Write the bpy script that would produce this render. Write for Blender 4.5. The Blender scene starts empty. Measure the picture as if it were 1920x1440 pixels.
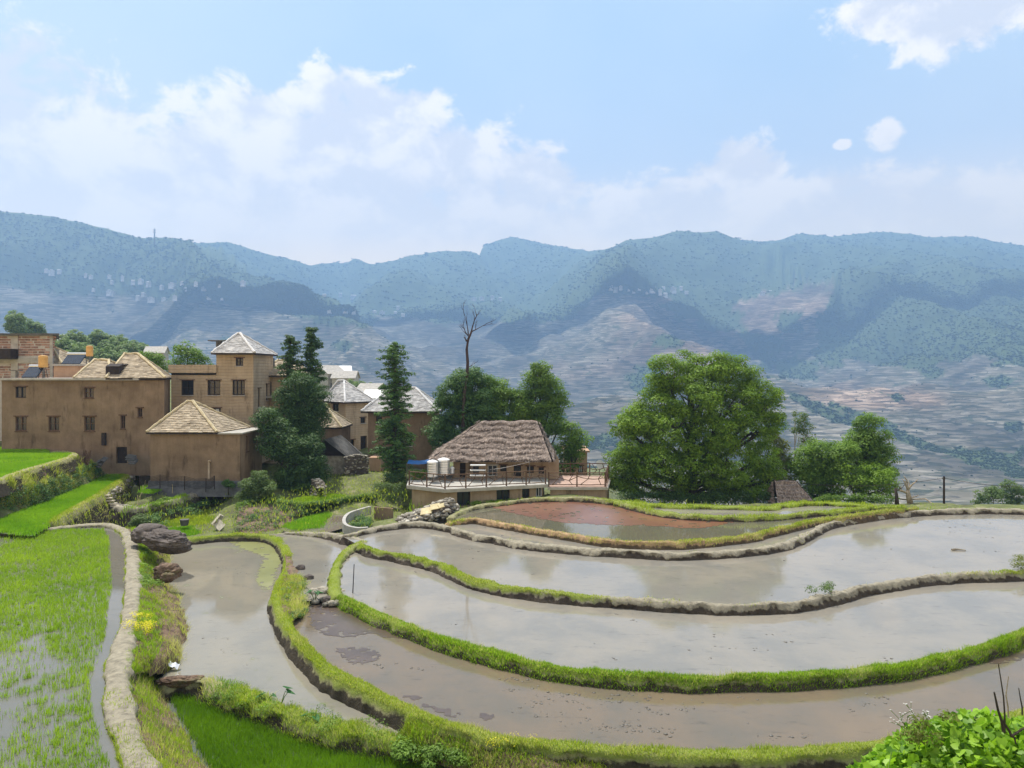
import bpy, math, random
import numpy as np
from mathutils import Vector
SC = bpy.context.scene
COL = SC.collection
rnd = random.Random(7)
rng = np.random.default_rng(7)
F = 1400.0                      # focal length in photo pixels; eye at the origin, horizon at row 700
# ------------------------------------------------------------------ camera
cam = bpy.data.cameras.new('camera'); camo = bpy.data.objects.new('camera', cam); COL.objects.link(camo)
cam.sensor_width = 36; cam.lens = 36*F/1920; cam.shift_y = -20/1920
cam.clip_start = 0.1; cam.clip_end = 20000
camo.rotation_euler = (math.pi/2, 0, 0); SC.camera = camo
# ------------------------------------------------------------------ light
SUN_EL, SUN_AZ = math.radians(63), math.radians(-30)       # azimuth from +Y (view direction) towards +X
sd = Vector((math.sin(SUN_AZ)*math.cos(SUN_EL), math.cos(SUN_AZ)*math.cos(SUN_EL), math.sin(SUN_EL)))
sun = bpy.data.lights.new('sun', 'SUN'); sun.energy = 5; sun.angle = math.radians(0.5); sun.color = (1, .95, .87)
suno = bpy.data.objects.new('sun', sun); COL.objects.link(suno)
suno.rotation_euler = sd.to_track_quat('Z', 'Y').to_euler()
SC.view_settings.view_transform = 'Standard'; SC.view_settings.look = 'None'
SC.view_settings.exposure = 0.48; SC.view_settings.gamma = 1
SC.cycles.use_denoising = True
SC.cycles.max_bounces = 6; SC.cycles.diffuse_bounces = 2; SC.cycles.glossy_bounces = 2
SC.cycles.transmission_bounces = 3; SC.cycles.volume_bounces = 1; SC.cycles.transparent_max_bounces = 6

class NT:
    def __init__(s, tree): s.t = tree; s.n = tree.nodes; s.l = tree.links; s.n.clear()
    def node(s, typ, **kw):
        n = s.n.new(typ)
        for k, v in kw.items(): setattr(n, k, v)
        return n
    def put(s, sock, v):
        if hasattr(v, 'is_output') or isinstance(v, bpy.types.NodeSocket): s.l.new(v, sock)
        elif v is not None:
            if isinstance(v, tuple) and len(v) == 3 and sock.type == 'RGBA': v = v+(1,)
            sock.default_value = v
    def math(s, op, a, b=None, c=None, clamp=False):
        n = s.node('ShaderNodeMath', operation=op); n.use_clamp = clamp
        for i, v in enumerate((a, b, c)):
            if v is not None: s.put(n.inputs[i], v)
        return n.outputs[0]
    def noise(s, vec, scale, detail=4, rough=.55, dist=0):
        n = s.node('ShaderNodeTexNoise'); s.put(n.inputs['Vector'], vec)
        n.inputs['Scale'].default_value = scale; n.inputs['Detail'].default_value = detail
        n.inputs['Roughness'].default_value = rough; n.inputs['Distortion'].default_value = dist
        return n.outputs['Fac']
    def ramp(s, fac, stops):
        n = s.node('ShaderNodeValToRGB'); s.put(n.inputs[0], fac); e = n.color_ramp.elements
        while len(e) < len(stops): e.new(.5)
        for el, (p, c) in zip(e, stops): el.position = p; el.color = tuple(c)+(1,) if len(c) == 3 else c
        return n.outputs[0]
    def mix(s, f, a, b, mode='MIX'):
        n = s.node('ShaderNodeMix', data_type='RGBA', blend_type=mode)
        s.put(n.inputs[0], f); s.put(n.inputs[6], a); s.put(n.inputs[7], b); return n.outputs[2]
    def rng(s, v, a, b, c=0., d=1., smooth=True):
        n = s.node('ShaderNodeMapRange'); n.interpolation_type = 'SMOOTHSTEP' if smooth else 'LINEAR'
        s.put(n.inputs[0], v)
        for i, x in enumerate((a, b, c, d)): n.inputs[i+1].default_value = x
        return n.outputs[0]
    def vmath(s, op, a, b=None):
        n = s.node('ShaderNodeVectorMath', operation=op); s.put(n.inputs[0], a)
        if b is not None: s.put(n.inputs[1], b)
        return n

# world: Nishita sky with cumulus laid out by direction
w = bpy.data.worlds.new('World'); SC.world = w; w.use_nodes = True
N = NT(w.node_tree)
sky = N.node('ShaderNodeTexSky'); sky.sky_type = 'NISHITA'; sky.sun_disc = False
sky.sun_elevation = SUN_EL; sky.sun_rotation = SUN_AZ
sky.air_density = 1.1; sky.dust_density = 1.2; sky.ozone_density = 1.6; sky.altitude = 1500
geo = N.node('ShaderNodeTexCoord').outputs['Generated']
sep = N.node('ShaderNodeSeparateXYZ'); N.l.new(geo, sep.inputs[0])
az = N.math('ARCTAN2', sep.outputs[0], sep.outputs[1]); el = N.math('ARCSINE', sep.outputs[2])
cv = N.node('ShaderNodeCombineXYZ'); N.l.new(az, cv.inputs[0]); N.l.new(el, cv.inputs[1])
cvs = N.vmath('MULTIPLY', cv.outputs[0], (1, 1.35, 1)).outputs[0]
def ang(px, py):
    x, z = (px-960)/F, (700-py)/F
    return math.atan2(x, 1), math.atan(z/math.sqrt(1+x*x))
blobs = [(40, 330, 380, 190), (250, 350, 330, 150), (560, 330, 380, 160), (700, 290, 130, 100), (500, 260, 80, 60), (850, 300, 110, 80), (980, 350, 160, 70),
         (1400, 320, 100, 55), (1665, 250, 44, 30), (1580, 272, 17, 10), (480, 215, 90, 60), (720, 220, 130, 70), (1700, 30, 150, 60), (1840, 15, 150, 60),
         (1900, 390, 170, 75), (960, 430, 1100, 60), (1350, 400, 400, 70), (0, 250, 90, 90)]
field = None
for (bx, by, rx, ry) in blobs:
    a0, e0 = ang(bx, by)
    d1 = N.math('MULTIPLY', N.math('SUBTRACT', az, a0), F/rx*math.cos(a0)**-1)
    d2 = N.math('MULTIPLY', N.math('SUBTRACT', el, e0), F/ry)
    r = N.math('SUBTRACT', 1.0, N.math('POWER', N.math('ADD', N.math('MULTIPLY', d1, d1), N.math('MULTIPLY', d2, d2)), .5))
    if rx < 50: r = N.math('SUBTRACT', r, .22)
    field = r if field is None else N.math('SMOOTH_MAX', field, r, .25)
n1 = N.math('ADD', N.math('MULTIPLY', N.noise(cvs, 7, 9, .56, .35), .5), N.math('MULTIPLY', N.noise(cvs, 17, 8, .62, .3), .5)); n2 = N.noise(cvs, 2.2, 3)
back = N.math('MULTIPLY', N.rng(sep.outputs[1], .6, .2), N.rng(n2, .45, .6, -.6, .5))
rest = N.math('ADD', N.rng(sep.outputs[1], .62, .45, -3, 0), back)
high = N.math('MULTIPLY', N.rng(sep.outputs[2], .62, .8), N.rng(n2, .4, .6, -.5, .6))
field = N.math('MAXIMUM', field, N.math('ADD', N.rng(el, .55, .7, -3, 0), high))
field = N.math('MAXIMUM', field, rest)
dens = N.math('ADD', N.math('MULTIPLY', field, 1.25), N.math('MULTIPLY', N.math('SUBTRACT', n1, .5), 5.2))
mask = N.rng(dens, -.08, .42)
off = N.vmath('ADD', cvs, (-.02, .045, 0)).outputs[0]
n1b = N.noise(off, 7, 6, .5, .35)
shade = N.rng(N.math('SUBTRACT', n1, n1b), -.09, .09)
low = N.rng(el, .14, .40)
ccol = N.mix(shade, (9.4, 8.9, 8.9), (14.6, 12.9, 11.2))
lowc = N.mix(N.rng(el, .24, .08), N.mix(shade, (12.2, 10.4, 8.7), (14.8, 12.3, 9.5)), (22.5, 16, 8.4))
ccol = N.mix(low, lowc, ccol)
base = N.mix(.82, sky.outputs[0], (4.7, 7.1, 10.0))
veil = N.math('MULTIPLY', N.rng(N.noise(cvs, 1.6, 4, .5), .3, .65), .6)
base = N.mix(veil, base, (7.2, 8.6, 9.8))
horiz = N.rng(el, .42, .10, 0, .93)
base = N.mix(N.math('MULTIPLY', N.rng(az, .25, -.65), N.rng(el, .62, .1, .25, .8)), base, (8.8, 9.6, 10.0))
base = N.mix(horiz, base, (10.2, 9.7, 9.5)); base = N.mix(N.rng(el, .28, .08), base, (22.5, 16, 8.4))
colr = N.mix(N.math('MULTIPLY', mask, .95), base, ccol)
bg = N.node('ShaderNodeBackground'); N.l.new(colr, bg.inputs[0]); bg.inputs[1].default_value = .070
out = N.node('ShaderNodeOutputWorld'); N.l.new(bg.outputs[0], out.inputs[0])

# ------------------------------------------------------------------ helpers
def P(px, py, D): return np.array([(px-960)/F*D, D, (700-py)/F*D])
def G(px, py, z): return P(px, py, -z*F/(py-700))
def proj(p): return 960+F*p[...,0]/p[...,1], 700-F*p[...,2]/p[...,1]

def _h(i, j, k, seed):
    h = (i*374761393 + j*668265263 + k*2147483647*3 + seed*974634777).astype(np.int64)
    h = (h ^ (h >> 13))*1274126177 & 0xffffffff
    h = (h ^ (h >> 16)) & 0xffffffff
    return h/4294967295.0
def vn(p, seed=0):
    p = np.asarray(p, float); f = np.floor(p).astype(np.int64); t = p-f; t = t*t*(3-2*t)
    i, j, k = f[..., 0], f[..., 1], f[..., 2]; r = 0
    for a in (0, 1):
        for b in (0, 1):
            for c in (0, 1):
                wgt = (t[..., 0] if a else 1-t[..., 0])*(t[..., 1] if b else 1-t[..., 1])*(t[..., 2] if c else 1-t[..., 2])
                r = r+wgt*_h(i+a, j+b, k+c, seed)
    return r
def fbm(p, oct=4, seed=0, gain=.5):
    p = np.asarray(p, float); r = 0; a = 1; s = 0
    for o in range(oct):
        r = r+a*vn(p*2**o+o*17.3, seed+o); s += a; a *= gain
    return r/s                                  # 0..1
def v3(x, y, z=0):
    x = np.asarray(x, float); return np.stack([x, np.asarray(y, float)+0*x, np.zeros_like(x)+z], -1)

def tag(o, label=None, cat=None, group=None, kind=None):
    if label: o['label'] = label
    if cat: o['category'] = cat
    if group: o['group'] = group
    if kind: o['kind'] = kind
    return o
def empty(name, loc, label, cat, group=None):
    o = bpy.data.objects.new(name, None); o.location = Vector(loc); COL.objects.link(o)
    o.empty_display_size = .2
    return tag(o, label, cat, group)
def mesh(name, V, Fc, mat, parent=None, tint=None, smooth=False, vattr=None):
    """V world coordinates (N,3), Fc uniform (M,k) index array; one mesh object"""
    V = np.asarray(V, np.float32); Fc = np.asarray(Fc, np.int32)
    if len(V) == 0: V = np.zeros((3, 3), np.float32)+(0, 0, -20); Fc = np.array([[0, 1, 2]])
    loc = np.array(parent_loc(parent)) if parent else V.mean(0) if len(V) else np.zeros(3)
    if parent is None: loc[2] = V[:, 2].min()
    me = bpy.data.meshes.new(name); k = Fc.shape[1]
    me.vertices.add(len(V)); me.vertices.foreach_set('co', (V-loc).astype(np.float32).ravel())
    me.loops.add(Fc.size); me.loops.foreach_set('vertex_index', Fc.ravel())
    me.polygons.add(len(Fc)); me.polygons.foreach_set('loop_start', np.arange(0, Fc.size, k, dtype=np.int32))
    if smooth: me.polygons.foreach_set('use_smooth', np.ones(len(Fc), bool))
    me.update(calc_edges=True)
    if tint is not None:
        a = me.attributes.new('tint', 'FLOAT', 'FACE'); a.data.foreach_set('value', np.asarray(tint, np.float32))
    for nm, arr in (vattr or {}).items():
        a = me.attributes.new(nm, 'FLOAT', 'POINT'); a.data.foreach_set('value', np.asarray(arr, np.float32))
    me.materials.append(mat)
    o = bpy.data.objects.new(name, me); COL.objects.link(o)
    if parent: o.parent = parent
    else: o.location = loc
    return o
def parent_loc(p):
    v = Vector((0, 0, 0))
    while p is not None: v += p.location; p = p.parent
    return v
class MB:
    def __init__(s): s.v = []; s.f = []; s.t = []
    def face(s, pts, t=.5):
        n = len(s.v); s.v += [tuple(map(float, p)) for p in pts]; s.f.append(tuple(range(n, n+len(pts)))); s.t.append(t)
    def box(s, c, U, V, W, t=.5):
        """centre c and half-axis vectors"""
        c, U, V, W = map(np.asarray, (c, U, V, W)); n = len(s.v)
        for a in (-1, 1):
            for b in (-1, 1):
                for d in (-1, 1): s.v.append(tuple(c+a*U+b*V+d*W))
        for q in ((0, 1, 3, 2), (4, 6, 7, 5), (0, 4, 5, 1), (2, 3, 7, 6), (0, 2, 6, 4), (1, 5, 7, 3)):
            s.f.append(tuple(n+i for i in q)); s.t.append(t)
    def abox(s, x0, x1, y0, y1, z0, z1, t=.5):
        s.box(((x0+x1)/2, (y0+y1)/2, (z0+z1)/2), ((x1-x0)/2, 0, 0), (0, (y1-y0)/2, 0), (0, 0, (z1-z0)/2), t)
    def tube(s, pts, rad, seg=6, t=.5, cap=True):
        pts = [np.asarray(p, float) for p in pts]; n0 = len(s.v)
        if not hasattr(rad, '__len__'): rad = [rad]*len(pts)
        up = np.array([.13, .21, .97])
        for i, p in enumerate(pts):
            d = pts[min(i+1, len(pts)-1)]-pts[max(i-1, 0)]; d = d/(np.linalg.norm(d)+1e-9)
            a = np.cross(d, up)
            if np.linalg.norm(a) < .2: a = np.cross(d, (1, .1, 0))
            a /= np.linalg.norm(a); b = np.cross(d, a)
            for k in range(seg):
                th = 2*math.pi*k/seg; s.v.append(tuple(p+rad[i]*(math.cos(th)*a+math.sin(th)*b)))
        for i in range(len(pts)-1):
            for k in range(seg):
                k2 = (k+1) % seg
                s.f.append((n0+i*seg+k, n0+i*seg+k2, n0+(i+1)*seg+k2, n0+(i+1)*seg+k)); s.t.append(t)
        if cap:
            s.f.append(tuple(n0+k for k in range(seg))[::-1]); s.f.append(tuple(n0+(len(pts)-1)*seg+k for k in range(seg))); s.t += [t, t]
    def build(s, name, mat, parent=None, smooth=False, loc=None, bevel=0):
        loc = np.array(parent_loc(parent)) if parent else (np.array(loc) if loc is not None else np.array([np.mean([p[0] for p in s.v]), np.mean([p[1] for p in s.v]), min(p[2] for p in s.v)]))
        me = bpy.data.meshes.new(name)
        me.from_pydata([tuple(np.array(p)-loc) for p in s.v], [], s.f)
        a = me.attributes.new('tint', 'FLOAT', 'FACE'); a.data.foreach_set('value', np.array(s.t, np.float32))
        me.materials.append(mat)
        if smooth: me.polygons.foreach_set('use_smooth', np.ones(len(me.polygons), bool))
        o = bpy.data.objects.new(name, me); COL.objects.link(o)
        if parent: o.parent = parent
        else: o.location = loc
        if bevel:
            m = o.modifiers.new('b', 'BEVEL'); m.width = bevel; m.segments = 1; m.limit_method = 'ANGLE'
        return o

# ------------------------------------------------------------------ materials
def base_mat(name):
    m = bpy.data.materials.new(name); m.use_nodes = True; N = NT(m.node_tree)
    b = N.node('ShaderNodeBsdfPrincipled'); o = N.node('ShaderNodeOutputMaterial'); N.l.new(b.outputs[0], o.inputs[0])
    return m, N, b, o
def nmat(name, stops, scale=3, detail=6, rough=.85, bump=0, bscale=None, stretch=(1, 1, 1), tint=0, hi=None, spec=.3, metal=0, dist=0, nr=.6):
    m, N, b, o = base_mat(name)
    co = N.node('ShaderNodeTexCoord').outputs['Object']
    cs = N.vmath('MULTIPLY', co, stretch).outputs[0]
    n = N.noise(cs, scale, detail, nr, dist)
    col = N.ramp(n, stops)
    if tint:
        t = N.node('ShaderNodeAttribute', attribute_name='tint').outputs['Fac']
        f = N.math('MULTIPLY_ADD', t, 2*tint, 1-tint)
        g = N.node('ShaderNodeCombineColor'); [N.l.new(f, g.inputs[i]) for i in range(3)]
        col = N.mix(1, col, g.outputs[0], 'MULTIPLY')
    N.l.new(col, b.inputs['Base Color'])
    b.inputs['Roughness'].default_value = rough; b.inputs['Specular IOR Level'].default_value = spec; b.inputs['Metallic'].default_value = metal
    if bump:
        bn = N.node('ShaderNodeBump'); bn.inputs['Strength'].default_value = bump; bn.inputs['Distance'].default_value = .05
        N.l.new(N.noise(cs, bscale or scale*6, 5, .65), bn.inputs['Height']); N.l.new(bn.outputs[0], b.inputs['Normal'])
    m['_n'] = 1
    return m
def leafmat(name, a, b2, trans=.45, rough=.6, ns=.5):
    m, N, b, o = base_mat(name)
    t = N.node('ShaderNodeAttribute', attribute_name='tint').outputs['Fac']
    co = N.node('ShaderNodeTexCoord').outputs['Object']
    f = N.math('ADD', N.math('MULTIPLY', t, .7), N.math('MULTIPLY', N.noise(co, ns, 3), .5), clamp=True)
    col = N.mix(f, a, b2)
    N.l.new(col, b.inputs['Base Color']); b.inputs['Roughness'].default_value = rough; b.inputs['Specular IOR Level'].default_value = .25
    tr = N.node('ShaderNodeBsdfTranslucent'); N.l.new(N.mix(.5, col, N.mix(1, col, (1.5, 1.7, .5), 'MULTIPLY')), tr.inputs[0])
    mx = N.node('ShaderNodeMixShader'); mx.inputs[0].default_value = trans
    N.l.new(b.outputs[0], mx.inputs[1]); N.l.new(tr.outputs[0], mx.inputs[2]); N.l.new(mx.outputs[0], o.inputs[0])
    return m
M = {}
def wallmat(name, a, b2, courses=0, streak=.5):
    m, N, b, o = base_mat(name)
    co = N.node('ShaderNodeTexCoord').outputs['Object']
    n1 = N.noise(co, .8, 6, .6); n2 = N.noise(N.vmath('MULTIPLY', co, (6, 6, .7)).outputs[0], 1, 5, .6)
    n3 = N.noise(co, 14, 5, .7)
    f = N.math('ADD', N.math('MULTIPLY', n1, .6), N.math('ADD', N.math('MULTIPLY', n2, .3*streak*2), N.math('MULTIPLY', n3, .2)))
    col = N.ramp(f, [(.38, a), (.62, b2), (.75, tuple(x*1.15 for x in b2))])
    spots = N.rng(N.noise(co, 3.1, 8, .7), .68, .76)
    col = N.mix(N.math('MULTIPLY', spots, .6), col, tuple(x*1.5 for x in b2))
    stain = N.math('MULTIPLY', N.rng(N.noise(N.vmath('MULTIPLY', co, (1.1, 1.1, .25)).outputs[0], 1.3, 6, .7), .54, .70), .8)
    col = N.mix(stain, col, tuple(x*.42 for x in a))
    N.l.new(col, b.inputs['Base Color']); b.inputs['Roughness'].default_value = .95; b.inputs['Specular IOR Level'].default_value = .1
    h = N.math('ADD', N.math('MULTIPLY', n3, .6), n1)
    if courses:
        sp = N.node('ShaderNodeSeparateXYZ'); N.l.new(co, sp.inputs[0])
        zz = N.math('ADD', N.math('MULTIPLY', sp.outputs[2], courses), N.math('MULTIPLY', N.noise(co, 1.2, 3), .7))
        tri = N.math('PINGPONG', zz, .5)
        h = N.math('ADD', N.math('MULTIPLY', h, .7), N.math('MULTIPLY', N.rng(tri, .02, .14), .5))
        col2 = N.mix(N.rng(tri, .0, .1, .35, 0), col, tuple(x*.45 for x in a)); N.l.new(col2, b.inputs['Base Color'])
    bn = N.node('ShaderNodeBump'); bn.inputs['Strength'].default_value = .6; bn.inputs['Distance'].default_value = .05
    N.l.new(h, bn.inputs['Height']); N.l.new(bn.outputs[0], b.inputs['Normal'])
    return m
M['adobe'] = wallmat('adobe', (.185, .13, .086), (.31, .226, .156), streak=.25)
M['adobe_grey'] = wallmat('adobe_grey', (.24, .175, .115), (.37, .285, .195))
M['adobe_course'] = wallmat('adobe_course', (.32, .24, .155), (.47, .365, .25), courses=4.2)
M['adobe_light'] = wallmat('adobe_light', (.40, .29, .19), (.54, .41, .28), courses=5)
M['adobe_red'] = wallmat('adobe_red', (.38, .23, .15), (.50, .33, .22))
M['plinth'] = nmat('plinth', [(.3, (.10, .105, .12)), (.7, (.2, .2, .22))], 3, bump=.4)
M['brick'] = nmat('brick', [(.3, (.22, .12, .095)), (.7, (.40, .25, .2))], 6, tint=.35, bump=.3)
M['mortar'] = nmat('mortar', [(.3, (.38, .34, .31)), (.7, (.55, .52, .48))], 5, bump=.3)
M['concrete'] = nmat('concrete', [(.3, (.30, .28, .25)), (.7, (.48, .45, .41))], 2.5, bump=.3)
M['slab'] = nmat('slab', [(.25, (.26, .24, .20)), (.5, (.38, .355, .31)), (.75, (.47, .44, .39))], 1.5, bump=.2)
M['darkslab'] = nmat('darkslab', [(.3, (.06, .06, .055)), (.7, (.14, .13, .12))], 2.5, bump=.3)
M['tile_tan'] = nmat('tile_tan', [(.3, (.21, .165, .11)), (.5, (.36, .29, .20)), (.7, (.48, .40, .29))], 2.2, tint=.28, bump=.4)
M['tile_grey'] = nmat('tile_grey', [(.3, (.25, .24, .235)), (.5, (.40, .385, .37)), (.7, (.56, .54, .52))], 2.2, tint=.24, bump=.4)
M['cap_tan'] = nmat('cap_tan', [(.3, (.42, .34, .2)), (.7, (.62, .52, .33))], 3, bump=.5)
M['cap_grey'] = nmat('cap_grey', [(.3, (.5, .48, .46)), (.7, (.72, .7, .68))], 3, bump=.5)
M['wood'] = nmat('wood', [(.3, (.07, .04, .025)), (.7, (.17, .10, .06))], 5, stretch=(1, 1, .2), bump=.3)
M['darkwood'] = nmat('darkwood', [(.3, (.02, .014, .012)), (.7, (.05, .035, .03))], 5, bump=.3)
M['whiteframe'] = nmat('whiteframe', [(.3, (.4, .42, .42)), (.7, (.55, .56, .56))], 5)
M['steel'] = nmat('steel', [(.3, (.5, .5, .5)), (.7, (.66, .66, .65))], 3, rough=.32, metal=.75, stretch=(1, 1, 6), spec=.5)
M['whitepaint'] = nmat('whitepaint', [(.3, (.68, .68, .66)), (.7, (.82, .82, .8))], 3, rough=.5)
M['metal'] = nmat('metal', [(.3, (.1, .09, .085)), (.7, (.2, .19, .18))], 6, rough=.5, metal=.6)
M['yellow'] = nmat('yellow', [(.3, (.48, .25, .07)), (.7, (.68, .40, .13))], 3, rough=.55)
M['solar'] = nmat('solar', [(.3, (.015, .018, .03)), (.7, (.03, .035, .05))], 3, rough=.2, spec=.6)
M['blue'] = nmat('blue', [(.3, (.01, .09, .28)), (.7, (.02, .15, .42))], 3, rough=.5)
M['thatch'] = nmat('thatch', [(.25, (.10, .075, .06)), (.5, (.24, .185, .15)), (.75, (.40, .32, .26))], 3.2, stretch=(2.2, 1, 1), tint=.5, bump=.6, bscale=28, nr=.7)
M['rock'] = nmat('rock', [(.3, (.03, .024, .022)), (.5, (.10, .08, .068)), (.7, (.22, .18, .15))], 1.6, 10, bump=.9, bscale=6, nr=.72, stretch=(.6, .6, 1.6))
M['stone'] = nmat('stone', [(.3, (.16, .14, .11)), (.5, (.3, .27, .22)), (.7, (.5, .46, .38))], 3, 8, tint=.4, bump=.7, bscale=14)
M['palestone'] = nmat('palestone', [(.3, (.34, .29, .21)), (.7, (.62, .56, .45))], 3, 8, tint=.3, bump=.7, bscale=14)
M['bark'] = nmat('bark', [(.3, (.03, .024, .018)), (.7, (.09, .07, .055))], 4, stretch=(3, 3, .5), bump=.8)
M['deadbark'] = nmat('deadbark', [(.3, (.035, .022, .02)), (.7, (.085, .055, .048))], 4, bump=.6)
M['palebark'] = nmat('palebark', [(.3, (.2, .16, .11)), (.7, (.42, .36, .27))], 4, bump=.6)
M['redtile'] = nmat('redtile', [(.3, (.33, .22, .17)), (.7, (.45, .31, .24))], 2, bump=.1)
M['ceramic'] = nmat('ceramic', [(.3, (.35, .27, .2)), (.7, (.5, .4, .3))], 3)
M['straw'] = nmat('straw', [(.3, (.45, .37, .2)), (.7, (.7, .6, .36))], 3)
M['rag'] = nmat('rag', [(.3, (.4, .42, .46)), (.7, (.75, .76, .8))], 5, rough=.5)
M['curtain'] = nmat('curtain', [(.3, (.5, .55, .6)), (.7, (.75, .8, .85))], 3)
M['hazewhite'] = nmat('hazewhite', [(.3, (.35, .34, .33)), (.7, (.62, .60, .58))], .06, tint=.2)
M['petal'] = nmat('petal', [(.3, (.8, .8, .76)), (.7, (.85, .85, .82))], 3)
M['yellowpetal'] = leafmat('yellowpetal', (.75, .62, .02), (.85, .75, .05), .4)
m, N, b, o = base_mat('glass'); M['glass'] = m
b.inputs['Base Color'].default_value = (.018, .021, .026, 1); b.inputs['Roughness'].default_value = .12
M['leaf_big'] = leafmat('leaf_big', (.014, .055, .006), (.235, .37, .028), .34)
M['leaf_mid'] = leafmat('leaf_mid', (.02, .07, .012), (.20, .32, .04), .33)
M['leaf_dark'] = leafmat('leaf_dark', (.014, .042, .014), (.085, .155, .035), .24)
M['leaf_con'] = leafmat('leaf_con', (.018, .06, .020), (.12, .22, .05), .24)
M['leaf_hazy'] = leafmat('leaf_hazy', (.09, .13, .06), (.24, .33, .13), .35, ns=.15)  # paler green: the mist over the grove is put into the leaf colour
M['leaf_olive'] = leafmat('leaf_olive', (.09, .11, .02), (.2, .22, .05), .4)
M['leaf_grey'] = leafmat('leaf_grey', (.06, .10, .03), (.16, .23, .07), .35)
M['leaf_vine'] = leafmat('leaf_vine', (.025, .12, .008), (.34, .54, .04), .40, rough=.45, ns=6)
M['leaf_taro'] = leafmat('leaf_taro', (.02, .08, .02), (.05, .17, .04), .25, rough=.65, ns=4)
M['rice'] = leafmat('rice', (.14, .27, .015), (.36, .48, .04), .5)
M['rice_dense'] = leafmat('rice_dense', (.055, .15, .005), (.19, .33, .015), .42)
M['rice_far'] = leafmat('rice_far', (.12, .30, .01), (.30, .48, .03), .45)
M['grass'] = leafmat('grass', (.13, .24, .015), (.46, .50, .06), .5)
M['grass_dry'] = leafmat('grass_dry', (.32, .33, .07), (.62, .58, .25), .45)
M['grass_lush'] = leafmat('grass_lush', (.08, .20, .01), (.36, .50, .035), .5)
# ------------------------------------------------------------------ terraces: levels of the water
ZL, ZM, ZN = -7.6, -7.4, -5.6
ZE, ZF, ZA, ZC, ZB, ZS, ZR, ZU, ZG = -8.47, -8.12, -8.24, -8.02, -7.78, -7.62, -7.42, -7.28, -8.95
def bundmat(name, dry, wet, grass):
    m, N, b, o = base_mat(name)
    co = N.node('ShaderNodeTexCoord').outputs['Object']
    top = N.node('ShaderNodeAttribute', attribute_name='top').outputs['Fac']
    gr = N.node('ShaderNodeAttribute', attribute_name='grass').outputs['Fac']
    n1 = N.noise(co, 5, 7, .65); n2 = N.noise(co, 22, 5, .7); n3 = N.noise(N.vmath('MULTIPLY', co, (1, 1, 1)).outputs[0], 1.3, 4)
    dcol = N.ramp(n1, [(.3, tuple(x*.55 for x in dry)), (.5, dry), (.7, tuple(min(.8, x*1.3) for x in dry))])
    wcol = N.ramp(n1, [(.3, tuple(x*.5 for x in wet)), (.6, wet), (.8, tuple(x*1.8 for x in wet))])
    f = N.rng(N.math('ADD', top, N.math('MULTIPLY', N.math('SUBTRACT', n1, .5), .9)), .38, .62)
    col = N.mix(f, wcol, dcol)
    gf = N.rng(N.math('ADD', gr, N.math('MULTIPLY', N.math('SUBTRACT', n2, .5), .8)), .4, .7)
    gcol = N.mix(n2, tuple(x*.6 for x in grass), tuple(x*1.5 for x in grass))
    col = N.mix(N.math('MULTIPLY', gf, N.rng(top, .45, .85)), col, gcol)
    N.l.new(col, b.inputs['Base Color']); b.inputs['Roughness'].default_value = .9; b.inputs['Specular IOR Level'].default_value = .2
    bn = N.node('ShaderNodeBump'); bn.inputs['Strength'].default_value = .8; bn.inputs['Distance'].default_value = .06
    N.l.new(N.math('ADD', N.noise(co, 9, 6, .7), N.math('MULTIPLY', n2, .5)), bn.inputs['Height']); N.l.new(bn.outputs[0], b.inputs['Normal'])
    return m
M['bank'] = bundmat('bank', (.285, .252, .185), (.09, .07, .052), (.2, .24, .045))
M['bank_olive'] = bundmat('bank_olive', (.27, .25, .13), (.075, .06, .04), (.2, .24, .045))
M['bank_red'] = bundmat('bank_red', (.36, .24, .13), (.12, .085, .05), (.24, .24, .06))

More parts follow.
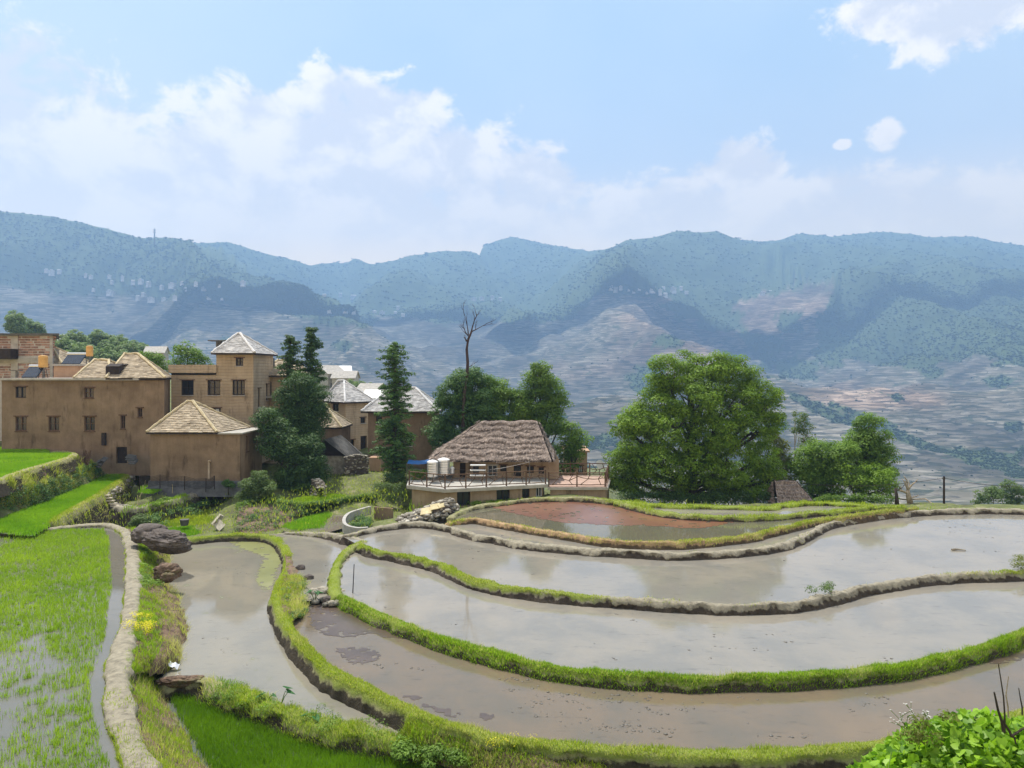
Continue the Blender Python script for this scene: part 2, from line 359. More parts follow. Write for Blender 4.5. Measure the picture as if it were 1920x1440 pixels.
def resample(pts, step):
    pts = np.asarray(pts, float)
    out = []
    for i in range(len(pts)-1):
        p0 = pts[max(i-1, 0)]; p1 = pts[i]; p2 = pts[i+1]; p3 = pts[min(i+2, len(pts)-1)]
        n = max(2, int(np.linalg.norm(p2-p1)/step))
        t = np.linspace(0, 1, n, endpoint=False)[:, None]
        out.append(.5*((2*p1)+(-p0+p2)*t+(2*p0-5*p1+4*p2-p3)*t*t+(-p0+3*p1-3*p2+p3)*t**3))
    out.append(pts[-1:]); return np.concatenate(out)
class Bund: pass
BUNDS = {}
def bund(key, pts, ztop, w, zl, zr, m='bank', grassiness=0., slope=.35, amp=.05, step=.1, seed=0, gl=None):
    """pts: photo pixels of the crest's centre line; ztop number or list; zl/zr water level on the left/right side walking along"""
    zt = np.interp(np.linspace(0, 1, len(pts)), np.linspace(0, 1, len(ztop)), ztop) if hasattr(ztop, '__len__') else [ztop]*len(pts)
    C = resample([G(p[0], p[1], z) for p, z in zip(pts, zt)], step)
    T = np.gradient(C[:, :2], axis=0); T /= np.linalg.norm(T, axis=1)[:, None]+1e-9
    # smooth the tangents a little
    k = np.ones(5)/5; T = np.stack([np.convolve(np.pad(T[:, i], 2, 'edge'), k, 'valid') for i in (0, 1)], 1); T /= np.linalg.norm(T, axis=1)[:, None]
    Nn = np.stack([-T[:, 1], T[:, 0]], 1)          # left
    n = len(C)
    S = np.cumsum(np.r_[0, np.linalg.norm(np.diff(C[:, :2], axis=0), axis=1)])
    ww = w*(.6+.9*fbm(v3(S*.8, seed, 3.3), 3))
    hl = C[:, 2]-zl+.35; hr = C[:, 2]-zr+.35
    prof = [(-1, 'l', 1.0), (-.9, 'l', .72), (-.8, 'l', .5), (-.7, 'l', .3), (-.62, 'l', .15), (-.5, 't', .04), (-.33, 't', 0), (-.15, 't', -.015), (.05, 't', -.01),
            (.2, 't', 0), (.36, 't', .01), (.5, 't', .05), (.62, 'r', .15), (.7, 'r', .3), (.8, 'r', .5), (.9, 'r', .72), (1, 'r', 1.0)]
    V = []; top = []
    for (s, side, d) in prof:
        # s<0 is the left side
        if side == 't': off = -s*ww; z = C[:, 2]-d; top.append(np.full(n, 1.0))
        else:
            h = hl if side == 'l' else hr; sg = 1 if side == 'l' else -1
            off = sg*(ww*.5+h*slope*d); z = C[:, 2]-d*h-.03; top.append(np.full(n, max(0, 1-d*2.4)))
        p = np.stack([C[:, 0]+Nn[:, 0]*off, C[:, 1]+Nn[:, 1]*off, z], 1)
        q = fbm(p*2.2+seed, 4, seed)-.5; q2 = fbm(p*7+seed, 3, seed+9)-.5
        a = amp*(1 if side == 't' else 2.2)
        p[:, 2] += a*(q*2+q2*1.2)*(1 if d < .95 else 0)
        p[:, :2] += Nn*((q*2+q2)*a*(.8 if side == 't' else 1.3))[:, None]
        V.append(p)
    V = np.stack(V, 1); m_ = V.shape[1]
    V[0, :, 2] = V[0, :, 2].min(); V[-1, :, 2] = V[-1, :, 2].min(); V[1, :, 2] -= .06; V[-2, :, 2] -= .06
    idx = np.arange(n*m_).reshape(n, m_)
    Fc = np.stack([idx[:-1, :-1], idx[1:, :-1], idx[1:, 1:], idx[:-1, 1:]], -1).reshape(-1, 4)
    g = np.clip(grassiness+(fbm(v3(S*.35, seed*3.1, 1.7), 3)-.5)*1.6, 0, 1) if grassiness > 0 else np.zeros(n)
    if gl is not None: g = np.clip(np.interp(S/S[-1], [a[0] for a in gl], [a[1] for a in gl])+(fbm(v3(S*.8, seed*3.1, 1.7), 3)-.5)*.7, 0, 1)
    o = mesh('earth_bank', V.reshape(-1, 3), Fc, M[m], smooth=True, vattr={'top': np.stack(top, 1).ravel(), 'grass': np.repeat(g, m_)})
    tag(o, kind='structure')
    B = Bund(); B.C = C; B.N = Nn; B.T = T; B.w = ww; B.V = V; B.S = S; B.g = g; B.hl = hl-.35; B.hr = hr-.35; B.slope = slope; B.obj = o
    BUNDS[key] = B; return B

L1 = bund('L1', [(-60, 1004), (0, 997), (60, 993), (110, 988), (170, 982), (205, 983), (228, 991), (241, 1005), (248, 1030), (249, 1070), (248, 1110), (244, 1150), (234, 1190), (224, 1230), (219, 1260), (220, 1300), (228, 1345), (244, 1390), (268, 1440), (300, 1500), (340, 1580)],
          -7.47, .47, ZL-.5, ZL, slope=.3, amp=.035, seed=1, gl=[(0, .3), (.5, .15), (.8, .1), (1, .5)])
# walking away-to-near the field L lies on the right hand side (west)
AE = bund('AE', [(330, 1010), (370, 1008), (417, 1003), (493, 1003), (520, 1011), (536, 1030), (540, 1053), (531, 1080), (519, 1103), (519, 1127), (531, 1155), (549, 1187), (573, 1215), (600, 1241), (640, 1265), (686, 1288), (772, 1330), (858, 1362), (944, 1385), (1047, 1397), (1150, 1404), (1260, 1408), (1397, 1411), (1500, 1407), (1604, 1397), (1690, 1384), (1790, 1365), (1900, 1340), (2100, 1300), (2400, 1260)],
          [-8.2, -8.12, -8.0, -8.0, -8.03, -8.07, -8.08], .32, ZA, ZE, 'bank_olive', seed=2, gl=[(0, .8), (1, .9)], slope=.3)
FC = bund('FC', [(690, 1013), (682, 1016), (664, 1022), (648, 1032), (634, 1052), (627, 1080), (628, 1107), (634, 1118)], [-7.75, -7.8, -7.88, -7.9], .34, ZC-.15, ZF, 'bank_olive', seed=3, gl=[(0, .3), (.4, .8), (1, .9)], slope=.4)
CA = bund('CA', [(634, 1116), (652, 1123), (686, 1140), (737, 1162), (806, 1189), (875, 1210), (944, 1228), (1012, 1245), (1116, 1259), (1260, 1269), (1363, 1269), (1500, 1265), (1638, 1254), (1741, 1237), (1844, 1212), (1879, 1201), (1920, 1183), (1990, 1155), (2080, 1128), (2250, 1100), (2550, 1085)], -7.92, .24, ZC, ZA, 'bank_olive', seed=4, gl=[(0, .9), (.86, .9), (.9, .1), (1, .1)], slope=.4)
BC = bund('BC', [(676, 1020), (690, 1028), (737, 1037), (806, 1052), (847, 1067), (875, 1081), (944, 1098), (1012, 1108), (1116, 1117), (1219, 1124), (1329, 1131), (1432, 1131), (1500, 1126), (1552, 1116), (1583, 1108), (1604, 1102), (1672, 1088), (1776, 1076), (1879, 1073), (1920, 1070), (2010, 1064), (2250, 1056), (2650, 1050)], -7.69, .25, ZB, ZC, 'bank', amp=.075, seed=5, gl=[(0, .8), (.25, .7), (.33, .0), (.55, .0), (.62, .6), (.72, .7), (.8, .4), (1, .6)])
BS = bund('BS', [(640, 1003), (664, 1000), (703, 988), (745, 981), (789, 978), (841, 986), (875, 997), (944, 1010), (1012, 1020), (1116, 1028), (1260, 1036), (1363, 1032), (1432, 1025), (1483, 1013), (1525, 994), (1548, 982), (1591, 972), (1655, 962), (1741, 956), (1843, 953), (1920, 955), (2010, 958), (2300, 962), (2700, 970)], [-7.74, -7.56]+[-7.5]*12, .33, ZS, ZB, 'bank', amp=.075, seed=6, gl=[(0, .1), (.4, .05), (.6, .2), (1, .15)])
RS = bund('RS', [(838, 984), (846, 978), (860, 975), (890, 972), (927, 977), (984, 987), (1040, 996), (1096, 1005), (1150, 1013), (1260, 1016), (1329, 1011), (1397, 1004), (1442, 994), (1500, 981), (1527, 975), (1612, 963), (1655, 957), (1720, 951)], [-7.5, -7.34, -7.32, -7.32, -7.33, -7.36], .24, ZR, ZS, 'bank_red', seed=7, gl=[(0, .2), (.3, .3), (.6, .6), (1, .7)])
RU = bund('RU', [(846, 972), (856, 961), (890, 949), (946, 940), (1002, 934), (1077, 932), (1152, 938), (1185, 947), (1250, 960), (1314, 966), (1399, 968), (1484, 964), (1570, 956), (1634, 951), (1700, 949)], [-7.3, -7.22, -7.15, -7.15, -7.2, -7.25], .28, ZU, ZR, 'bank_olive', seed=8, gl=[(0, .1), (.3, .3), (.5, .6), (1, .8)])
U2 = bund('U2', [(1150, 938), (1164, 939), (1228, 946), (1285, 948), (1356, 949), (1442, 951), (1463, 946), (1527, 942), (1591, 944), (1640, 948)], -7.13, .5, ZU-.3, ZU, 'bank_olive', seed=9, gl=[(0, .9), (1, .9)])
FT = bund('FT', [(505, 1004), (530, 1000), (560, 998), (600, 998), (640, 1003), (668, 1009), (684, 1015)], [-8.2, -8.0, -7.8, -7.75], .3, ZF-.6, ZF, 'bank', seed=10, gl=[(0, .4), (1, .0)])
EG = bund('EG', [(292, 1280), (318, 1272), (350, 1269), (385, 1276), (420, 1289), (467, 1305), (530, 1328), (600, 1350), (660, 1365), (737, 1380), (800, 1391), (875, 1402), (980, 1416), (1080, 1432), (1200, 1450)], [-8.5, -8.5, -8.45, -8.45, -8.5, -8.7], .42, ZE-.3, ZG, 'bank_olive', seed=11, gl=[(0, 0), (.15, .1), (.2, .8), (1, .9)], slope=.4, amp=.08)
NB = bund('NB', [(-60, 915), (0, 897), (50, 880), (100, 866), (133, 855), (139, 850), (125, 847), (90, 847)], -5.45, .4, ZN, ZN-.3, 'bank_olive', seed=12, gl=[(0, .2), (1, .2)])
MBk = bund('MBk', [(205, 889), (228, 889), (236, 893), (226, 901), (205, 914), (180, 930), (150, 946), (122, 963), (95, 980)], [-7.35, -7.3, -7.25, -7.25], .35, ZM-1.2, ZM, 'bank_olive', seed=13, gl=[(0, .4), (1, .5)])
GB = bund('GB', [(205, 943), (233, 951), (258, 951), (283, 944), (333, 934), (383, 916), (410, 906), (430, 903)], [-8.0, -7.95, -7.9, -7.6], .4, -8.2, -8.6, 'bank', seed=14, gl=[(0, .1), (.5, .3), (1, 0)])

# --- water sheets, each closed with the crest lines of its banks
def seg(B, a=0., b=1.):
    n = len(B.C); i0, i1 = int(a*(n-1)), int(b*(n-1))
    s = B.C[i0:i1+1:3, :2] if i1 >= i0 else B.C[i1:i0+1:3, :2][::-1]
    return [tuple(p) for p in s]
def at(B, px, py):
    """fraction along B nearest to a pixel"""
    x, y = proj(B.C); return float(np.argmin((x-px)**2+(y-py)**2))/(len(B.C)-1)
def g2(px, py, z): p = G(px, py, z); return (p[0], p[1])
def watermat(name, mud, mud2, rough=.03, scum=(.2, .19, .15), scumamt=0.):
    m, N, b, o = base_mat(name)
    co = N.node('ShaderNodeTexCoord').outputs['Object']
    n = N.noise(co, .35, 5, .6, .3); n2 = N.noise(co, 3, 6, .7)
    col = N.mix(N.rng(N.math('ADD', n, N.math('MULTIPLY', N.math('SUBTRACT', n2, .5), .25)), .36, .66), mud, mud2)
    b.inputs['IOR'].default_value = 1.33
    sf = N.math('MULTIPLY', N.rng(N.math('ADD', N.noise(co, .9, 4, .6), N.math('MULTIPLY', n2, .5)), .86, .98), scumamt)
    col = N.mix(N.rng(N.noise(N.vmath('MULTIPLY', co, (.9, 2.6, 1)).outputs[0], 1.4, 6, .7), .56, .72, 0, .5), col, tuple(x*.45 for x in mud2)); N.l.new(N.mix(sf, col, scum), b.inputs['Base Color'])
    N.l.new(N.math('ADD', N.math('MULTIPLY', sf, .5), N.rng(N.noise(co, .5, 3), .3, .7, rough*.5, rough*1.6)), b.inputs['Roughness'])
    bn = N.node('ShaderNodeBump'); bn.inputs['Strength'].default_value = .035; bn.inputs['Distance'].default_value = .02
    N.l.new(N.math('ADD', N.noise(N.vmath('MULTIPLY', co, (1, 2.2, 1)).outputs[0], 5, 3, .5), N.math('MULTIPLY', N.noise(co, 1.1, 2), .8)), bn.inputs['Height']); N.l.new(bn.outputs[0], b.inputs['Normal'])
    return m
M['water'] = watermat('water', (.25, .222, .178), (.195, .182, .156))
M['water_near'] = watermat('water_near', (.165, .125, .082), (.13, .11, .08))
M['water_brown'] = watermat('water_brown', (.17, .135, .105), (.19, .165, .14))
M['water_green'] = watermat('water_green', (.23, .208, .16), (.19, .178, .145), scum=(.16, .17, .07), scumamt=.5)
M['water_pond'] = watermat('water_pond', (.13, .115, .075), (.11, .105, .075), rough=.015)
M['water_dark'] = watermat('water_dark', (.09, .10, .085), (.12, .13, .11))
M['water_clear'] = watermat('water_clear', (.13, .125, .10), (.15, .14, .12))
from mathutils.geometry import delaunay_2d_cdt
WATER_CTRL = []
def water(pts, z, m):
    vs = [Vector(p) for p in pts]; n = len(vs)
    r = delaunay_2d_cdt(vs, [(i, (i+1) % n) for i in range(n)], [list(range(n))], 1, 1e-4)
    tri = [tuple(f) for f in r[2]]
    V = np.array([(v.x, v.y, z) for v in r[0]]); 
    o = mesh('water', V, np.array(tri), m); tag(o, kind='structure')
    for f in tri:
        c = V[list(f)].mean(0); WATER_CTRL.append(c)
    return o
def pip(poly, x, y):
    poly = np.asarray(poly); ins = np.zeros(np.shape(x), bool); j = len(poly)-1
    for i in range(len(poly)):
        xi, yi = poly[i]; xj, yj = poly[j]
        c = ((yi > y) != (yj > y)) & (x < (xj-xi)*(y-yi)/(yj-yi+1e-12)+xi); ins ^= c; j = i
    return ins
POLY = {}
POLY['L'] = seg(L1)+[g2(-200, 1600, ZL), g2(-260, 1200, ZL), g2(-200, 1010, ZL)]
POLY['E'] = seg(AE, 0, at(AE, 860, 1362))+seg(EG, at(EG, 850, 1418), at(EG, 300, 1275))+[g2(338, 1230, ZE), g2(300, 1160, ZE), g2(262, 1090, ZE), g2(262, 1030, ZE), g2(300, 1010, ZE)]
POLY['G'] = seg(EG, 0, 1)+[g2(1500, 1440, ZG), g2(1900, 1430, ZG), g2(1900, 1600, ZG), g2(300, 1600, ZG), g2(270, 1400, ZG), g2(262, 1320, ZG)]
POLY['A'] = seg(AE, at(AE, 519, 1110), 1)+[g2(2700, 1180, ZA)]+seg(CA, 1, 0)+[g2(600, 1115, ZA)]
POLY['F'] = seg(AE, at(AE, 505, 1004), at(AE, 519, 1115))+[g2(560, 1128, ZF), g2(632, 1123, ZF)]+seg(FC, 1, 0)+seg(FT, 1, 0)
POLY['C'] = seg(FC)+seg(CA)+seg(BC, 1, 0)
POLY['B'] = seg(BC)+seg(BS, 1, 0)
POLY['S'] = seg(BS, at(BS, 845, 987), at(BS, 1700, 959))+seg(RS, 1, 0)
POLY['R'] = seg(RS, 0, 1)+seg(RU, 1, 0)
POLY['U'] = seg(U2)+seg(RU, 1, at(RU, 1150, 938))
POLY['M'] = [g2(-90, 992, ZM), g2(-60, 975, ZM), g2(0, 964, ZM), g2(100, 930, ZM), g2(170, 901, ZM), g2(195, 889, ZM)]+seg(MBk)+[g2(60, 1005, ZM)]
POLY['N'] = seg(NB)+[g2(80, 840, ZN), g2(-120, 842, ZN), g2(-120, 900, ZN)]
water(POLY['L'], ZL, M['water_clear']); water(POLY['E'], ZE, M['water_green']); water(POLY['G'], ZG, M['water_dark'])
water(POLY['A'], ZA, M['water_near']); water(POLY['F'], ZF, M['water']); water(POLY['C'], ZC, M['water']); water(POLY['B'], ZB, M['water'])
water(POLY['S'], ZS, M['water']); water(POLY['R'], ZR, M['water_pond']); water(POLY['U'], ZU, M['water']); water(POLY['M'], ZM, M['water_clear']); water(POLY['N'], ZN, M['water_clear'])
P2 = [g2(528, 992, -8.75), g2(560, 972, -8.75), g2(600, 960, -8.75), g2(650, 949, -8.75), g2(668, 958, -8.75), g2(650, 975, -8.75), g2(645, 990, -8.75), g2(610, 1000, -8.75), g2(540, 1003, -8.75)]
water(P2, -8.75, M['water_brown'])

# --- near ground, interpolated from control points
ctrl = []
for B in BUNDS.values():
    s = slice(None, None, 8)
    zmin = np.minimum(B.C[:, 2]-B.hl, B.C[:, 2]-B.hr)-.45
    for c, z in zip(B.C[s], zmin[s]): ctrl.append((c[0], c[1], z))
for key, z in dict(L=ZL, E=ZE, G=ZG, A=ZA, F=ZF, C=ZC, B=ZB, S=ZS, R=ZR, U=ZU, M=ZM, N=ZN).items():
    pl = np.array(POLY[key]); lo, hi = pl.min(0), pl.max(0)
    gx, gy = np.meshgrid(np.arange(lo[0], hi[0], 1.2), np.arange(lo[1], hi[1], 1.2)); gx = gx.ravel(); gy = gy.ravel()
    k = pip(pl, gx, gy); ctrl += [(a, b_, z-.5) for a, b_ in zip(gx[k], gy[k])]
def cg(px, py, z): p = G(px, py, z); ctrl.append((p[0], p[1], z))
def cd(px, D, z): ctrl.append(((px-960)/F*D, D, z))
for c in [(0, 0, -1.75), (-3, -2, -1.8), (6, -6, -1.5), (-12, -6, -3), (20, -6, -2), (-20, -5, -4), (3, 2, -2.6), (-3, 3, -3.2), (9, 3, -2.6), (14, 4, -3), (5.5, 5.5, -3.9), (2, 5, -3.9), (-5, 6, -5.2), (-12, 4, -6), (-25, 6, -7.6), (0, 9, -7.5), (6, 9, -6.9), (12, 8, -6.3), (6, 12, -8.7), (14, 12, -8), (20, 14, -8.2), (-4, 11, -8.6), (0, 12.5, -9.5), (-8, 10, -8.6), (30, 15, -7.9), (40, 20, -8.4)]: ctrl.append(c)
# mid ground west of the ponds
for px, py, z in [(215, 930, -8.3), (240, 940, -8.3), (265, 935, -8.0), (300, 925, -7.85), (300, 908, -7.7), (350, 915, -7.75), (380, 905, -7.5),
                  (300, 985, -9.0), (340, 975, -9.0), (380, 965, -9.0), (420, 952, -9.0), (440, 944, -9.0), (360, 985, -9.0), (400, 985, -9.0), (330, 998, -9.1), (430, 985, -8.9), (470, 985, -8.9),
                  (460, 935, -8.2), (490, 925, -8.0), (520, 938, -8.2), (560, 938, -8.2), (610, 932, -8.15), (640, 928, -8.0), (500, 945, -8.3), (640, 938, -8.2),
                  (530, 985, -8.95), (560, 975, -8.95), (600, 962, -8.95), (640, 950, -8.95), (490, 995, -8.9), (520, 960, -8.6),
                  (620, 915, -7.9), (660, 915, -7.9), (700, 920, -7.9), (720, 900, -7.6), (620, 895, -7.6), (660, 890, -7.5), (700, 888, -7.3), (740, 900, -7.5),
                  (690, 940, -8.6), (720, 950, -8.8), (750, 955, -8.9), (740, 975, -8.6), (700, 975, -8.9), (770, 958, -8.9), (670, 975, -9.0),
                  (850, 950, -8.7), (900, 945, -8.3), (960, 938, -7.9), (1050, 934, -7.6), (1120, 934, -7.4)]: cg(px, py, z)
for px, D, z in [(250, 52, -7.6), (450, 50, -7.6), (480, 52, -7.7), (250, 56, -6.7), (150, 53.5, -5.9), (40, 54, -5.7), (-100, 54, -5.5), (200, 54, -6.7), (520, 53, -7.8), (560, 53, -8.0), (600, 56, -7.4),
                 (660, 60, -7.3), (740, 60, -7.4), (800, 57, -7.8), (900, 53, -8.9), (1000, 53, -9), (1100, 52, -8.6), (850, 60, -8), (950, 62, -9), (1050, 62, -11), (1110, 60, -10),
                 (100, 70, -5), (300, 70, -5), (500, 70, -5.5), (700, 75, -6), (0, 90, -3), (200, 100, -2), (400, 100, -3), (600, 110, -4.5), (750, 110, -6), (100, 140, -1), (300, 140, -1), (600, 150, -4), (700, 170, -5), (-200, 100, -2), (-300, 60, -4),
                 (850, 80, -11), (850, 110, -16), (1000, 80, -18), (1000, 120, -35), (1150, 58, -11), (1250, 54, -9.8), (1350, 54, -9.8), (1450, 53, -9.6), (1600, 52, -9.4), (1200, 49, -8.8), (1300, 49, -8.8), (1450, 48.5, -8.7), (1550, 49, -8.8), (1650, 47, -8.4), (1200, 45, -7.95), (1300, 44, -7.8), (1450, 44, -7.8), (1600, 43, -7.6), (1700, 44, -7.8),
                 (1300, 66, -16), (1600, 62, -15), (1400, 60, -12), (1500, 57, -11), (1500, 80, -26), (1200, 80, -22), (1750, 46, -8.1), (1900, 45, -8.1), (1750, 52, -11), (1900, 54, -12), (2050, 46, -8.2), (2100, 60, -14), (2000, 80, -22), (1880, 90, -20), (1700, 90, -25),
                 (1500, 120, -40), (1900, 120, -34), (1300, 160, -55), (1900, 170, -55), (900, 160, -34), (800, 200, -30), (300, 200, -3), (600, 200, -5), (0, 200, 0), (1000, 200, -60), (1900, 220, -75), (100, 240, -8), (500, 240, -12)]: cd(px, D, z)
CT = np.array(ctrl)
from mathutils.kdtree import KDTree
kd = KDTree(len(CT))
for i, c in enumerate(CT): kd.insert((c[0], c[1], 0), i)
kd.balance()
def ground_z(x, y, k=7):
    r = kd.find_n((x, y, 0), k); ws = 0; zs = 0
    for co, i, d in r:
        wg = 1/(d+.15)**2.6; ws += wg; zs += wg*CT[i, 2]
    return zs/ws
xs = np.arange(-62, 62.1, .5); ys = np.concatenate([np.arange(-10, 64, .45), 64+np.cumsum(np.linspace(.6, 5, 75))])
fan = np.clip((ys-40)/40, 0, None)      # the sheet widens with distance
XX = xs[None, :]*(1+fan[:, None]*.75); YY = np.repeat(ys[:, None], len(xs), 1)
ZZ = np.array([[ground_z(x, y) for x, y in zip(rx, ry)] for rx, ry in zip(XX, YY)])
nz = fbm(v3(XX*.7, YY*.7, 0), 4)-.5
far = np.clip((YY-60)/60, 0, 1)
ZZ += nz*(.18+far*2.5)
idx = np.arange(XX.size).reshape(XX.shape)
Fc = np.stack([idx[:-1, :-1], idx[:-1, 1:], idx[1:, 1:], idx[1:, :-1]], -1).reshape(-1, 4)
M['soil'] = nmat('soil', [(.30, (.07, .055, .035)), (.45, (.10, .11, .035)), (.55, (.13, .15, .04)), (.7, (.26, .23, .13))], 1.1, 8, bump=.8, bscale=9, nr=.7)
gr = mesh('ground', np.stack([XX, YY, ZZ], -1).reshape(-1, 3), Fc, M['soil'], smooth=True); tag(gr, kind='structure')
# ------------------------------------------------------------------ far mountainside
ridge = np.array([(-700, 440), (-400, 415), (-200, 400), (0, 405), (90, 414), (150, 425), (200, 435), (255, 455), (300, 457), (380, 461), (430, 458), (480, 466), (540, 480), (585, 496), (610, 494), (640, 499), (675, 489), (700, 490), (760, 480), (830, 464), (870, 463), (900, 471),
                  (930, 458), (960, 448), (1010, 458), (1060, 465), (1115, 478), (1150, 468), (1200, 453), (1250, 438), (1290, 434), (1340, 440), (1390, 457), (1450, 450), (1510, 437), (1560, 445), (1640, 442), (1700, 444), (1760, 449), (1830, 452), (1920, 461), (2100, 470), (2300, 460), (2600, 450)], float)
U = np.linspace(-560, 2480, 620)
rid = np.interp(U, ridge[:, 0], ridge[:, 1])
Dr = np.interp(U, [-560, 0, 300, 560, 640, 960, 1290, 1600, 2480], [2900, 2700, 2650, 2900, 3300, 3300, 3300, 3500, 3600])
tt = np.linspace(0, 1, 380)
# rows: picture height and distance as functions of t
base_rows = [(1030, 190), (960, 420), (900, 640), (850, 820), (800, 980), (750, 1180), (700, 1400), (650, 1640), (600, 1950), (560, 2300)]
pys = np.zeros((len(tt), len(U))); Ds = np.zeros_like(pys)
k_r = len(base_rows)
knots = np.linspace(0, 1, k_r+1)
for j, u in enumerate(U):
    py = [r[0] for r in base_rows]+[rid[j]]; D = [r[1] for r in base_rows]+[Dr[j]]
    if u < 500:
        q = min(1, (500-u)/500); D = [d*(1-.12*q) for d in D]
    pys[:, j] = np.interp(tt, knots, py); Ds[:, j] = np.interp(tt, knots, D)
kk = np.ones(21)/21
for A in (pys, Ds):
    Ap = np.pad(A, ((10, 10), (0, 0)), 'edge'); Aq = np.apply_along_axis(lambda c: np.convolve(c, kk, 'valid'), 0, Ap)
    e = np.clip((tt-.9)/.1, 0, 1)[:, None]; A[:] = Aq*(1-e)+A*e
sst = lambda v: np.clip(v, 0, 1)**2*(3-2*np.clip(v, 0, 1))
UU = np.repeat(U[None, :], len(tt), 0)
yl = np.interp(UU, [300, 350, 420, 480, 600, 700], [380, 470, 492, 522, 568, 600]); Ds *= 1-.2*sst((pys-yl)/10+.5)*sst((740-UU)/90)*sst((640-pys)/60)
ul = np.interp(pys, [440, 478, 520, 560, 600], [1150, 1118, 1050, 975, 900]); Ds *= 1-.13*sst((UU-ul)/22+.5)*sst((620-pys)/50)
ul = np.interp(pys, [440, 458, 500, 545], [1375, 1392, 1450, 1570]); Ds *= 1-.12*sst((ul-UU)/22+.5)*sst((UU-1080)/60)*sst((590-pys)/40)
ul = np.interp(pys, [440, 470, 520, 560], [880, 902, 930, 1000]); Ds *= 1-.10*sst((ul-UU)/18+.5)*sst((UU-640)/60)*sst((600-pys)/40)
X = (U[None, :]-960)/F*Ds; Y = Ds.copy(); Z = (700-pys)/F*Ds
# relief: spurs and gullies in world space, fading out at the crest
q = v3(X/560, Y/700, 0)
rg = 1-np.abs(2*fbm(q, 5, 31)-1)*2.2
hgt = np.clip((tt-.25)/.4, 0, 1)[:, None]*np.clip((1-tt)/.05, .15, 1)[:, None]
q2 = fbm(v3(X/90, Y/90, Z/90), 4, 5)-.5
amp = 135*hgt+12
Z = Z+(rg-.45)*amp+q2*28*np.clip(tt*2, .15, 1)[:, None]*np.clip((1-tt)/.04, .2, 1)[:, None]
Z[0:6] -= 25
px_, py_ = proj(np.stack([X, Y, Z], -1))
# terrace edges: quantise heights where the land is farmed
forest_poly = [(-600, 500), (-300, 512), (0, 533), (60, 548), (130, 556), (200, 549), (330, 563), (480, 575), (560, 598), (690, 614), (705, 592), (850, 604), (1000, 604), (1075, 596), (1125, 548), (1240, 556), (1290, 566), (1330, 590), (1400, 560), (1440, 552), (1500, 538), (1565, 530), (1560, 570), (1535, 620), (1535, 655), (1600, 676), (1700, 692), (1800, 676), (1850, 660), (1920, 690), (2500, 700), (2500, 300), (-600, 300)]
patches = [(1310, 572, 70, 30), (1370, 600, 40, 26), (1250, 640, 34, 16), (1480, 605, 30, 24), (1440, 640, 50, 22), (1330, 605, 34, 20), (1215, 720, 48, 36), (1230, 690, 30, 18), (1745, 697, 26, 15), (1905, 655, 70, 40), (1490, 690, 60, 26), (1560, 660, 40, 30),
           (1880, 715, 42, 14), (1435, 752, 34, 16), (1680, 745, 14, 8), (1900, 800, 20, 14), (1870, 860, 55, 16), (1925, 848, 30, 14), (745, 560, 60, 22), (620, 590, 80, 26), (1130, 830, 40, 22), (640, 650, 20, 12), (560, 760, 60, 16), (440, 640, 30, 12),
           (1600, 600, 60, 60), (1450, 800, 30, 14), (1085, 900, 60, 30), (1040, 780, 20, 10), (1630, 905, 50, 14)]
strips = [((1485, 742), (1530, 765), 9), ((1530, 765), (1590, 790), 12), ((1590, 790), (1640, 800), 9), ((1640, 795), (1720, 830), 9), ((1720, 832), (1800, 855), 8), ((1800, 850), (1930, 890), 14), ((1370, 585), (1420, 660), 10), ((1420, 660), (1500, 700), 10), ((1680, 800), (1560, 760), 6), ((200, 640), (260, 650), 6)]
def forest_mask(px, py, X, Y):
    nn = (fbm(v3(px/26, py/14, 2.2), 4, 3)-.5); n2 = (fbm(v3(px/60, py/34, 4), 3, 8)-.5)
    dx = nn*34; f = pip(forest_poly, px+dx+n2*30, py+nn*26).astype(float)
    for (cx, cy, rx, ry) in patches:
        r = np.sqrt(((px-cx)/rx)**2+((py-cy)/ry)**2)+nn*1.5; f = np.maximum(f, (r < .85)*1.)
    for (a, b_, wd) in strips:
        a = np.array(a, float); b_ = np.array(b_, float); d = b_-a
        t = np.clip(((px-a[0])*d[0]+(py-a[1])*d[1])/(d@d), 0, 1)
        r = np.hypot(px-a[0]-t*d[0], py-a[1]-t*d[1])/wd+nn*1.4; f = np.maximum(f, (r < .9)*1.)
    return f
fm = forest_mask(px_, py_, X, Y)
step_h = 3.0
zw = Z+2.5*(fbm(v3(X/60, Y/60, 0), 3, 77)-.5)*2
fr = zw/step_h-np.floor(zw/step_h)
saw = (np.clip(fr*4, 0, 1)-fr)*step_h*.28
Z = Z+np.where(fm > .5, 0, saw)*np.clip(1-(tt-.75)/.2, 0, 1)[:, None]
# back side of the ridge
Xb, Yb, Zb = X[-1], Y[-1], Z[-1]
X = np.vstack([X, Xb*1.02, Xb*1.07]); Y = np.vstack([Y, Yb*1.02, Yb*1.07]); Z = np.vstack([Z, Zb-70, Zb-420]); fm = np.vstack([fm, fm[-1], fm[-1]])
idx = np.arange(X.size).reshape(X.shape)
Fc = np.stack([idx[:-1, :-1], idx[:-1, 1:], idx[1:, 1:], idx[1:, :-1]], -1).reshape(-1, 4)
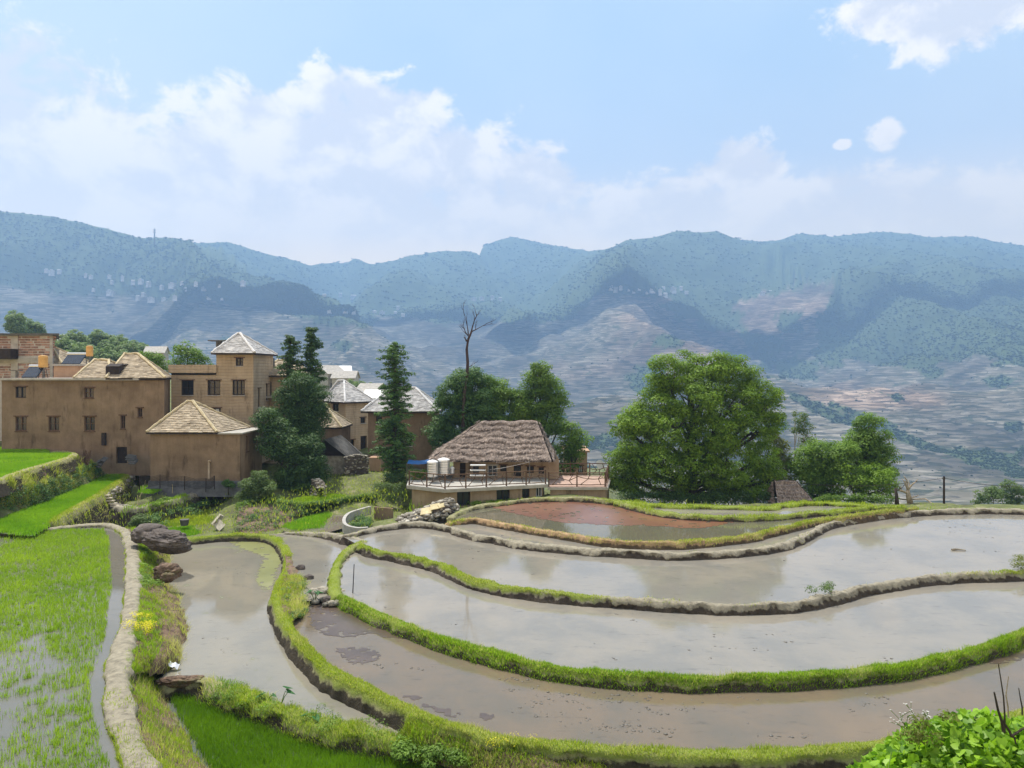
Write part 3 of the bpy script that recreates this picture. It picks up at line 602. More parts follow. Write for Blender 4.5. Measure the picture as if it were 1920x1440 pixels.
# redder soil on the bare slopes of the right
px_, py_ = proj(np.stack([X, Y, Z], -1))
red = np.exp(-((px_-1400)/260)**2-((py_-585)/55)**2)+.9*np.exp(-((px_-1270)/120)**2-((py_-670)/40)**2)+.8*np.exp(-((px_-1640)/180)**2-((py_-745)/35)**2)+.5*np.exp(-((px_-1050)/120)**2-((py_-700)/30)**2)
m, N, b, o = base_mat('hillside'); M['hillside'] = m
geo = N.node('ShaderNodeNewGeometry').outputs['Position']
fo = N.node('ShaderNodeAttribute', attribute_name='forest').outputs['Fac']; rd = N.node('ShaderNodeAttribute', attribute_name='red').outputs['Fac']
warp = N.noise(geo, .004, 3)
cz = N.vmath('MULTIPLY', geo, (.030, .030, .42)).outputs[0]
bands = N.math('ADD', N.math('MULTIPLY', N.noise(cz, 1, 6, .72, .8), .75), N.math('MULTIPLY', N.noise(N.vmath('MULTIPLY', geo, (.16, .16, .9)).outputs[0], 1, 4, .7, .3), .25))
plots = N.node('ShaderNodeTexVoronoi'); N.l.new(N.vmath('MULTIPLY', geo, (.05, .05, .5)).outputs[0], plots.inputs['Vector']); plots.inputs['Scale'].default_value = 1
pc = N.node('ShaderNodeSeparateColor'); N.l.new(plots.outputs['Color'], pc.inputs[0])
f = N.math('ADD', N.math('MULTIPLY', bands, .62), N.math('MULTIPLY', pc.outputs[0], .38))
pale = N.ramp(f, [(.30, (.045, .052, .03)), (.42, (.10, .095, .06)), (.50, (.15, .13, .09)), (.58, (.19, .165, .12)), (.70, (.30, .265, .21))])
redc = N.ramp(f, [(.28, (.09, .07, .05)), (.42, (.22, .15, .10)), (.55, (.34, .24, .17)), (.7, (.48, .36, .27))])
rdm = N.rng(N.math('ADD', rd, N.math('MULTIPLY', N.math('SUBTRACT', N.noise(geo, .012, 5), .5), .9)), .25, .8)
col = N.mix(rdm, pale, redc)
big = N.rng(N.noise(geo, .0045, 4, .6), .38, .62, .42, .95)
g3 = N.node('ShaderNodeCombineColor'); [N.l.new(big, g3.inputs[i]) for i in range(3)]
col = N.mix(1, col, g3.outputs[0], 'MULTIPLY')
sz = N.node('ShaderNodeSeparateXYZ'); N.l.new(geo, sz.inputs[0])
tri = N.math('PINGPONG', N.math('ADD', N.math('MULTIPLY', sz.outputs[2], .26), N.math('MULTIPLY', N.noise(geo, .012, 5, .6), 5.)), .5)
ln = N.rng(tri, .03, .16, .5, 1.12); g4 = N.node('ShaderNodeCombineColor'); [N.l.new(ln, g4.inputs[i]) for i in range(3)]
col = N.mix(1, col, g4.outputs[0], 'MULTIPLY')
scrub = N.rng(N.noise(geo, .03, 5, .7), .60, .66)
col = N.mix(N.math('MULTIPLY', scrub, .8), col, (.05, .07, .03))
fcol = N.ramp(N.noise(geo, .03, 6, .7), [(.3, (.05, .07, .028)), (.6, (.075, .105, .04)), (.8, (.11, .14, .055))])
N.l.new(N.mix(fo, col, fcol), b.inputs['Base Color']); b.inputs['Roughness'].default_value = .95; b.inputs['Specular IOR Level'].default_value = .1
hs = mesh('hills', np.stack([X, Y, Z], -1).reshape(-1, 3), Fc, m, smooth=False, vattr={'forest': fm.ravel(), 'red': red.ravel()}); tag(hs, kind='structure')
HX, HY, HZ, HF = X[:-2], Y[:-2], Z[:-2], fm[:-2]
HPX, HPY = px_[:-2], py_[:-2]
def hill_at(px, py):
    """point of the mountainside seen at a pixel"""
    d = np.abs(HPX-px)*.6+np.abs(HPY-py); i = np.unravel_index(np.argmin(d), d.shape); return np.array([HX[i], HY[i], HZ[i]])

# forest crowns: nobody could count them
ico_v = []
g_ = (1+5**.5)/2
for a, b_ in ((1, g_), (-1, g_), (1, -g_), (-1, -g_)):
    ico_v += [(a, b_, 0), (0, a, b_), (b_, 0, a)]
ico_v = np.array(ico_v, float)/math.hypot(1, g_)
import itertools
ico_f = []
for a, b_, c in itertools.combinations(range(12), 3):
    d = [np.linalg.norm(ico_v[a]-ico_v[b_]), np.linalg.norm(ico_v[b_]-ico_v[c]), np.linalg.norm(ico_v[a]-ico_v[c])]
    if max(d) < 1.06:
        n = np.cross(ico_v[b_]-ico_v[a], ico_v[c]-ico_v[a])
        ico_f.append((a, b_, c) if n@(ico_v[a]+ico_v[b_]+ico_v[c]) > 0 else (a, c, b_))
ico_f = np.array(ico_f)
def blobs_mesh(C, R, flat=.85, jit=.22, rg_=rng):
    n = len(C); V = ico_v[None]*(1+jit*rg_.standard_normal((n, 12, 1)))*R[:, None, None]; V[..., 2] *= flat
    th = rg_.random(n)*6.28; c, s = np.cos(th)[:, None], np.sin(th)[:, None]
    x = V[..., 0]*c-V[..., 1]*s; y = V[..., 0]*s+V[..., 1]*c
    V = np.stack([x, y, V[..., 2]], -1)+C[:, None, :]
    return V.reshape(-1, 3), (ico_f[None]+np.arange(n)[:, None, None]*12).reshape(-1, 3)
wts = (HF*(1.0)).copy(); wts[:10] = 0
wts[HPY > 960] = 0
wts = wts*np.clip((3600-HY)/3600, .3, 1); wts = (wts/wts.sum()).ravel()
NC = 70000
pick = rng.choice(HX.size, NC, p=wts)
jit_ = rng.random((NC, 2))-.5
Cx = HX.ravel()[pick]; Cy = HY.ravel()[pick]; Cz = HZ.ravel()[pick]
spx = Cy*5/F
C = np.stack([Cx+jit_[:, 0]*spx*1.3, Cy+jit_[:, 1]*8, Cz], -1)
R = (Cy/F)*(1.1+1.9*rng.random(NC)**2)*np.where(Cy < 1300, 1.25, 1)
C[:, 2] += R*.12
V, Fc = blobs_mesh(C, R, .6, .14)
m, N, b, o = base_mat('far_foliage'); M['far_foliage'] = m
t = N.node('ShaderNodeAttribute', attribute_name='tint').outputs['Fac']; geo = N.node('ShaderNodeNewGeometry').outputs['Position']
f = N.math('ADD', N.math('MULTIPLY', t, .3), N.math('ADD', N.math('MULTIPLY', N.noise(geo, .006, 4, .6), .45), N.math('MULTIPLY', N.noise(geo, .0017, 3, .5), .55)))
N.l.new(N.ramp(f, [(.3, (.022, .036, .015)), (.6, (.045, .07, .028)), (.85, (.09, .12, .045))]), b.inputs['Base Color']); b.inputs['Roughness'].default_value = .9; b.inputs['Specular IOR Level'].default_value = .1
tr = N.node('ShaderNodeBsdfTranslucent'); tr.inputs[0].default_value = (.07, .10, .04, 1); mx = N.node('ShaderNodeMixShader'); mx.inputs[0].default_value = .6; N.l.new(b.outputs[0], mx.inputs[1]); N.l.new(tr.outputs[0], mx.inputs[2]); N.l.new(mx.outputs[0], o.inputs[0])
fo_ = mesh('forest', V, Fc, m, smooth=True, tint=np.repeat(rng.random(NC), 20)); tag(fo_, kind='stuff')
# scattered single bushes on the terraces
wt2 = ((HF < .5)*1.); wt2[:30] = 0; wt2 = wt2*(fbm(v3(HX/160, HY/160, 9), 3, 12) > .5); wt2 = (wt2/wt2.sum()).ravel()
NS = 2600; pick = rng.choice(HX.size, NS, p=wt2); Cy = HY.ravel()[pick]
C = np.stack([HX.ravel()[pick], Cy, HZ.ravel()[pick]], -1); R = (Cy/F)*(.7+1.8*rng.random(NS)**3); C[:, 2] += R*.4
V, Fc = blobs_mesh(C, R); tag(mesh('shrubbery', V, Fc, m, tint=np.repeat(rng.random(NS), 20)), kind='stuff')

# far villages
def far_house(w_, d_, h_, floors, roof, seed):
    r = random.Random(seed); root = MB(); wins = MB()
    root.abox(-w_/2, w_/2, -d_/2, d_/2, -6, h_, .5+.3*r.random())
    if roof: 
        root.face([(-w_/2-.5, -d_/2-.5, h_+.05), (w_/2+.5, -d_/2-.5, h_+.05), (w_/2+.5, 0, h_+2.4), (-w_/2-.5, 0, h_+2.4)], .2)
        root.face([(w_/2+.5, d_/2+.5, h_+.05), (-w_/2-.5, d_/2+.5, h_+.05), (-w_/2-.5, 0, h_+2.4), (w_/2+.5, 0, h_+2.4)], .2)
        root.face([(-w_/2, -d_/2, h_), (-w_/2, 0, h_+2.3), (-w_/2, d_/2, h_)]); root.face([(w_/2, -d_/2, h_), (w_/2, d_/2, h_), (w_/2, 0, h_+2.3)])
    else:
        root.abox(-w_/2-.4, w_/2+.4, -d_/2-.4, d_/2+.4, h_, h_+.4, .8); root.abox(-w_/4, w_/8, -d_/4, d_/4, h_+.4, h_+3, .6)
    for k in range(floors):
        n = int(w_/3.2)
        for i in range(n):
            x = -w_/2+(i+.5)*w_/n; z = (k+.5)*h_/floors
            wins.abox(x-.7, x+.7, -d_/2-.12, -d_/2+.2, z-.8, z+.8)
    return root, wins
variants = []
for i, a in enumerate([(13, 10, 11, 3, 0), (10, 9, 8, 2, 1), (18, 10, 9, 3, 0), (9, 8, 13, 4, 0), (14, 9, 6, 2, 1)]):
    variants.append(far_house(*a, i))
vill = {'L': [(88, 508, 1), (100, 511, 0), (112, 507, 1), (165, 514, 3), (172, 518, 0), (205, 517, 0), (228, 522, 3), (213, 528, 1), (252, 530, 1), (262, 526, 0), (278, 533, 1), (325, 532, 2), (342, 530, 2), (366, 532, 0), (410, 534, 3), (459, 531, 0), (303, 536, 1), (176, 545, 1), (203, 550, 0), (212, 547, 3),
              (268, 551, 1), (282, 558, 2), (310, 560, 2), (326, 558, 0), (258, 556, 1), (384, 538, 1), (392, 556, 4), (416, 557, 1), (350, 541, 1), (335, 545, 4)],
        'C': [(620, 580, 1), (635, 579, 2), (650, 581, 0), (664, 582, 1), (534, 575, 3), (540, 571, 0), (700, 585, 1), (715, 588, 0), (742, 586, 1), (754, 588, 4), (888, 560, 2), (905, 559, 2), (925, 556, 0), (940, 555, 1), (610, 552, 4), (640, 553, 1), (660, 555, 4), (745, 575, 1)],
        'R': [(1145, 538, 0), (1155, 541, 1), (1165, 538, 0), (1176, 540, 3), (1188, 543, 1), (1198, 540, 0), (1212, 545, 1), (1225, 543, 0), (1236, 548, 3), (1248, 552, 1), (1240, 541, 1), (1262, 545, 0), (1275, 540, 1), (1285, 548, 4), (1432, 549, 2), (1445, 546, 1)]}
txt = {'L': ('small pale house of the hazy village on the far mountainside at left', 'houses of the far village on the left slope'),
       'C': ('tiny pale house among woods on the far mountainside below the lowest gap in the ridge', 'houses of the far hamlets below the gap in the ridge'),
       'R': ('small pale house above the reddish bare terraces on the far slope', 'houses of the far village above the bare terraces')}
protos = {}
for key, lst in vill.items():
    for (px, py, v) in lst:
        p = hill_at(px, py+5)
        if v not in protos:
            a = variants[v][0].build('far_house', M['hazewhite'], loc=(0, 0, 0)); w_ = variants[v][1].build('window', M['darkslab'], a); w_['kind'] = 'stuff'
            protos[v] = (a, w_)
        else:
            pa, pw = protos[v]; a = pa.copy(); COL.objects.link(a); w_ = pw.copy(); w_.parent = a; COL.objects.link(w_)
        s = (.8+.5*rnd.random())*p[1]/2500*1.0
        a.location = Vector(p)+Vector((0, -3, 2)); a.rotation_euler.z = rnd.uniform(-.6, .6); a.scale = (s, s, s)
        tag(a, txt[key][0], 'house', txt[key][1])
# mast on the left ridge
p = hill_at(287, 460); t = MB(); b0 = np.array(p)
t.tube([b0, b0+(0, 0, 44)], [2, 1.1], 6); mast = t.build('radio_mast', M['darkslab']); tag(mast, 'thin radio mast standing on the crest of the far left ridge', 'mast')
for z in (34, 40): t = MB(); t.box(b0+(0, 0, z), (2.6, 0, 0), (0, 2.6, 0), (0, 0, 1.2)); t.build('antenna', M['hazewhite'], mast)

# air between: one closed box of even haze
hz = MB(); hz.abox(-4400, 5200, -70, 3950, -330, 740)
hzo = hz.build('haze', M['glass'], loc=(0, 0, 0)); tag(hzo, kind='stuff')
m = bpy.data.materials.new('haze'); m.use_nodes = True; N = NT(m.node_tree); o = N.node('ShaderNodeOutputMaterial'); v = N.node('ShaderNodeVolumePrincipled')
v.inputs['Color'].default_value = (.325, .53, .855, 1); v.inputs['Density'].default_value = .00036; v.inputs['Anisotropy'].default_value = .25
N.l.new(v.outputs[0], o.inputs['Volume']); hzo.data.materials[0] = m
M['haze'] = m
# ------------------------------------------------------------------ buildings
Zv = np.array([0, 0, 1.])
class Facade:
    """wall plane through A with horizontal direction U; outward normal Nn"""
    def __init__(s, A, B):
        s.A = np.array([A[0], A[1], 0.]); B = np.array([B[0], B[1], 0.]); s.L = np.linalg.norm(B-s.A); s.U = (B-s.A)/s.L
        s.N = np.array([s.U[1], -s.U[0], 0.])       # walking A->B with the outside on the right hand
    def pt(s, u, z, d=0): return s.A+s.U*u+Zv*z+s.N*d
    def px(s, px, py):
        d = np.array([(px-960)/F, 1, (700-py)/F]); t = (s.A@s.N)/(d@s.N); p = d*t
        return (p-s.A)@s.U, p[2]
    def rect(s, x0, y0, x1, y1):
        a = s.px(x0, y0); b = s.px(x1, y1); return (min(a[0], b[0]), max(a[0], b[0]), min(a[1], b[1]), max(a[1], b[1]))
def wall_panel(mb, fc, z0, z1, ops=(), depth=.24, cell=1.2, bump=0.0):
    us = sorted({0., fc.L} | {v for o in ops for v in o[:2]} | set(np.arange(cell, fc.L, cell))); zs = sorted({z0, z1} | {v for o in ops for v in o[2:4]} | set(np.arange(z0+cell, z1, cell)))
    for i in range(len(us)-1):
        for j in range(len(zs)-1):
            cu, cz = (us[i]+us[i+1])/2, (zs[j]+zs[j+1])/2
            if any(o[0] < cu < o[1] and o[2] < cz < o[3] for o in ops): continue
            mb.face([fc.pt(us[i], zs[j]), fc.pt(us[i+1], zs[j]), fc.pt(us[i+1], zs[j+1]), fc.pt(us[i], zs[j+1])])
    for (a, b_, c, d) in ops:
        for p, q in (((a, c), (b_, c)), ((b_, c), (b_, d)), ((b_, d), (a, d)), ((a, d), (a, c))):
            mb.face([fc.pt(*p), fc.pt(*q), fc.pt(*q, -depth), fc.pt(*p, -depth)])
def window(fc, op, parent, kind='wood', nx=2, nz=2, name='window', hood=True, curtain=False, sill=True, depth=.12):
    a, b_, c, d = op; fm_ = M['wood'] if kind == 'wood' else M['whiteframe'] if kind == 'white' else M['darkwood']
    w_ = .05; mb = MB()
    def bar(u0, u1, z0, z1, dd=0.): mb.box(fc.pt((u0+u1)/2, (z0+z1)/2, -depth+dd), fc.U*(u1-u0)/2, Zv*(z1-z0)/2, fc.N*.03)
    bar(a+.002, a+w_+.02, c+.002, d-.002); bar(b_-w_-.02, b_-.002, c+.002, d-.002); bar(a+w_+.02, b_-w_-.02, c+.002, c+w_+.02); bar(a+w_+.02, b_-w_-.02, d-w_-.02, d-.002)
    for i in range(1, nx): u = a+(b_-a)*i/nx; bar(u-.025, u+.025, c+w_+.02, d-w_-.02, .004)
    for j in range(1, nz): z = c+(d-c)*j/nz; bar(a+w_+.02, b_-w_-.02, z-.02, z+.02, .008)
    o = mb.build(name, fm_, parent)
    p = MB(); p.face([fc.pt(a+.01, c+.01, -depth-.035), fc.pt(b_-.01, c+.01, -depth-.035), fc.pt(b_-.01, d-.01, -depth-.035), fc.pt(a+.01, d-.01, -depth-.035)])
    p.build('pane', M['glass'], o)
    if curtain:
        q = MB(); q.box(fc.pt((a+b_)/2, c+(d-c)*.6, -depth-.02), fc.U*(b_-a)*.3, Zv*(d-c)*.28, fc.N*.008); q.build('curtain', M['curtain'], o)
    if hood:
        q = MB(); q.box(fc.pt((a+b_)/2, d+.035, .045), fc.U*((b_-a)/2+.11), Zv*.035, fc.N*.06); q.build('lintel', M['wood'] if kind != 'white' else M['concrete'], o)
    if sill:
        q = MB(); q.box(fc.pt((a+b_)/2, c-.035, .03), fc.U*((b_-a)/2+.03), Zv*.03, fc.N*.05); q.build('sill', M['wood'] if kind == 'wood' else M['concrete'], o)
    return o
def door(fc, op, parent, m='darkwood', label=None):
    a, b_, c, d = op; mb = MB()
    mb.box(fc.pt((a+b_)/2, (c+d)/2, -.2), fc.U*((b_-a)/2-.004), Zv*((d-c)/2-.004), fc.N*.02)
    for i in range(1, 4): u = a+(b_-a)*i/4; mb.box(fc.pt(u, (c+d)/2, -.175), fc.U*.015, Zv*((d-c)/2-.03), fc.N*.01)
    o = mb.build('door', M[m], parent)
    if label: o['label'] = label
    return o
def tiled_plane(mb, e0, e1, r1, r0, course=.17, tw=.3, th=.035, seed=0, skip=None):
    """eave e0->e1 (left to right seen from outside), ridge r0->r1; slabs laid in courses"""
    r = random.Random(seed); e0, e1, r1, r0 = map(lambda p: np.asarray(p, float), (e0, e1, r1, r0))
    nn = np.cross(e1-e0, (r0+r1)/2-(e0+e1)/2); nn /= np.linalg.norm(nn)
    if nn[2] < 0: nn = -nn
    sl = np.linalg.norm((r0+r1)/2-(e0+e1)/2); n = max(3, int(sl/course)); W = np.linalg.norm(e1-e0)
    mb.face([e0-nn*.03, e1-nn*.03, r1-nn*.03, r0-nn*.03], .3)
    for i in range(n):
        t0, t1 = i/n, min(1, (i+1.25)/n)
        a0, a1 = e0+(r0-e0)*t0, e1+(r1-e1)*t0; b0, b1 = e0+(r0-e0)*t1, e1+(r1-e1)*t1
        k = max(1, int(np.linalg.norm(a1-a0)/tw)); cut = [0]+[(j+r.uniform(-.25, .25))/k for j in range(1, k)]+[1]
        rowt = r.uniform(-.12, .12)
        for j in range(k):
            u0, u1 = cut[j], cut[j+1]
            lift = th*(.7+.7*r.random()); dn = (a0-b0)/np.linalg.norm(a0-b0)*r.uniform(-.02, .04) if np.linalg.norm(a0-b0) > 0 else 0
            p0 = a0+(a1-a0)*u0+nn*lift+dn; p1 = a0+(a1-a0)*u1+nn*(lift+r.uniform(-.01, .01))+dn; p2 = b0+(b1-b0)*u1+nn*.006; p3 = b0+(b1-b0)*u0+nn*.006
            if skip is not None and skip((p0+p2)/2): continue
            t = min(1, max(0, r.gauss(.5, .22)+rowt))
            mb.face([p0, p1, p2, p3], t); mb.face([p0-nn*(lift+.02), p1-nn*(lift+.02), p1, p0], t*.6)
def ridge_cap(pts_list, m, parent, rad=.1, seed=0):
    mb = MB(); r = random.Random(seed)
    for a, b_ in pts_list:
        a = np.asarray(a, float); b_ = np.asarray(b_, float); n = max(2, int(np.linalg.norm(b_-a)/.22))
        pts = [a+(b_-a)*i/n+np.array([0, 0, r.uniform(-.015, .03)]) for i in range(n+1)]
        mb.tube(pts, [rad*r.uniform(.75, 1.15) for _ in pts], 6)
    return mb.build('ridge_cap', m, parent)
def hip_roof(parent, c4, apex2, ov=.3, m='tile_tan', cap='cap_tan', seed=0, skip=None, planes=(0, 1, 2, 3), course=.17):
    """c4: eave corners (front-left, front-right, back-right, back-left); apex2: ridge ends (left, right)"""
    c = [np.asarray(p, float) for p in c4]; L, R_ = [np.asarray(p, float) for p in apex2]
    cen = sum(c)/4
    c = [p+(p-cen)/np.linalg.norm((p-cen)[:2])*ov*1.3*np.array([1, 1, 0]) for p in c]
    mb = MB()
    quads = [(c[0], c[1], R_, L), (c[1], c[2], R_, R_), (c[2], c[3], L, R_), (c[3], c[0], L, L)]
    for i in planes: tiled_plane(mb, *quads[i], seed=seed+i, skip=skip, course=course)
    mb.face([p-Zv*.05 for p in c][::-1], .2)
    ro = mb.build('roof', M[m], parent)
    lines = [(c[0], L), (c[1], R_), (c[2], R_), (c[3], L)]
    if np.linalg.norm(L-R_) > .1: lines.append((L, R_))
    ridge_cap([(a+Zv*.03, b_+Zv*.05) for a, b_ in lines], M[cap], ro, seed=seed)
    e = MB()
    for i in range(4):
        a, b_ = c[i], c[(i+1) % 4]; d = (b_-a)/np.linalg.norm(b_-a)
        e.box((a+b_)/2-Zv*.07, (b_-a)/2, Zv*.05, np.array([d[1], -d[0], 0])*.04)
    eo = e.build('eave_board', M['darkwood'], ro)
    return ro, c
def xy(px, D): return np.array([(px-960)/F*D, D])
def rect_house(Lpx, Rpx, D, depth, z0, z1, rot=0, D2=None):
    """four corners on the ground: front-left, front-right, back-right, back-left"""
    A = xy(Lpx, D); B = xy(Rpx, D if D2 is None else D2)
    u = (B-A)/np.linalg.norm(B-A); n = np.array([-u[1], u[0]])
    return [A, B, B+n*depth, A+n*depth]
def walls(parent, cs, z0, z1, ops, m, name='wall'):
    """ops: {side: [rects]}; builds the four walls as one mesh"""
    mb = MB(); fcs = []
    for i in range(4):
        fc = Facade(cs[i], cs[(i+1) % 4]); fcs.append(fc); wall_panel(mb, fc, z0, z1, ops.get(i, ()))
    mb.build(name, M[m], parent); return fcs
def p3(c, z): return np.array([c[0], c[1], z])
def slab(parent, cs, z0, z1, ov, m='slab', name='roof_slab'):
    cen = sum(cs)/len(cs); mb = MB(); q = []
    n = len(cs)
    for i, c in enumerate(cs):
        d1 = (cs[i]-cs[i-1]); d1 = d1/np.linalg.norm(d1); d2 = (cs[(i+1) % n]-cs[i]); d2 = d2/np.linalg.norm(d2)
        n1 = np.array([d1[1], -d1[0]]); n2 = np.array([d2[1], -d2[0]]); k = (n1+n2)/(1+n1@n2+1e-6)
        q.append(c+k*ov)
    mb.face([p3(c, z1) for c in q]); mb.face([p3(c, z0) for c in q][::-1])
    for i in range(n): a, b_ = q[i], q[(i+1) % n]; mb.face([p3(a, z0), p3(b_, z0), p3(b_, z1), p3(a, z1)])
    return mb.build(name, M[m], parent)

# --- the long earth-walled house at left
D = 54.; cs = [xy(3, D), xy(308, D), xy(319, D+6), xy(3, D)+np.array([0, 6.])]; zt = (700-713)/F*D
H1 = empty('earth_house', (cs[0][0], D, -6.6), 'long two-storey earth-walled house with tan hip roofs and a hole in its roof', 'house')
f0 = Facade(cs[0], cs[1])
wr = [(29, 725, 49, 746), (158, 727, 176, 746), (258, 765, 267, 782), (29, 781, 50, 808), (91, 781, 111, 808), (158, 781, 178, 808), (226, 779, 235, 804)]
ops = [f0.rect(*r) for r in wr]; dr = f0.rect(218, 838, 238, 869); f1 = Facade(cs[1], cs[2])
walls(H1, cs, -7.4, zt, {0: ops+[dr], }, 'adobe')
for i, o_ in enumerate(ops): window(f0, o_, H1, kind='dark' if i == 0 else 'wood', nx=2, nz=1 if i == 0 else 2, sill=i != 0)
door(f0, dr, H1)
slab(H1, [cs[0], xy(256, D), xy(256, D)+np.array([0, 6.]), cs[3]], zt+.004, zt+.15, .28, 'concrete')
t = MB(); a, b_ = f0.px(194, 812), f0.px(199, 834)
t.box(f0.pt((a[0]+b_[0])/2, (a[1]+b_[1])/2, .12), f0.U*.12, Zv*.45, f0.N*.12); t.build('chimney', M['darkwood'], H1)
def apex(px, py, D): return P(px, py, D)
zr_ = zt+.17
def hole(p): x, y = proj(p); return 203 < x < 226 and 683 < y < 709 and p[1] < D+4
# big hip at the right end, smaller one in front of it at left
hip_roof(H1, [p3(xy(205, D), zr_), p3(cs[1], zr_), p3(cs[2], zr_), p3(xy(205, D)+np.array([0, 6.]), zr_)], [apex(234, 664, D+3.2), apex(258, 664, D+3.2)], ov=.22, seed=3, skip=hole)
hip_roof(H1, [p3(xy(143, D+.6), zr_), p3(xy(206, D+.6), zr_), p3(xy(206, D+.6)+np.array([0, 4.6]), zr_), p3(xy(143, D+.6)+np.array([0, 4.6]), zr_)], [apex(178, 675, D+3), apex(204, 676, D+3)], ov=.15, seed=9)
t = MB(); x0 = P(202, 684, D+.9); x1 = P(231, 684, D+.9)
t.box((x0+x1)/2+np.array([0, .35, 0]), (x1-x0)/2, np.array([0, .5, .04]), Zv*.03)
t.box(P(215, 697, D+.6), np.array([.5, 0, 0]), np.array([0, .3, .1]), Zv*.5)
t.build('roof_opening', M['darkwood'], H1)

# --- brick house behind it
D = 63.; cs = [xy(-70, D), xy(99, D), xy(101, D+7), xy(-70, D)+np.array([0, 7.])]
H = empty('brick_house', (cs[0][0], D, -6), 'unfinished red brick house with pale concrete columns and a dark flat roof slab', 'house')
zt = (700-629)/F*D; f0 = Facade(cs[0], cs[1])
mb = MB(); wall_panel(mb, f0, -6, zt); wall_panel(mb, Facade(cs[1], cs[2]), -6, zt); wall_panel(mb, Facade(cs[2], cs[3]), -6, zt); wall_panel(mb, Facade(cs[3], cs[0]), -6, zt); mb.build('wall', M['mortar'], H)
mb = MB(); mlow = MB(); r = random.Random(4); z = -.6
while z < zt-.1:
    if not (f0.px(0, 681)[1] < z < f0.px(0, 671)[1]):
        u = r.random()*.1
        while u < f0.L:
            l = r.uniform(.25, .6)
            if r.random() < .93: (mb if z > f0.px(0, 676)[1] else mlow).box(f0.pt(min(f0.L, u+l/2), z+.07, 0), f0.U*l/2*.94, Zv*.075, f0.N*r.uniform(.01, .04), r.random())
            u += l+(.1 if r.random() < .25 else 0)
    z += .21
mb.build('brickwork', M['brick'], H); mlow.build('brickwork', M['brick'], H)
for x in (28, 97):
    u = f0.px(x, 700)[0]; mb = MB(); mb.box(f0.pt(u, (zt-6)/2, .02), f0.U*(.3 if x < 90 else .12), Zv*(zt+6)/2*.999, f0.N*.06); mb.build('column', M['concrete'], H)
mb = MB(); z = f0.px(0, 676)[1]; mb.box(f0.pt(f0.L/2, z, .03), f0.U*f0.L/2, Zv*.22, f0.N*.04); mb.build('ring_beam', M['concrete'], H)
slab(H, cs, zt+.004, zt+.16, .45, 'darkslab')
mb = MB(); c = f0.pt(f0.px(8, 668)[0], f0.px(8, 664)[1], .5); mb.box(c, f0.U*1.2, Zv*.42, f0.N*.5); mb.build('awning', M['darkwood'], H)

# --- low house behind the long one, with a solar heater and a tank on it
D = 60.; cs = rect_house(101, 200, D, 5, 0, 0); zt = (700-686)/F*D
H = empty('earth_house', (cs[0][0], D, -5), 'low reddish earth house with a flat roof, behind the long house', 'house')
walls(H, cs, -5, zt, {}, 'adobe_red'); slab(H, cs, zt+.004, zt+.14, .2, 'concrete')
D = 64.; cs = rect_house(60, 118, D, 5, 0, 0); zt = (700-684)/F*D
H = empty('earth_house', (cs[0][0], D, -5), 'small house just behind the brick house, only its brown tiled roof slope showing', 'house')
walls(H, cs, -5, zt, {}, 'adobe_red')
hip_roof(H, [p3(c, zt) for c in cs], [apex(90, 650, D+2.5), apex(97, 650, D+2.5)], ov=.2, seed=19)

# --- tower house
D = 58.
cs = rect_house(321, 406, D, 6.5, 0, 0); zt = (700-697)/F*D
H4 = empty('tower_house', (cs[0][0], D, -7), 'plastered house with a tall tower under a grey pyramid roof and a flat-roofed wing', 'house')
fw = Facade(xy(321, D), xy(475, D))
big = [(340, 713, 363, 741), (389, 713, 413, 741), (436, 713, 459, 741), (390, 765, 414, 783)]
ops = [fw.rect(*r) for r in big]; top = fw.rect(442, 671, 456, 686)
lowtop = zt; twtop = (700-664)/F*D
tw = rect_house(405.5, 475, D, 4.8, 0, 0)
mb = MB(); fa = fw; wall_panel(mb, fa, -7.2, lowtop, ops)
# windows straddling the two bodies belong to the tower face
fb = Facade(tw[0], tw[1]); sh = (tw[0]-cs[0])[0]
o2 = [(a-sh, b_-sh, c, d) for (a, b_, c, d) in [top]]
wall_panel(mb, fb, lowtop, twtop, o2)
fs = Facade(tw[1], tw[2]); so = [(1.1, 1.5, -2.7, -1.2), (3.0, 3.45, -2.2, -.9), (1.1, 1.5, -4.6, -3.5)]
wall_panel(mb, fs, -7.2, twtop, so); wall_panel(mb, Facade(tw[2], tw[3]), -7.2, twtop); wall_panel(mb, Facade(tw[3], tw[0]), lowtop, twtop); wall_panel(mb, Facade(cs[2], cs[3]), -7.2, lowtop); wall_panel(mb, Facade(cs[3], cs[0]), -7.2, lowtop)
mb.build('wall', M['adobe_course'], H4)
for i, o_ in enumerate(ops):
    window(fa, o_, H4, kind='dark', nx=3 if i == 2 else 2, nz=2, curtain=i == 3)
for o_ in o2: window(fb, o_, H4, kind='dark', nx=3 if o_[1]-o_[0] > .8 else 2, nz=2, curtain=o_[3] < -2.6)
for o_ in so: window(fs, o_, H4, kind='dark', nx=1, nz=1)
slab(H4, [cs[0], tw[0], tw[0]+np.array([0, 6.5]), cs[3]], zt-.25, zt-.1, .0, 'concrete')
mb = MB()
q = [cs[0], tw[0]]; mb.box(p3((q[0]+q[1])/2+np.array([-.02, -.1]), zt+.22), np.array([(q[1]-q[0])[0]/2+.1, 0, 0]), np.array([0, .12, 0]), Zv*.32)
mb.box(p3((cs[0]+cs[3])/2+np.array([-.06, .15]), zt+.2), np.array([.12, 0, 0]), np.array([0, 3.1, 0]), Zv*.3)
mb.build('parapet', M['adobe_course'], H4)
hip_roof(H4, [p3(c, twtop+.08) for c in tw], [apex(446, 626, D+2.4), apex(450, 626, D+2.4)], ov=.34, m='tile_grey', cap='cap_grey', seed=31)
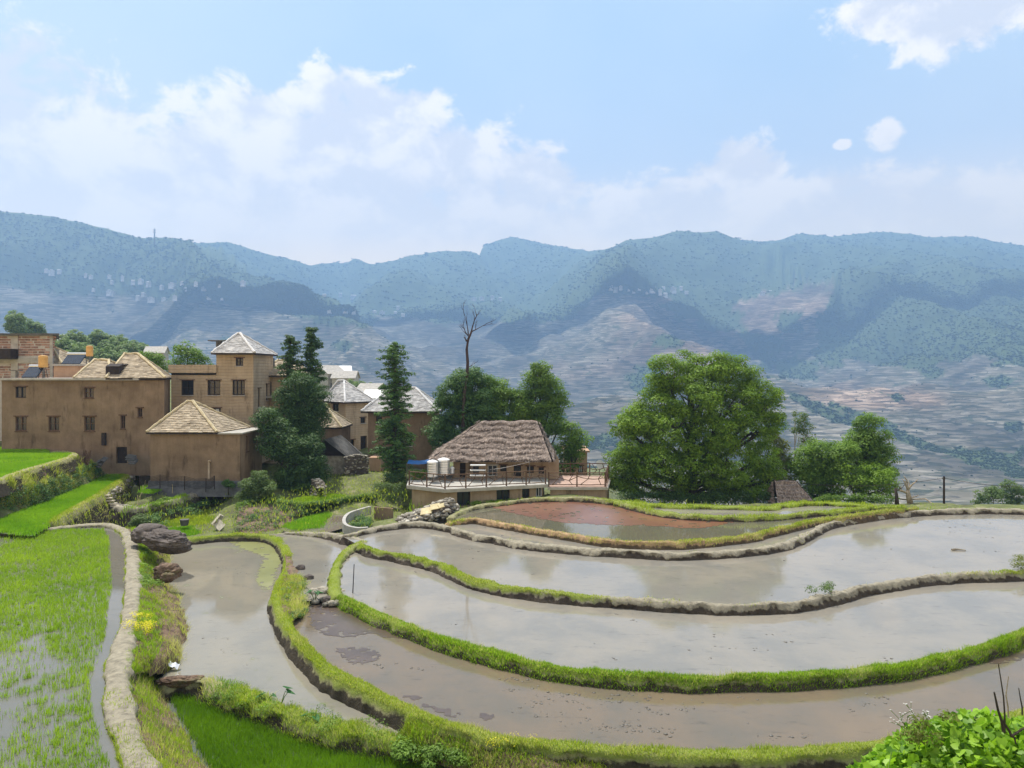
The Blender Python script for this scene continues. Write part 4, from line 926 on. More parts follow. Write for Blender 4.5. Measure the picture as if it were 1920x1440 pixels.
mb = MB(); c = P(411, 639, D+3.6); mb.box(c, np.array([.75, 0, 0]), np.array([0, .5, 0]), Zv*.04); mb.tube([c-Zv*1.2, c], .25, 6); mb.build('chimney', M['darkslab'], H4)

# --- annex with the tan pyramid roof in front
D = 49.5
cs = rect_house(282, 450, D, 4.4, 0, 0); zt = (700-814)/F*D
H3 = empty('annex_house', (cs[0][0], D, -7.6), 'blank earth annex with a tan pyramid roof and grey plinth, nearest house at left', 'house')
f1 = Facade(cs[1], cs[2]); walls(H3, cs, -7.15, zt, {1: [(1.2, 1.6, -5.3, -4.3)]}, 'adobe'); window(f1, (1.2, 1.6, -5.3, -4.3), H3, nx=1, nz=1)
mb = MB()
for i in range(4):
    fc = Facade(cs[i], cs[(i+1) % 4]); mb.box(fc.pt(fc.L/2, -7.38, .04), fc.U*(fc.L/2+.1), Zv*.25, fc.N*.07); mb.box(fc.pt(fc.L/2, -7.85, .1), fc.U*(fc.L/2+.2), Zv*.3, fc.N*.12)
mb.build('plinth', M['plinth'], H3)
slab(H3, cs, zt+.004, zt+.1, .2, 'slab')
pr = [xy(281, D-.1), xy(404, D-.1), xy(404, D-.1)+np.array([.6, 4.2]), xy(281, D-.1)+np.array([0, 4.2])]
hip_roof(H3, [p3(c, zt+.14) for c in pr], [apex(352, 753, D+2.1), apex(361, 753, D+2.1)], ov=.16, seed=41)
f0 = Facade(cs[0], cs[1]); u, z = f0.px(393, 865)
mb = MB(); mb.tube([f0.pt(u, -7.0, .12), f0.pt(u, z-.1, .12), f0.pt(u, z+.03, .14), f0.pt(u+.12, z+.06, .16)], .07, 8); mb.build('pipe', M['ceramic'], H3)

# --- house right of the tower
D = 62.; cs = rect_house(482, 556, D, 5, 0, 0); zt = (700-705)/F*D
H = empty('earth_house', (cs[0][0], D, -7), 'earth house between tower and dark trees, with a concrete ledge under its dark door', 'house')
f0 = Facade(cs[0], cs[1]); d_ = f0.rect(498, 716, 509, 742); walls(H, cs, -7.5, zt, {0: [d_]}, 'adobe_course'); door(f0, d_, H)
hip_roof(H, [p3(c, zt+.05) for c in cs], [apex(522, 676, D+2.4), apex(545, 676, D+2.4)], ov=.3, seed=51)
mb = MB(); mb.box(f0.pt(f0.L*.4, f0.px(500, 744)[1], .5), f0.U*1.5, Zv*.07, f0.N*.5); mb.build('ledge', M['slab'], H)
mb = MB(); c = P(507, 688, D+1.2); mb.box(c, (.28, 0, 0), (0, .28, 0), Zv*.75); mb.build('chimney', M['darkslab'], H)

# --- grey roofed house on the corner
D = 66.
A = xy(614, D+2.6); B = xy(648, D); C_ = xy(694, D+2.2)
cs = [A, B, C_, A+(C_-B)]; zt = (700-754)/F*D
H6 = empty('earth_house', (B[0], D, -8), 'tall pale earth house with a grey hip roof, corner-on right of the dark trees', 'house')
fl, fr = Facade(A, B), Facade(B, C_)
wl = [fl.rect(623, 757, 635, 771)]; wr_ = [fr.rect(676, 783, 685, 793), fr.rect(656, 825, 664, 839), fr.rect(676, 818, 688, 849)]
walls(H6, cs, -8, zt, {0: wl, 1: wr_}, 'adobe_light')
for o_ in wl: window(fl, o_, H6, kind='dark')
for o_ in wr_[:2]: window(fr, o_, H6, kind='dark')
door(fr, wr_[2], H6)
hip_roof(H6, [p3(A, zt), p3(B, zt), p3(C_, zt), p3(cs[3], zt)], [apex(634, 714, D+2.8), apex(645, 714, D+3)], ov=.35, m='tile_grey', cap='cap_grey', seed=61)
D = 60.; cs = rect_house(598, 639, D, 3.6, 0, 0); zt = (700-801)/F*D
H = empty('earth_house', (cs[0][0], D, -7.6), 'small earth house with a yellowish tiled roof half hidden behind the dark trees', 'house')
walls(H, cs, -7.6, zt, {}, 'adobe'); hip_roof(H, [p3(c, zt) for c in cs], [apex(607, 765, D+1.8), apex(613, 765, D+1.8)], ov=.18, seed=66)

# --- house behind the tall tree
D = 60.
A = xy(690, D+1.2); B = xy(704, D); C_ = xy(812, D)
cs = [xy(690, D), C_, C_+np.array([0, 5.2]), xy(690, D)+np.array([0, 5.2])]; zt = (700-771)/F*D
H7 = empty('earth_house', (A[0], D, -8), 'brown earth house with a grey slate hip roof directly behind the tall layered tree', 'house')
f0 = Facade(cs[0], cs[1]); wo = [f0.rect(705, 778, 716, 795), f0.rect(762, 822, 773, 836)]
walls(H7, cs, -8, zt, {0: wo}, 'adobe')
for o_ in wo: window(f0, o_, H7, kind='dark')
hip_roof(H7, [p3(c, zt) for c in cs], [apex(735, 728, D+2.6), apex(779, 728, D+2.6)], ov=.5, m='tile_grey', cap='cap_grey', seed=71)
D = 57.; cs = rect_house(692, 714, D, 2.8, 0, 0); 
mb = MB()
for i in range(4): wall_panel(mb, Facade(cs[i], cs[(i+1) % 4]), -8, (700-858)/F*D)
mb.face([p3(c, (700-858)/F*D) for c in cs]); mb.build('porch_wall', M['adobe_red'], H7)

# --- stone shed with a tin roof, and its yard wall
D = 55.5; cs = rect_house(588, 647, D, 4, 0, 0); zt = (700-855)/F*D
H = empty('stone_shed', (cs[0][0], D, -7.6), 'low stone shed with a dark sagging tin gable roof below the corner house', 'shed')
walls(H, cs, -7.7, zt, {}, 'stone'); e = [p3(c, zt+.02) for c in cs]; rl = (e[0]+e[1])/2+Zv*1.15-np.array([.3, .3, 0]); rb = (e[2]+e[3])/2+Zv*1.15
mb = MB(); mb.face([e[0]+(0, 0, 0), e[1], rl+(0, .3, 0)], .3); mb.face([e[2], e[3], rb], .3); mb.build('gable', M['darkwood'], H)
mb = MB()
for s_, (p, q) in ((-1, (e[0], e[3])), (1, (e[1], e[2]))):
    o1 = np.array([s_*.5, 0, -.28])
    mb.face([p+o1-(0, .35, 0), q+o1, rb+Zv*.05, rl+Zv*.05] if s_ > 0 else [rl+Zv*.05, rb+Zv*.05, q+o1, p+o1-(0, .35, 0)], .4)
    n = 14
    for i in range(n): 
        a = p+o1-(0, .35, 0)+(q-p)*i/n; b2 = rl+Zv*.05+(rb-rl)*i/n; mb.tube([a+Zv*.03, b2+Zv*.03], .03, 4)
mb.build('roof', M['darkslab'], H)
def rubble_wall(name, pts, top, bot, label, cat, th=.5, m='stone', size=.22, seed=0, cap=None, dens=1., group=None):
    """dry stone wall along ground points: a core with individually laid stones on its faces"""
    r = random.Random(seed); C = resample(np.array(pts, float), .2); core = MB(); st = []
    for i in range(len(C)-1):
        a, b_ = C[i], C[i+1]; d = (b_-a)[:2]; d = d/np.linalg.norm(d); n = np.array([-d[1], d[0], 0])
        core.face([a+n*th*.35, b_+n*th*.35, b_+n*th*.5-Zv*(b_[2]-bot), a+n*th*.5-Zv*(a[2]-bot)]); core.face([b_-n*th*.35, a-n*th*.35, a-n*th*.5-Zv*(a[2]-bot), b_-n*th*.5-Zv*(b_[2]-bot)]); core.face([a-n*th*.35, b_-n*th*.35, b_+n*th*.35, a+n*th*.35])
        h = a[2]-bot; k = max(1, int(dens*h*.2*2.4/size**2))
        for _ in range(k):
            t = r.random(); z = r.random(); s_ = r.choice((-1, 1)); p = a+(b_-a)*t+s_*n*th*(.36+.12*(1-z)); p = p-Zv*(1-z)*h; st.append((p, size*r.uniform(.3, .7)))
        for _ in range(max(1, int(dens*2*th*.2/size**2))): st.append((a+(b_-a)*r.random()+n*r.uniform(-.35, .35)*th, size*r.uniform(.3, .7)))
    root = core.build(name, M['rock'] if m == 'stone' else M[m]); tag(root, label, cat, group)
    Cc = np.array([s_[0] for s_ in st]); R = np.array([s_[1] for s_ in st]); V, Fc = blobs_mesh(Cc, R, .6, .16)
    mesh('stones', V, Fc, M[m], root, tint=np.repeat(rng.random(len(R)), 20)); return root
rubble_wall('stone_wall', [P(646, 858, 55), P(668, 853, 55.2), P(690, 856, 55.5)], 0, -7.8, 'short grey stone yard wall between the tin-roofed shed and the brown house', 'wall', seed=2)

# --- thatched house
D = 50.5
cs = rect_house(850, 1048, D, 5.4, 0, 0); 
TH = empty('thatched_house', (cs[0][0], D, -7.1), 'earth-walled house with a big shaggy brown thatched roof beside the concrete terrace', 'house')
f0 = Facade(cs[0], cs[1]); ze = (700-868)/F*D
wo = [f0.rect(886, 872, 898, 892), f0.rect(914, 872, 933, 893), f0.rect(938, 872, 950, 884), f0.rect(963, 873, 977, 893), f0.rect(988, 874, 1001, 887), f0.rect(1010, 876, 1020, 888)]
do = f0.rect(862, 868, 873, 896)
walls(TH, cs, -7.15, ze+.25, {0: wo+[(do[0], do[1], -7.14, do[3])]}, 'adobe_grey')
for i, o_ in enumerate(wo): window(f0, o_, TH, kind='dark' if i not in (1,) else 'white', nx=2, nz=1, sill=False)
door(f0, (do[0], do[1], -7.14, do[3]), TH)
# thatch: courses of straw on a hipped form
yf = 49.3; zf = (700-866)/F*yf
fl_, fr_ = P(806, 866, yf), P(1034, 868, yf); br_, bl_ = P(1072, 852, 57.2), P(806, 850, 57.2); bl_[0] = fl_[0]-.1; br_[0] = fr_[0]+.45
for q in (fl_, fr_): q[2] = zf
for q in (br_, bl_): q[2] = zf+.05
rl, rr = P(903, 792, 53.2), P(1007, 792, 53.2)
def thatch_plane(e0, e1, r1, r0, nu, nv, seed):
    u = np.linspace(0, 1, nu)[None, :]; v = np.linspace(0, 1, nv)[:, None]
    e = e0+(e1-e0)*u[..., None]; rr2 = r0+(r1-r0)*u[..., None]
    Pp = e+(rr2-e)*v[..., None]; n = np.cross(e1-e0, (r0+r1)/2-(e0+e1)/2); n /= np.linalg.norm(n)
    if n[2] < 0: n = -n
    k = 6.5; ph = v*k+.5*(fbm(Pp*.9, 4, seed)-.5)*2; fr = ph-np.floor(ph)
    thick = .11*(1-fr)+.20*(fbm(Pp*np.array([5, 5, 5.]), 4, seed+2)-.5)+.14*(fbm(Pp*1.4, 2, seed+4)-.5)
    sag = -.18*np.sin(v*math.pi)
    edge = np.minimum(1, np.minimum(u, 1-u)*14)+0*v
    return Pp+n*(thick*(.35+.65*edge)+.1+sag*edge*.4)[..., None], n
V = []; Fs = []; Tt = []; off = 0
strawsP = []; 
for sd_, (a, b_, c, d) in enumerate([(fl_, fr_, rr, rl), (fr_, br_, rr, rr), (br_, bl_, rl, rr), (bl_, fl_, rl, rl)]):
    nu, nv = (150, 76) if sd_ in (0, 2) else (90, 76)
    g, n = thatch_plane(a, b_, c, d, nu, nv, sd_+40); idx = np.arange(nu*nv).reshape(nv, nu)+off
    V.append(g.reshape(-1, 3)); Fs.append(np.stack([idx[:-1, :-1], idx[:-1, 1:], idx[1:, 1:], idx[1:, :-1]], -1).reshape(-1, 4)); off += nu*nv
    Tt.append(np.clip(.5+1.6*(fbm(g[:-1, :-1]*2.2, 4, sd_)-.5), 0, 1).ravel())
    if sd_ != 2:
        ns = 9000 if sd_ == 0 else 4000
        uu, vv = rng.random(ns), rng.random(ns)**1.3; iu = (uu*(nu-1)).astype(int); iv = (vv*(nv-1)).astype(int)
        dn = ((a+b_)/2-(c+d)/2); dn /= np.linalg.norm(dn); strawsP.append((g[iv, iu], n, dn))
ro = mesh('roof', np.concatenate(V), np.concatenate(Fs), M['thatch'], TH, tint=np.concatenate(Tt), smooth=True)
SV = []; SF = []; k0 = 0
for g, n, dn in strawsP:
    m_ = len(g); l = .12+.22*rng.random(m_); side = np.cross(n, dn); lean = rng.normal(0, .3, m_)
    dvec = dn[None]+side[None]*lean[:, None]+n[None]*(.08+.18*rng.random(m_))[:, None]
    tip = g+dvec*l[:, None]; wv = side[None]*.02
    SV.append(np.stack([g-wv, g+wv, tip], 1).reshape(-1, 3)); SF.append(np.arange(m_*3).reshape(-1, 3)+k0); k0 += 3*m_
mesh('straw', np.concatenate(SV), np.concatenate(SF), M['thatch'], ro, tint=rng.random(k0//3))
mb = MB(); c = P(937, 823, 51.6); mb.box(c+np.array([0, .1, -.12]), (.26, 0, 0), (0, .3, .12), (0, -.06, .2)); mb.build('smoke_hole', M['darkwood'], ro)
mb = MB(); mb.box((fl_+br_)/2-Zv*.02, ((fr_-fl_)[0]/2-.1, 0, 0), (0, 3.6, 0), Zv*.05); mb.build('ceiling_board', M['darkwood'], TH)

# --- concrete terrace building in front of it
zs = -7.05
a0 = G(764, 910, zs); a1 = G(834, 917.5, zs); a2 = G(1026, 908, zs)
poly = [a0[:2], a1[:2], a2[:2], np.array([a2[0]+.1, 51.3]), np.array([a0[0]-.4, 51.6])]
TB = empty('terrace_building', (a1[0], a1[1], -9.2), 'low earth-walled building whose flat roof is the railed terrace before the thatched house', 'building')
ins = [p.copy() for p in poly]
cen = sum(poly)/5
ins = [p+(cen-p)/np.linalg.norm(cen-p)*.28 for p in poly]
f01, f12 = Facade(ins[0], ins[1]), Facade(ins[1], ins[2])
mb = MB(); zb = -9.4
op1 = [f12.rect(857, 921, 882, 948), f12.rect(931, 915, 956, 942), f12.rect(979, 911, 993, 934), f12.rect(1005, 911, 1017, 932)]
wall_panel(mb, f01, zb, zs-.2); wall_panel(mb, f12, zb, zs-.2, op1)
for i in (2, 3, 4): wall_panel(mb, Facade(ins[i], ins[(i+1) % 5]), zb, zs-.2)
mb.build('wall', M['adobe_grey'], TB)
for i, o_ in enumerate(op1): window(f12, o_, TB, kind='dark' if i < 3 else 'white', nx=2, nz=1, name='window', hood=False, sill=False)
slab(TB, poly, zs-.2, zs, .06, 'slab')
b0 = G(1029, 912.5, -7.2); b1 = G(1138, 912.5, -7.2); pr = [b0[:2], b1[:2], np.array([b1[0]+.9, 52.6]), np.array([b0[0]+.3, 52.6])]
TR = empty('terrace_building', (b0[0], b0[1], -9.2), 'small earth-walled building with a red-tiled railed flat roof, right of the thatched house', 'building')
ip = [p+(sum(pr)/4-p)*.045 for p in pr]; mb = MB()
for i in range(4): wall_panel(mb, Facade(ip[i], ip[(i+1) % 4]), -9.2, -7.4)
mb.build('wall', M['adobe_grey'], TR); slab(TR, pr, -7.4, -7.24, .08, 'slab'); slab(TR, pr, -7.236, -7.2, .0, 'redtile', 'tiling')

def railing(pts, z, label, step=1.3, h=.92, seed=0):
    r = random.Random(seed); root = empty('railing', (pts[0][0], pts[0][1], z), label, 'railing', None)
    for i in range(len(pts)-1):
        a, b_ = np.array(pts[i], float), np.array(pts[i+1], float); L = np.linalg.norm(b_-a); n = max(1, round(L/step)); tops = []
        for k in range(n+1):
            p = a+(b_-a)*k/n
            if k < n or i == len(pts)-2:
                mb = MB(); mb.tube([p3(p, z), p3(p, z+h*.5), p3(p, z+h)], [.055, .045, .05], 6); mb.build('post', M['wood'], root)
        mb = MB(); rail = [p3(a+(b_-a)*t, z+h*.93+r.uniform(-.02, .02)) for t in np.linspace(0, 1, n*3+1)]; mb.tube(rail, .035, 5)
        rail = [p3(a+(b_-a)*t, z+h*.12+r.uniform(-.02, .02)) for t in np.linspace(0, 1, n*3+1)]; mb.tube(rail, .03, 5); mb.build('rail', M['wood'], root)
        mb = MB()
        for k in range(n):
            p = lambda s_, zz: p3(a+(b_-a)*(k+s_)/n, z+h*zz)
            x = r.uniform(.4, .6); y = r.uniform(.4, .65)
            hub1 = p(x-.18, y); hub2 = p(x+.18, 1-y+.05)
            for q in ([p(0, r.uniform(.6, .8)), hub1], [p(.12, .12), hub1], [hub1, hub2], [hub1, p(x-.1, .93)], [hub2, p(1, r.uniform(.5, .8))], [hub2, p(.85, .12)], [hub2, p(.9, .93)]):
                m_ = (q[0]+q[1])/2+np.array([0, 0, r.uniform(-.03, .03)]); mb.tube([q[0], m_, q[1]], [.028, .024, .02], 5)
        mb.build('branch_infill', M['wood'], root)
    return root
railing([a0[:2]+(.1, .08), a1[:2]+(0, .12), a2[:2]+(-.1, .1)], zs, 'branch-patterned railing along the front edge of the grey concrete terrace', seed=1)
railing([b0[:2]+(0, .1), b1[:2]+(-.1, .1), pr[2]+(-.1, -.1), pr[3]+(.1, -.1)], -7.2, 'branch-patterned railing round the red-tiled terrace', seed=2, step=1.5)

# --- small pale house and a balcony far right of the thatch
D = 62.; cs = rect_house(1062, 1101, D, 4, 0, 0); zt = (700-848)/F*D
H = empty('earth_house', (cs[0][0], D, -10), 'small pinkish house with a white curtained doorway just beyond the red-tiled terrace', 'house')
f0 = Facade(cs[0], cs[1]); o_ = f0.rect(1084, 873, 1093, 890); walls(H, cs, -11, zt, {0: [o_]}, 'adobe_red'); window(f0, o_, H, kind='dark', nx=2, nz=1, curtain=True)
slab(H, cs, zt+.004, zt+.15, .2, 'adobe_red')
# --- thatched hut among the trees
D = 49.; c = P(1480, 945, D)
H = empty('thatched_hut', (c[0], D, -8.8), 'small grey thatched hut half buried among trees right of the great tree', 'hut')
e = [np.array([c[0]-1.15, D-1, -8.5]), np.array([c[0]+1.4, D-1, -8.55]), np.array([c[0]+1.4, D+1.6, -8.5]), np.array([c[0]-1.15, D+1.6, -8.5])]; r0 = P(1452, 904, D+.4); r1 = P(1490, 903, D+.4)
V = []; Fs = []; off = 0
for sd_, (a, b_, cc, d) in enumerate([(e[0], e[1], r1, r0), (e[1], e[2], r1, r1), (e[2], e[3], r0, r1), (e[3], e[0], r0, r0)]):
    g, n = thatch_plane(a, b_, cc, d, 50, 34, sd_+60); idx = np.arange(50*34).reshape(34, 50)+off; off += 1700
    V.append(g.reshape(-1, 3)); Fs.append(np.stack([idx[:-1, :-1], idx[:-1, 1:], idx[1:, 1:], idx[1:, :-1]], -1).reshape(-1, 4))
mesh('roof', np.concatenate(V), np.concatenate(Fs), M['thatch'], H, tint=rng.random(sum(len(q) for q in Fs)), smooth=True)
mb = MB(); mb.abox(c[0]-.95, c[0]+1.2, D-.7, D+1.3, -9.2, -8.4); mb.build('wall', M['stone'], H)

# --- hazy roofs beyond the village
def hazy_house(px, py, D, w_, h_, d_, label, roofm, rot=0, base=3):
    c = P(px, py, D); root = empty('village_house', (c[0], D, c[2]-h_), label, 'house')
    co, si = math.cos(rot), math.sin(rot); Ux = np.array([co, si, 0]); Vy = np.array([-si, co, 0])
    mb = MB(); mb.box(c-Zv*(h_/2+base/2), Ux*w_/2, Vy*d_/2, Zv*(h_+base)/2); 
    g = [c-Ux*w_/2-Vy*d_/2, c-Ux*w_/2+Vy*d_/2]; mb.face([g[0], c-Ux*w_/2+Zv*d_*.3, g[1]][::-1]); g = [c+Ux*w_/2-Vy*d_/2, c+Ux*w_/2+Vy*d_/2]; mb.face([g[0], g[1], c+Ux*w_/2+Zv*d_*.3]); mb.build('wall', M['concrete'], root)
    mb = MB(); up = Zv*d_*.3
    for s_ in (-1, 1):
        a = c-Ux*(w_/2+.3)+s_*Vy*(d_/2+.3)-Zv*.1; b_ = c+Ux*(w_/2+.3)+s_*Vy*(d_/2+.3)-Zv*.1; t1 = c+Ux*(w_/2+.3)+up+Zv*.05; t0 = c-Ux*(w_/2+.3)+up+Zv*.05
        mb.face([a, b_, t1, t0] if s_ < 0 else [b_, a, t0, t1]); mb.face([a-Zv*.12, b_-Zv*.12, b_, a])
    mb.build('roof', M[roofm], root)
    for k in range(max(2, int(w_/2.5))):
        x = -w_/2+(k+.5)*w_/max(2, int(w_/2.5)); q = MB(); q.box(c+Ux*x-Vy*(d_/2)-Zv*h_*.45, Ux*.45, Zv*.5, Vy*.05); q.build('window', M['glass'], root)
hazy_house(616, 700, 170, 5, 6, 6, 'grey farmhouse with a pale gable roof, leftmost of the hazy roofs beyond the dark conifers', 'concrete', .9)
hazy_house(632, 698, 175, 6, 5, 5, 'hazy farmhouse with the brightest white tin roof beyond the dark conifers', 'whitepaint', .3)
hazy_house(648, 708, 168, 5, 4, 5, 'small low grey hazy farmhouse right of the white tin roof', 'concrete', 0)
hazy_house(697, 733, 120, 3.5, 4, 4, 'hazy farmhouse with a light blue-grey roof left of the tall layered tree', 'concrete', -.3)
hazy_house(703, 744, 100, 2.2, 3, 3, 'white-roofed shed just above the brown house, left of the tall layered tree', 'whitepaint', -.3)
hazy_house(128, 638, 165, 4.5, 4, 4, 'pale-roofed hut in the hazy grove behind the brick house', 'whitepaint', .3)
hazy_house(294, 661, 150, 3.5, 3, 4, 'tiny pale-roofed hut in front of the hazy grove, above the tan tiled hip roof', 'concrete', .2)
# ------------------------------------------------------------------ trees and plants
def leaf_quads(C, Nrm, size, rg_):
    n = len(C); Nrm = Nrm/np.linalg.norm(Nrm, axis=1)[:, None]
    a = np.cross(Nrm, rg_.standard_normal((n, 3))); a /= np.linalg.norm(a, axis=1)[:, None]; b_ = np.cross(Nrm, a)
    s = size*(.6+.8*rg_.random(n))[:, None]
    V = np.stack([C-a*s, C-b_*s*.42+Nrm*s*.1, C+a*s, C+b_*s*.42+Nrm*s*.1], 1)
    return V.reshape(-1, 3), np.arange(n*4).reshape(-1, 4)
def clump_leaves(subs, n_per, rg_, flat=.75):
    """subs: (K,4) centre+radius of leaf clusters; leaves sit on the cluster shells"""
    K = len(subs); cnt = np.maximum(8, (n_per*(subs[:, 3]/subs[:, 3].mean())**2)).astype(int); idx = np.repeat(np.arange(K), cnt); n = len(idx)
    d = rg_.standard_normal((n, 3)); d /= np.linalg.norm(d, axis=1)[:, None]
    d[:, 2] = np.abs(d[:, 2])*np.where(rg_.random(n) < .72, 1, -1)
    r = subs[idx, 3]*(.45+.6*rg_.random(n)**.6)
    C = subs[idx, :3]+d*r[:, None]*np.array([1, 1, flat])
    Nn = d*1.1+np.array([0, 0, .8])+rg_.standard_normal((n, 3))*.42
    ctint = rg_.random(K)*.6
    tint = np.clip(ctint[idx]+.35*(d[:, 2]+1)/2+rg_.random(n)*.25-.05, 0, 1)  # leaves on top of each cluster tinted lighter, sunlit tops put into the colour
    return C, Nn, tint
def tree(name, label, cat, px, D, zb, clumps, trunk_px=None, trunk_r=.25, m='leaf_mid', bark='bark', leaf=.09, n_per=60, sub=.55, density=1., seed=0, flat=.72, group=None, parts=True, extra_limbs=0, lean=0):
    """clumps: (px, py, radius px, depth offset m) spheres that together give the crown's outline"""
    rg_ = np.random.default_rng(seed); base = np.array([(px-960)/F*D, D, zb])
    root = empty(name, base, label, cat, group)
    cl = [(P(c[0], c[1], D+(c[3] if len(c) > 3 else 0)), c[2]/F*D) for c in clumps]
    subs = []
    for c, R in cl:
        k = max(6, int(density*7*(R/sub)**1.7))
        d = rg_.standard_normal((k, 3)); d /= np.linalg.norm(d, axis=1)[:, None]
        rad = R*(.35+.6*rg_.random(k)**.5); s = sub*(.55+.8*rg_.random(k))
        subs.append(np.c_[c+d*(rad)[:, None]*np.array([1, 1, .92]), np.minimum(s, R*.7)])
    subs = np.concatenate(subs)
    C, Nn, tint = clump_leaves(subs, n_per, rg_, flat)
    V, Fc = leaf_quads(C, Nn, leaf, rg_)
    mesh('crown', V, Fc, M[m], root, tint=tint)
    mb = MB(); top = max(cl, key=lambda q: q[0][2])[0]
    ntr = 7; tp = []
    for i in range(ntr+1):
        t = i/ntr; tp.append(base+(top-base)*np.array([t**1.3, t**1.3, t*.92])+rg_.normal(0, .06, 3)*trunk_r*6*min(t, .8)*np.array([1, 1, 0])-Zv*(.3 if i == 0 else 0))
    mb.tube(tp, [trunk_r*(1.35 if i == 0 else 1)*(1-.8*i/ntr) for i in range(ntr+1)], 8)
    for c, R in cl:
        h = (c[2]-base[2])/(top[2]-base[2]+.01); t = np.clip(h*.62-.05, .1, .9)
        k = int(t*ntr); s = tp[k]+(tp[min(k+1, ntr)]-tp[k])*(t*ntr-k); r0 = trunk_r*(1-.8*t)*.62
        mid = s+(c-s)*.5+np.array([0, 0, -.05*np.linalg.norm(c-s)])+rg_.normal(0, .12, 3)
        mb.tube([s, mid, c], [r0, r0*.7, r0*.35], 6)
        for _ in range(3+extra_limbs):
            d = rg_.standard_normal(3); d /= np.linalg.norm(d); d[2] = abs(d[2])*.6
            e = c+d*R*.85; st = mid+(c-mid)*rg_.random(); mb.tube([st, (st+e)/2+rg_.normal(0, .08, 3), e], [r0*.4, r0*.25, .012], 5)
    mb.build('trunk', M[bark], root, smooth=True); return root
# the great tree
big = [(1330, 700, 44), (1290, 712, 42), (1375, 705, 40), (1250, 700, 34, -.4), (1238, 726, 30, .4), (1420, 742, 40), (1440, 765, 32, -.3), (1300, 755, 48, -1.2), (1370, 760, 50, -.8), (1240, 765, 40), (1205, 790, 38), (1185, 795, 30, -.5),
       (1165, 800, 22), (1270, 800, 48, -1.4), (1340, 815, 52, -1), (1410, 810, 46), (1445, 800, 26), (1200, 845, 42, -.5), (1175, 865, 36), (1165, 895, 32), (1235, 865, 50, -1.2), (1300, 870, 56, -1), (1370, 870, 52, -1), (1430, 862, 38), (1200, 905, 38), (1260, 912, 40, .5), (1330, 915, 44, .5), (1400, 908, 46), (1440, 900, 30), (1290, 680, 24, .6), (1350, 680, 26, .6), (1455, 745, 16), (1150, 910, 20)]
tree('broadleaf_tree', 'huge spreading bright green tree, tallest and widest on the right', 'tree', 1300, 51.5, -9.3, big, trunk_r=.42, m='leaf_big', leaf=.085, n_per=150, sub=.64, density=.95, seed=11, flat=.66, extra_limbs=1)
# grove to its right
tree('broadleaf_tree', 'bright green rounded tree, left one of the grove beside the thatched hut', 'tree', 1545, 53, -9.5, [(1545, 850, 34), (1515, 868, 34), (1512, 890, 22), (1535, 900, 32), (1565, 880, 34), (1550, 920, 26), (1520, 925, 22), (1580, 850, 26)], trunk_r=.2, m='leaf_mid', leaf=.09, n_per=105, seed=21, density=1.3)
tree('broadleaf_tree', 'rounded green tree with the highest crown in the grove behind the dead stump', 'tree', 1615, 54.5, -9.7, [(1628, 800, 24), (1640, 825, 28), (1610, 835, 30), (1650, 850, 26), (1595, 850, 24), (1630, 870, 34), (1655, 885, 24)], trunk_r=.2, m='leaf_mid', leaf=.09, n_per=105, seed=22, density=1.3)
tree('broadleaf_tree', 'low bushy green tree nearest the dead stump', 'tree', 1610, 51.5, -9.2, [(1590, 895, 26), (1625, 895, 30), (1655, 900, 24), (1600, 915, 24), (1640, 922, 22), (1665, 915, 16), (1575, 925, 14)], trunk_r=.15, m='leaf_big', leaf=.085, n_per=80, seed=23)
tree('slender_tree', 'thin pale-trunked sapling with sparse leaves between the great tree and the grove', 'tree', 1490, 56, -10, [(1500, 785, 14), (1510, 800, 14), (1515, 815, 12), (1495, 805, 12), (1505, 830, 12), (1520, 828, 9), (1490, 775, 6)], trunk_r=.07, m='leaf_grey', bark='palebark', leaf=.075, n_per=26, sub=.3, density=.7, seed=24)
tree('bamboo_clump', 'feathery olive-brown bamboo clump at the right edge of the great tree', 'bamboo', 1460, 54, -9.5, [(1450, 830, 16), (1465, 845, 18), (1460, 875, 22), (1445, 900, 20), (1470, 900, 16), (1475, 870, 14), (1452, 815, 10)], trunk_r=.06, m='leaf_olive', leaf=.07, n_per=60, sub=.35, seed=25)
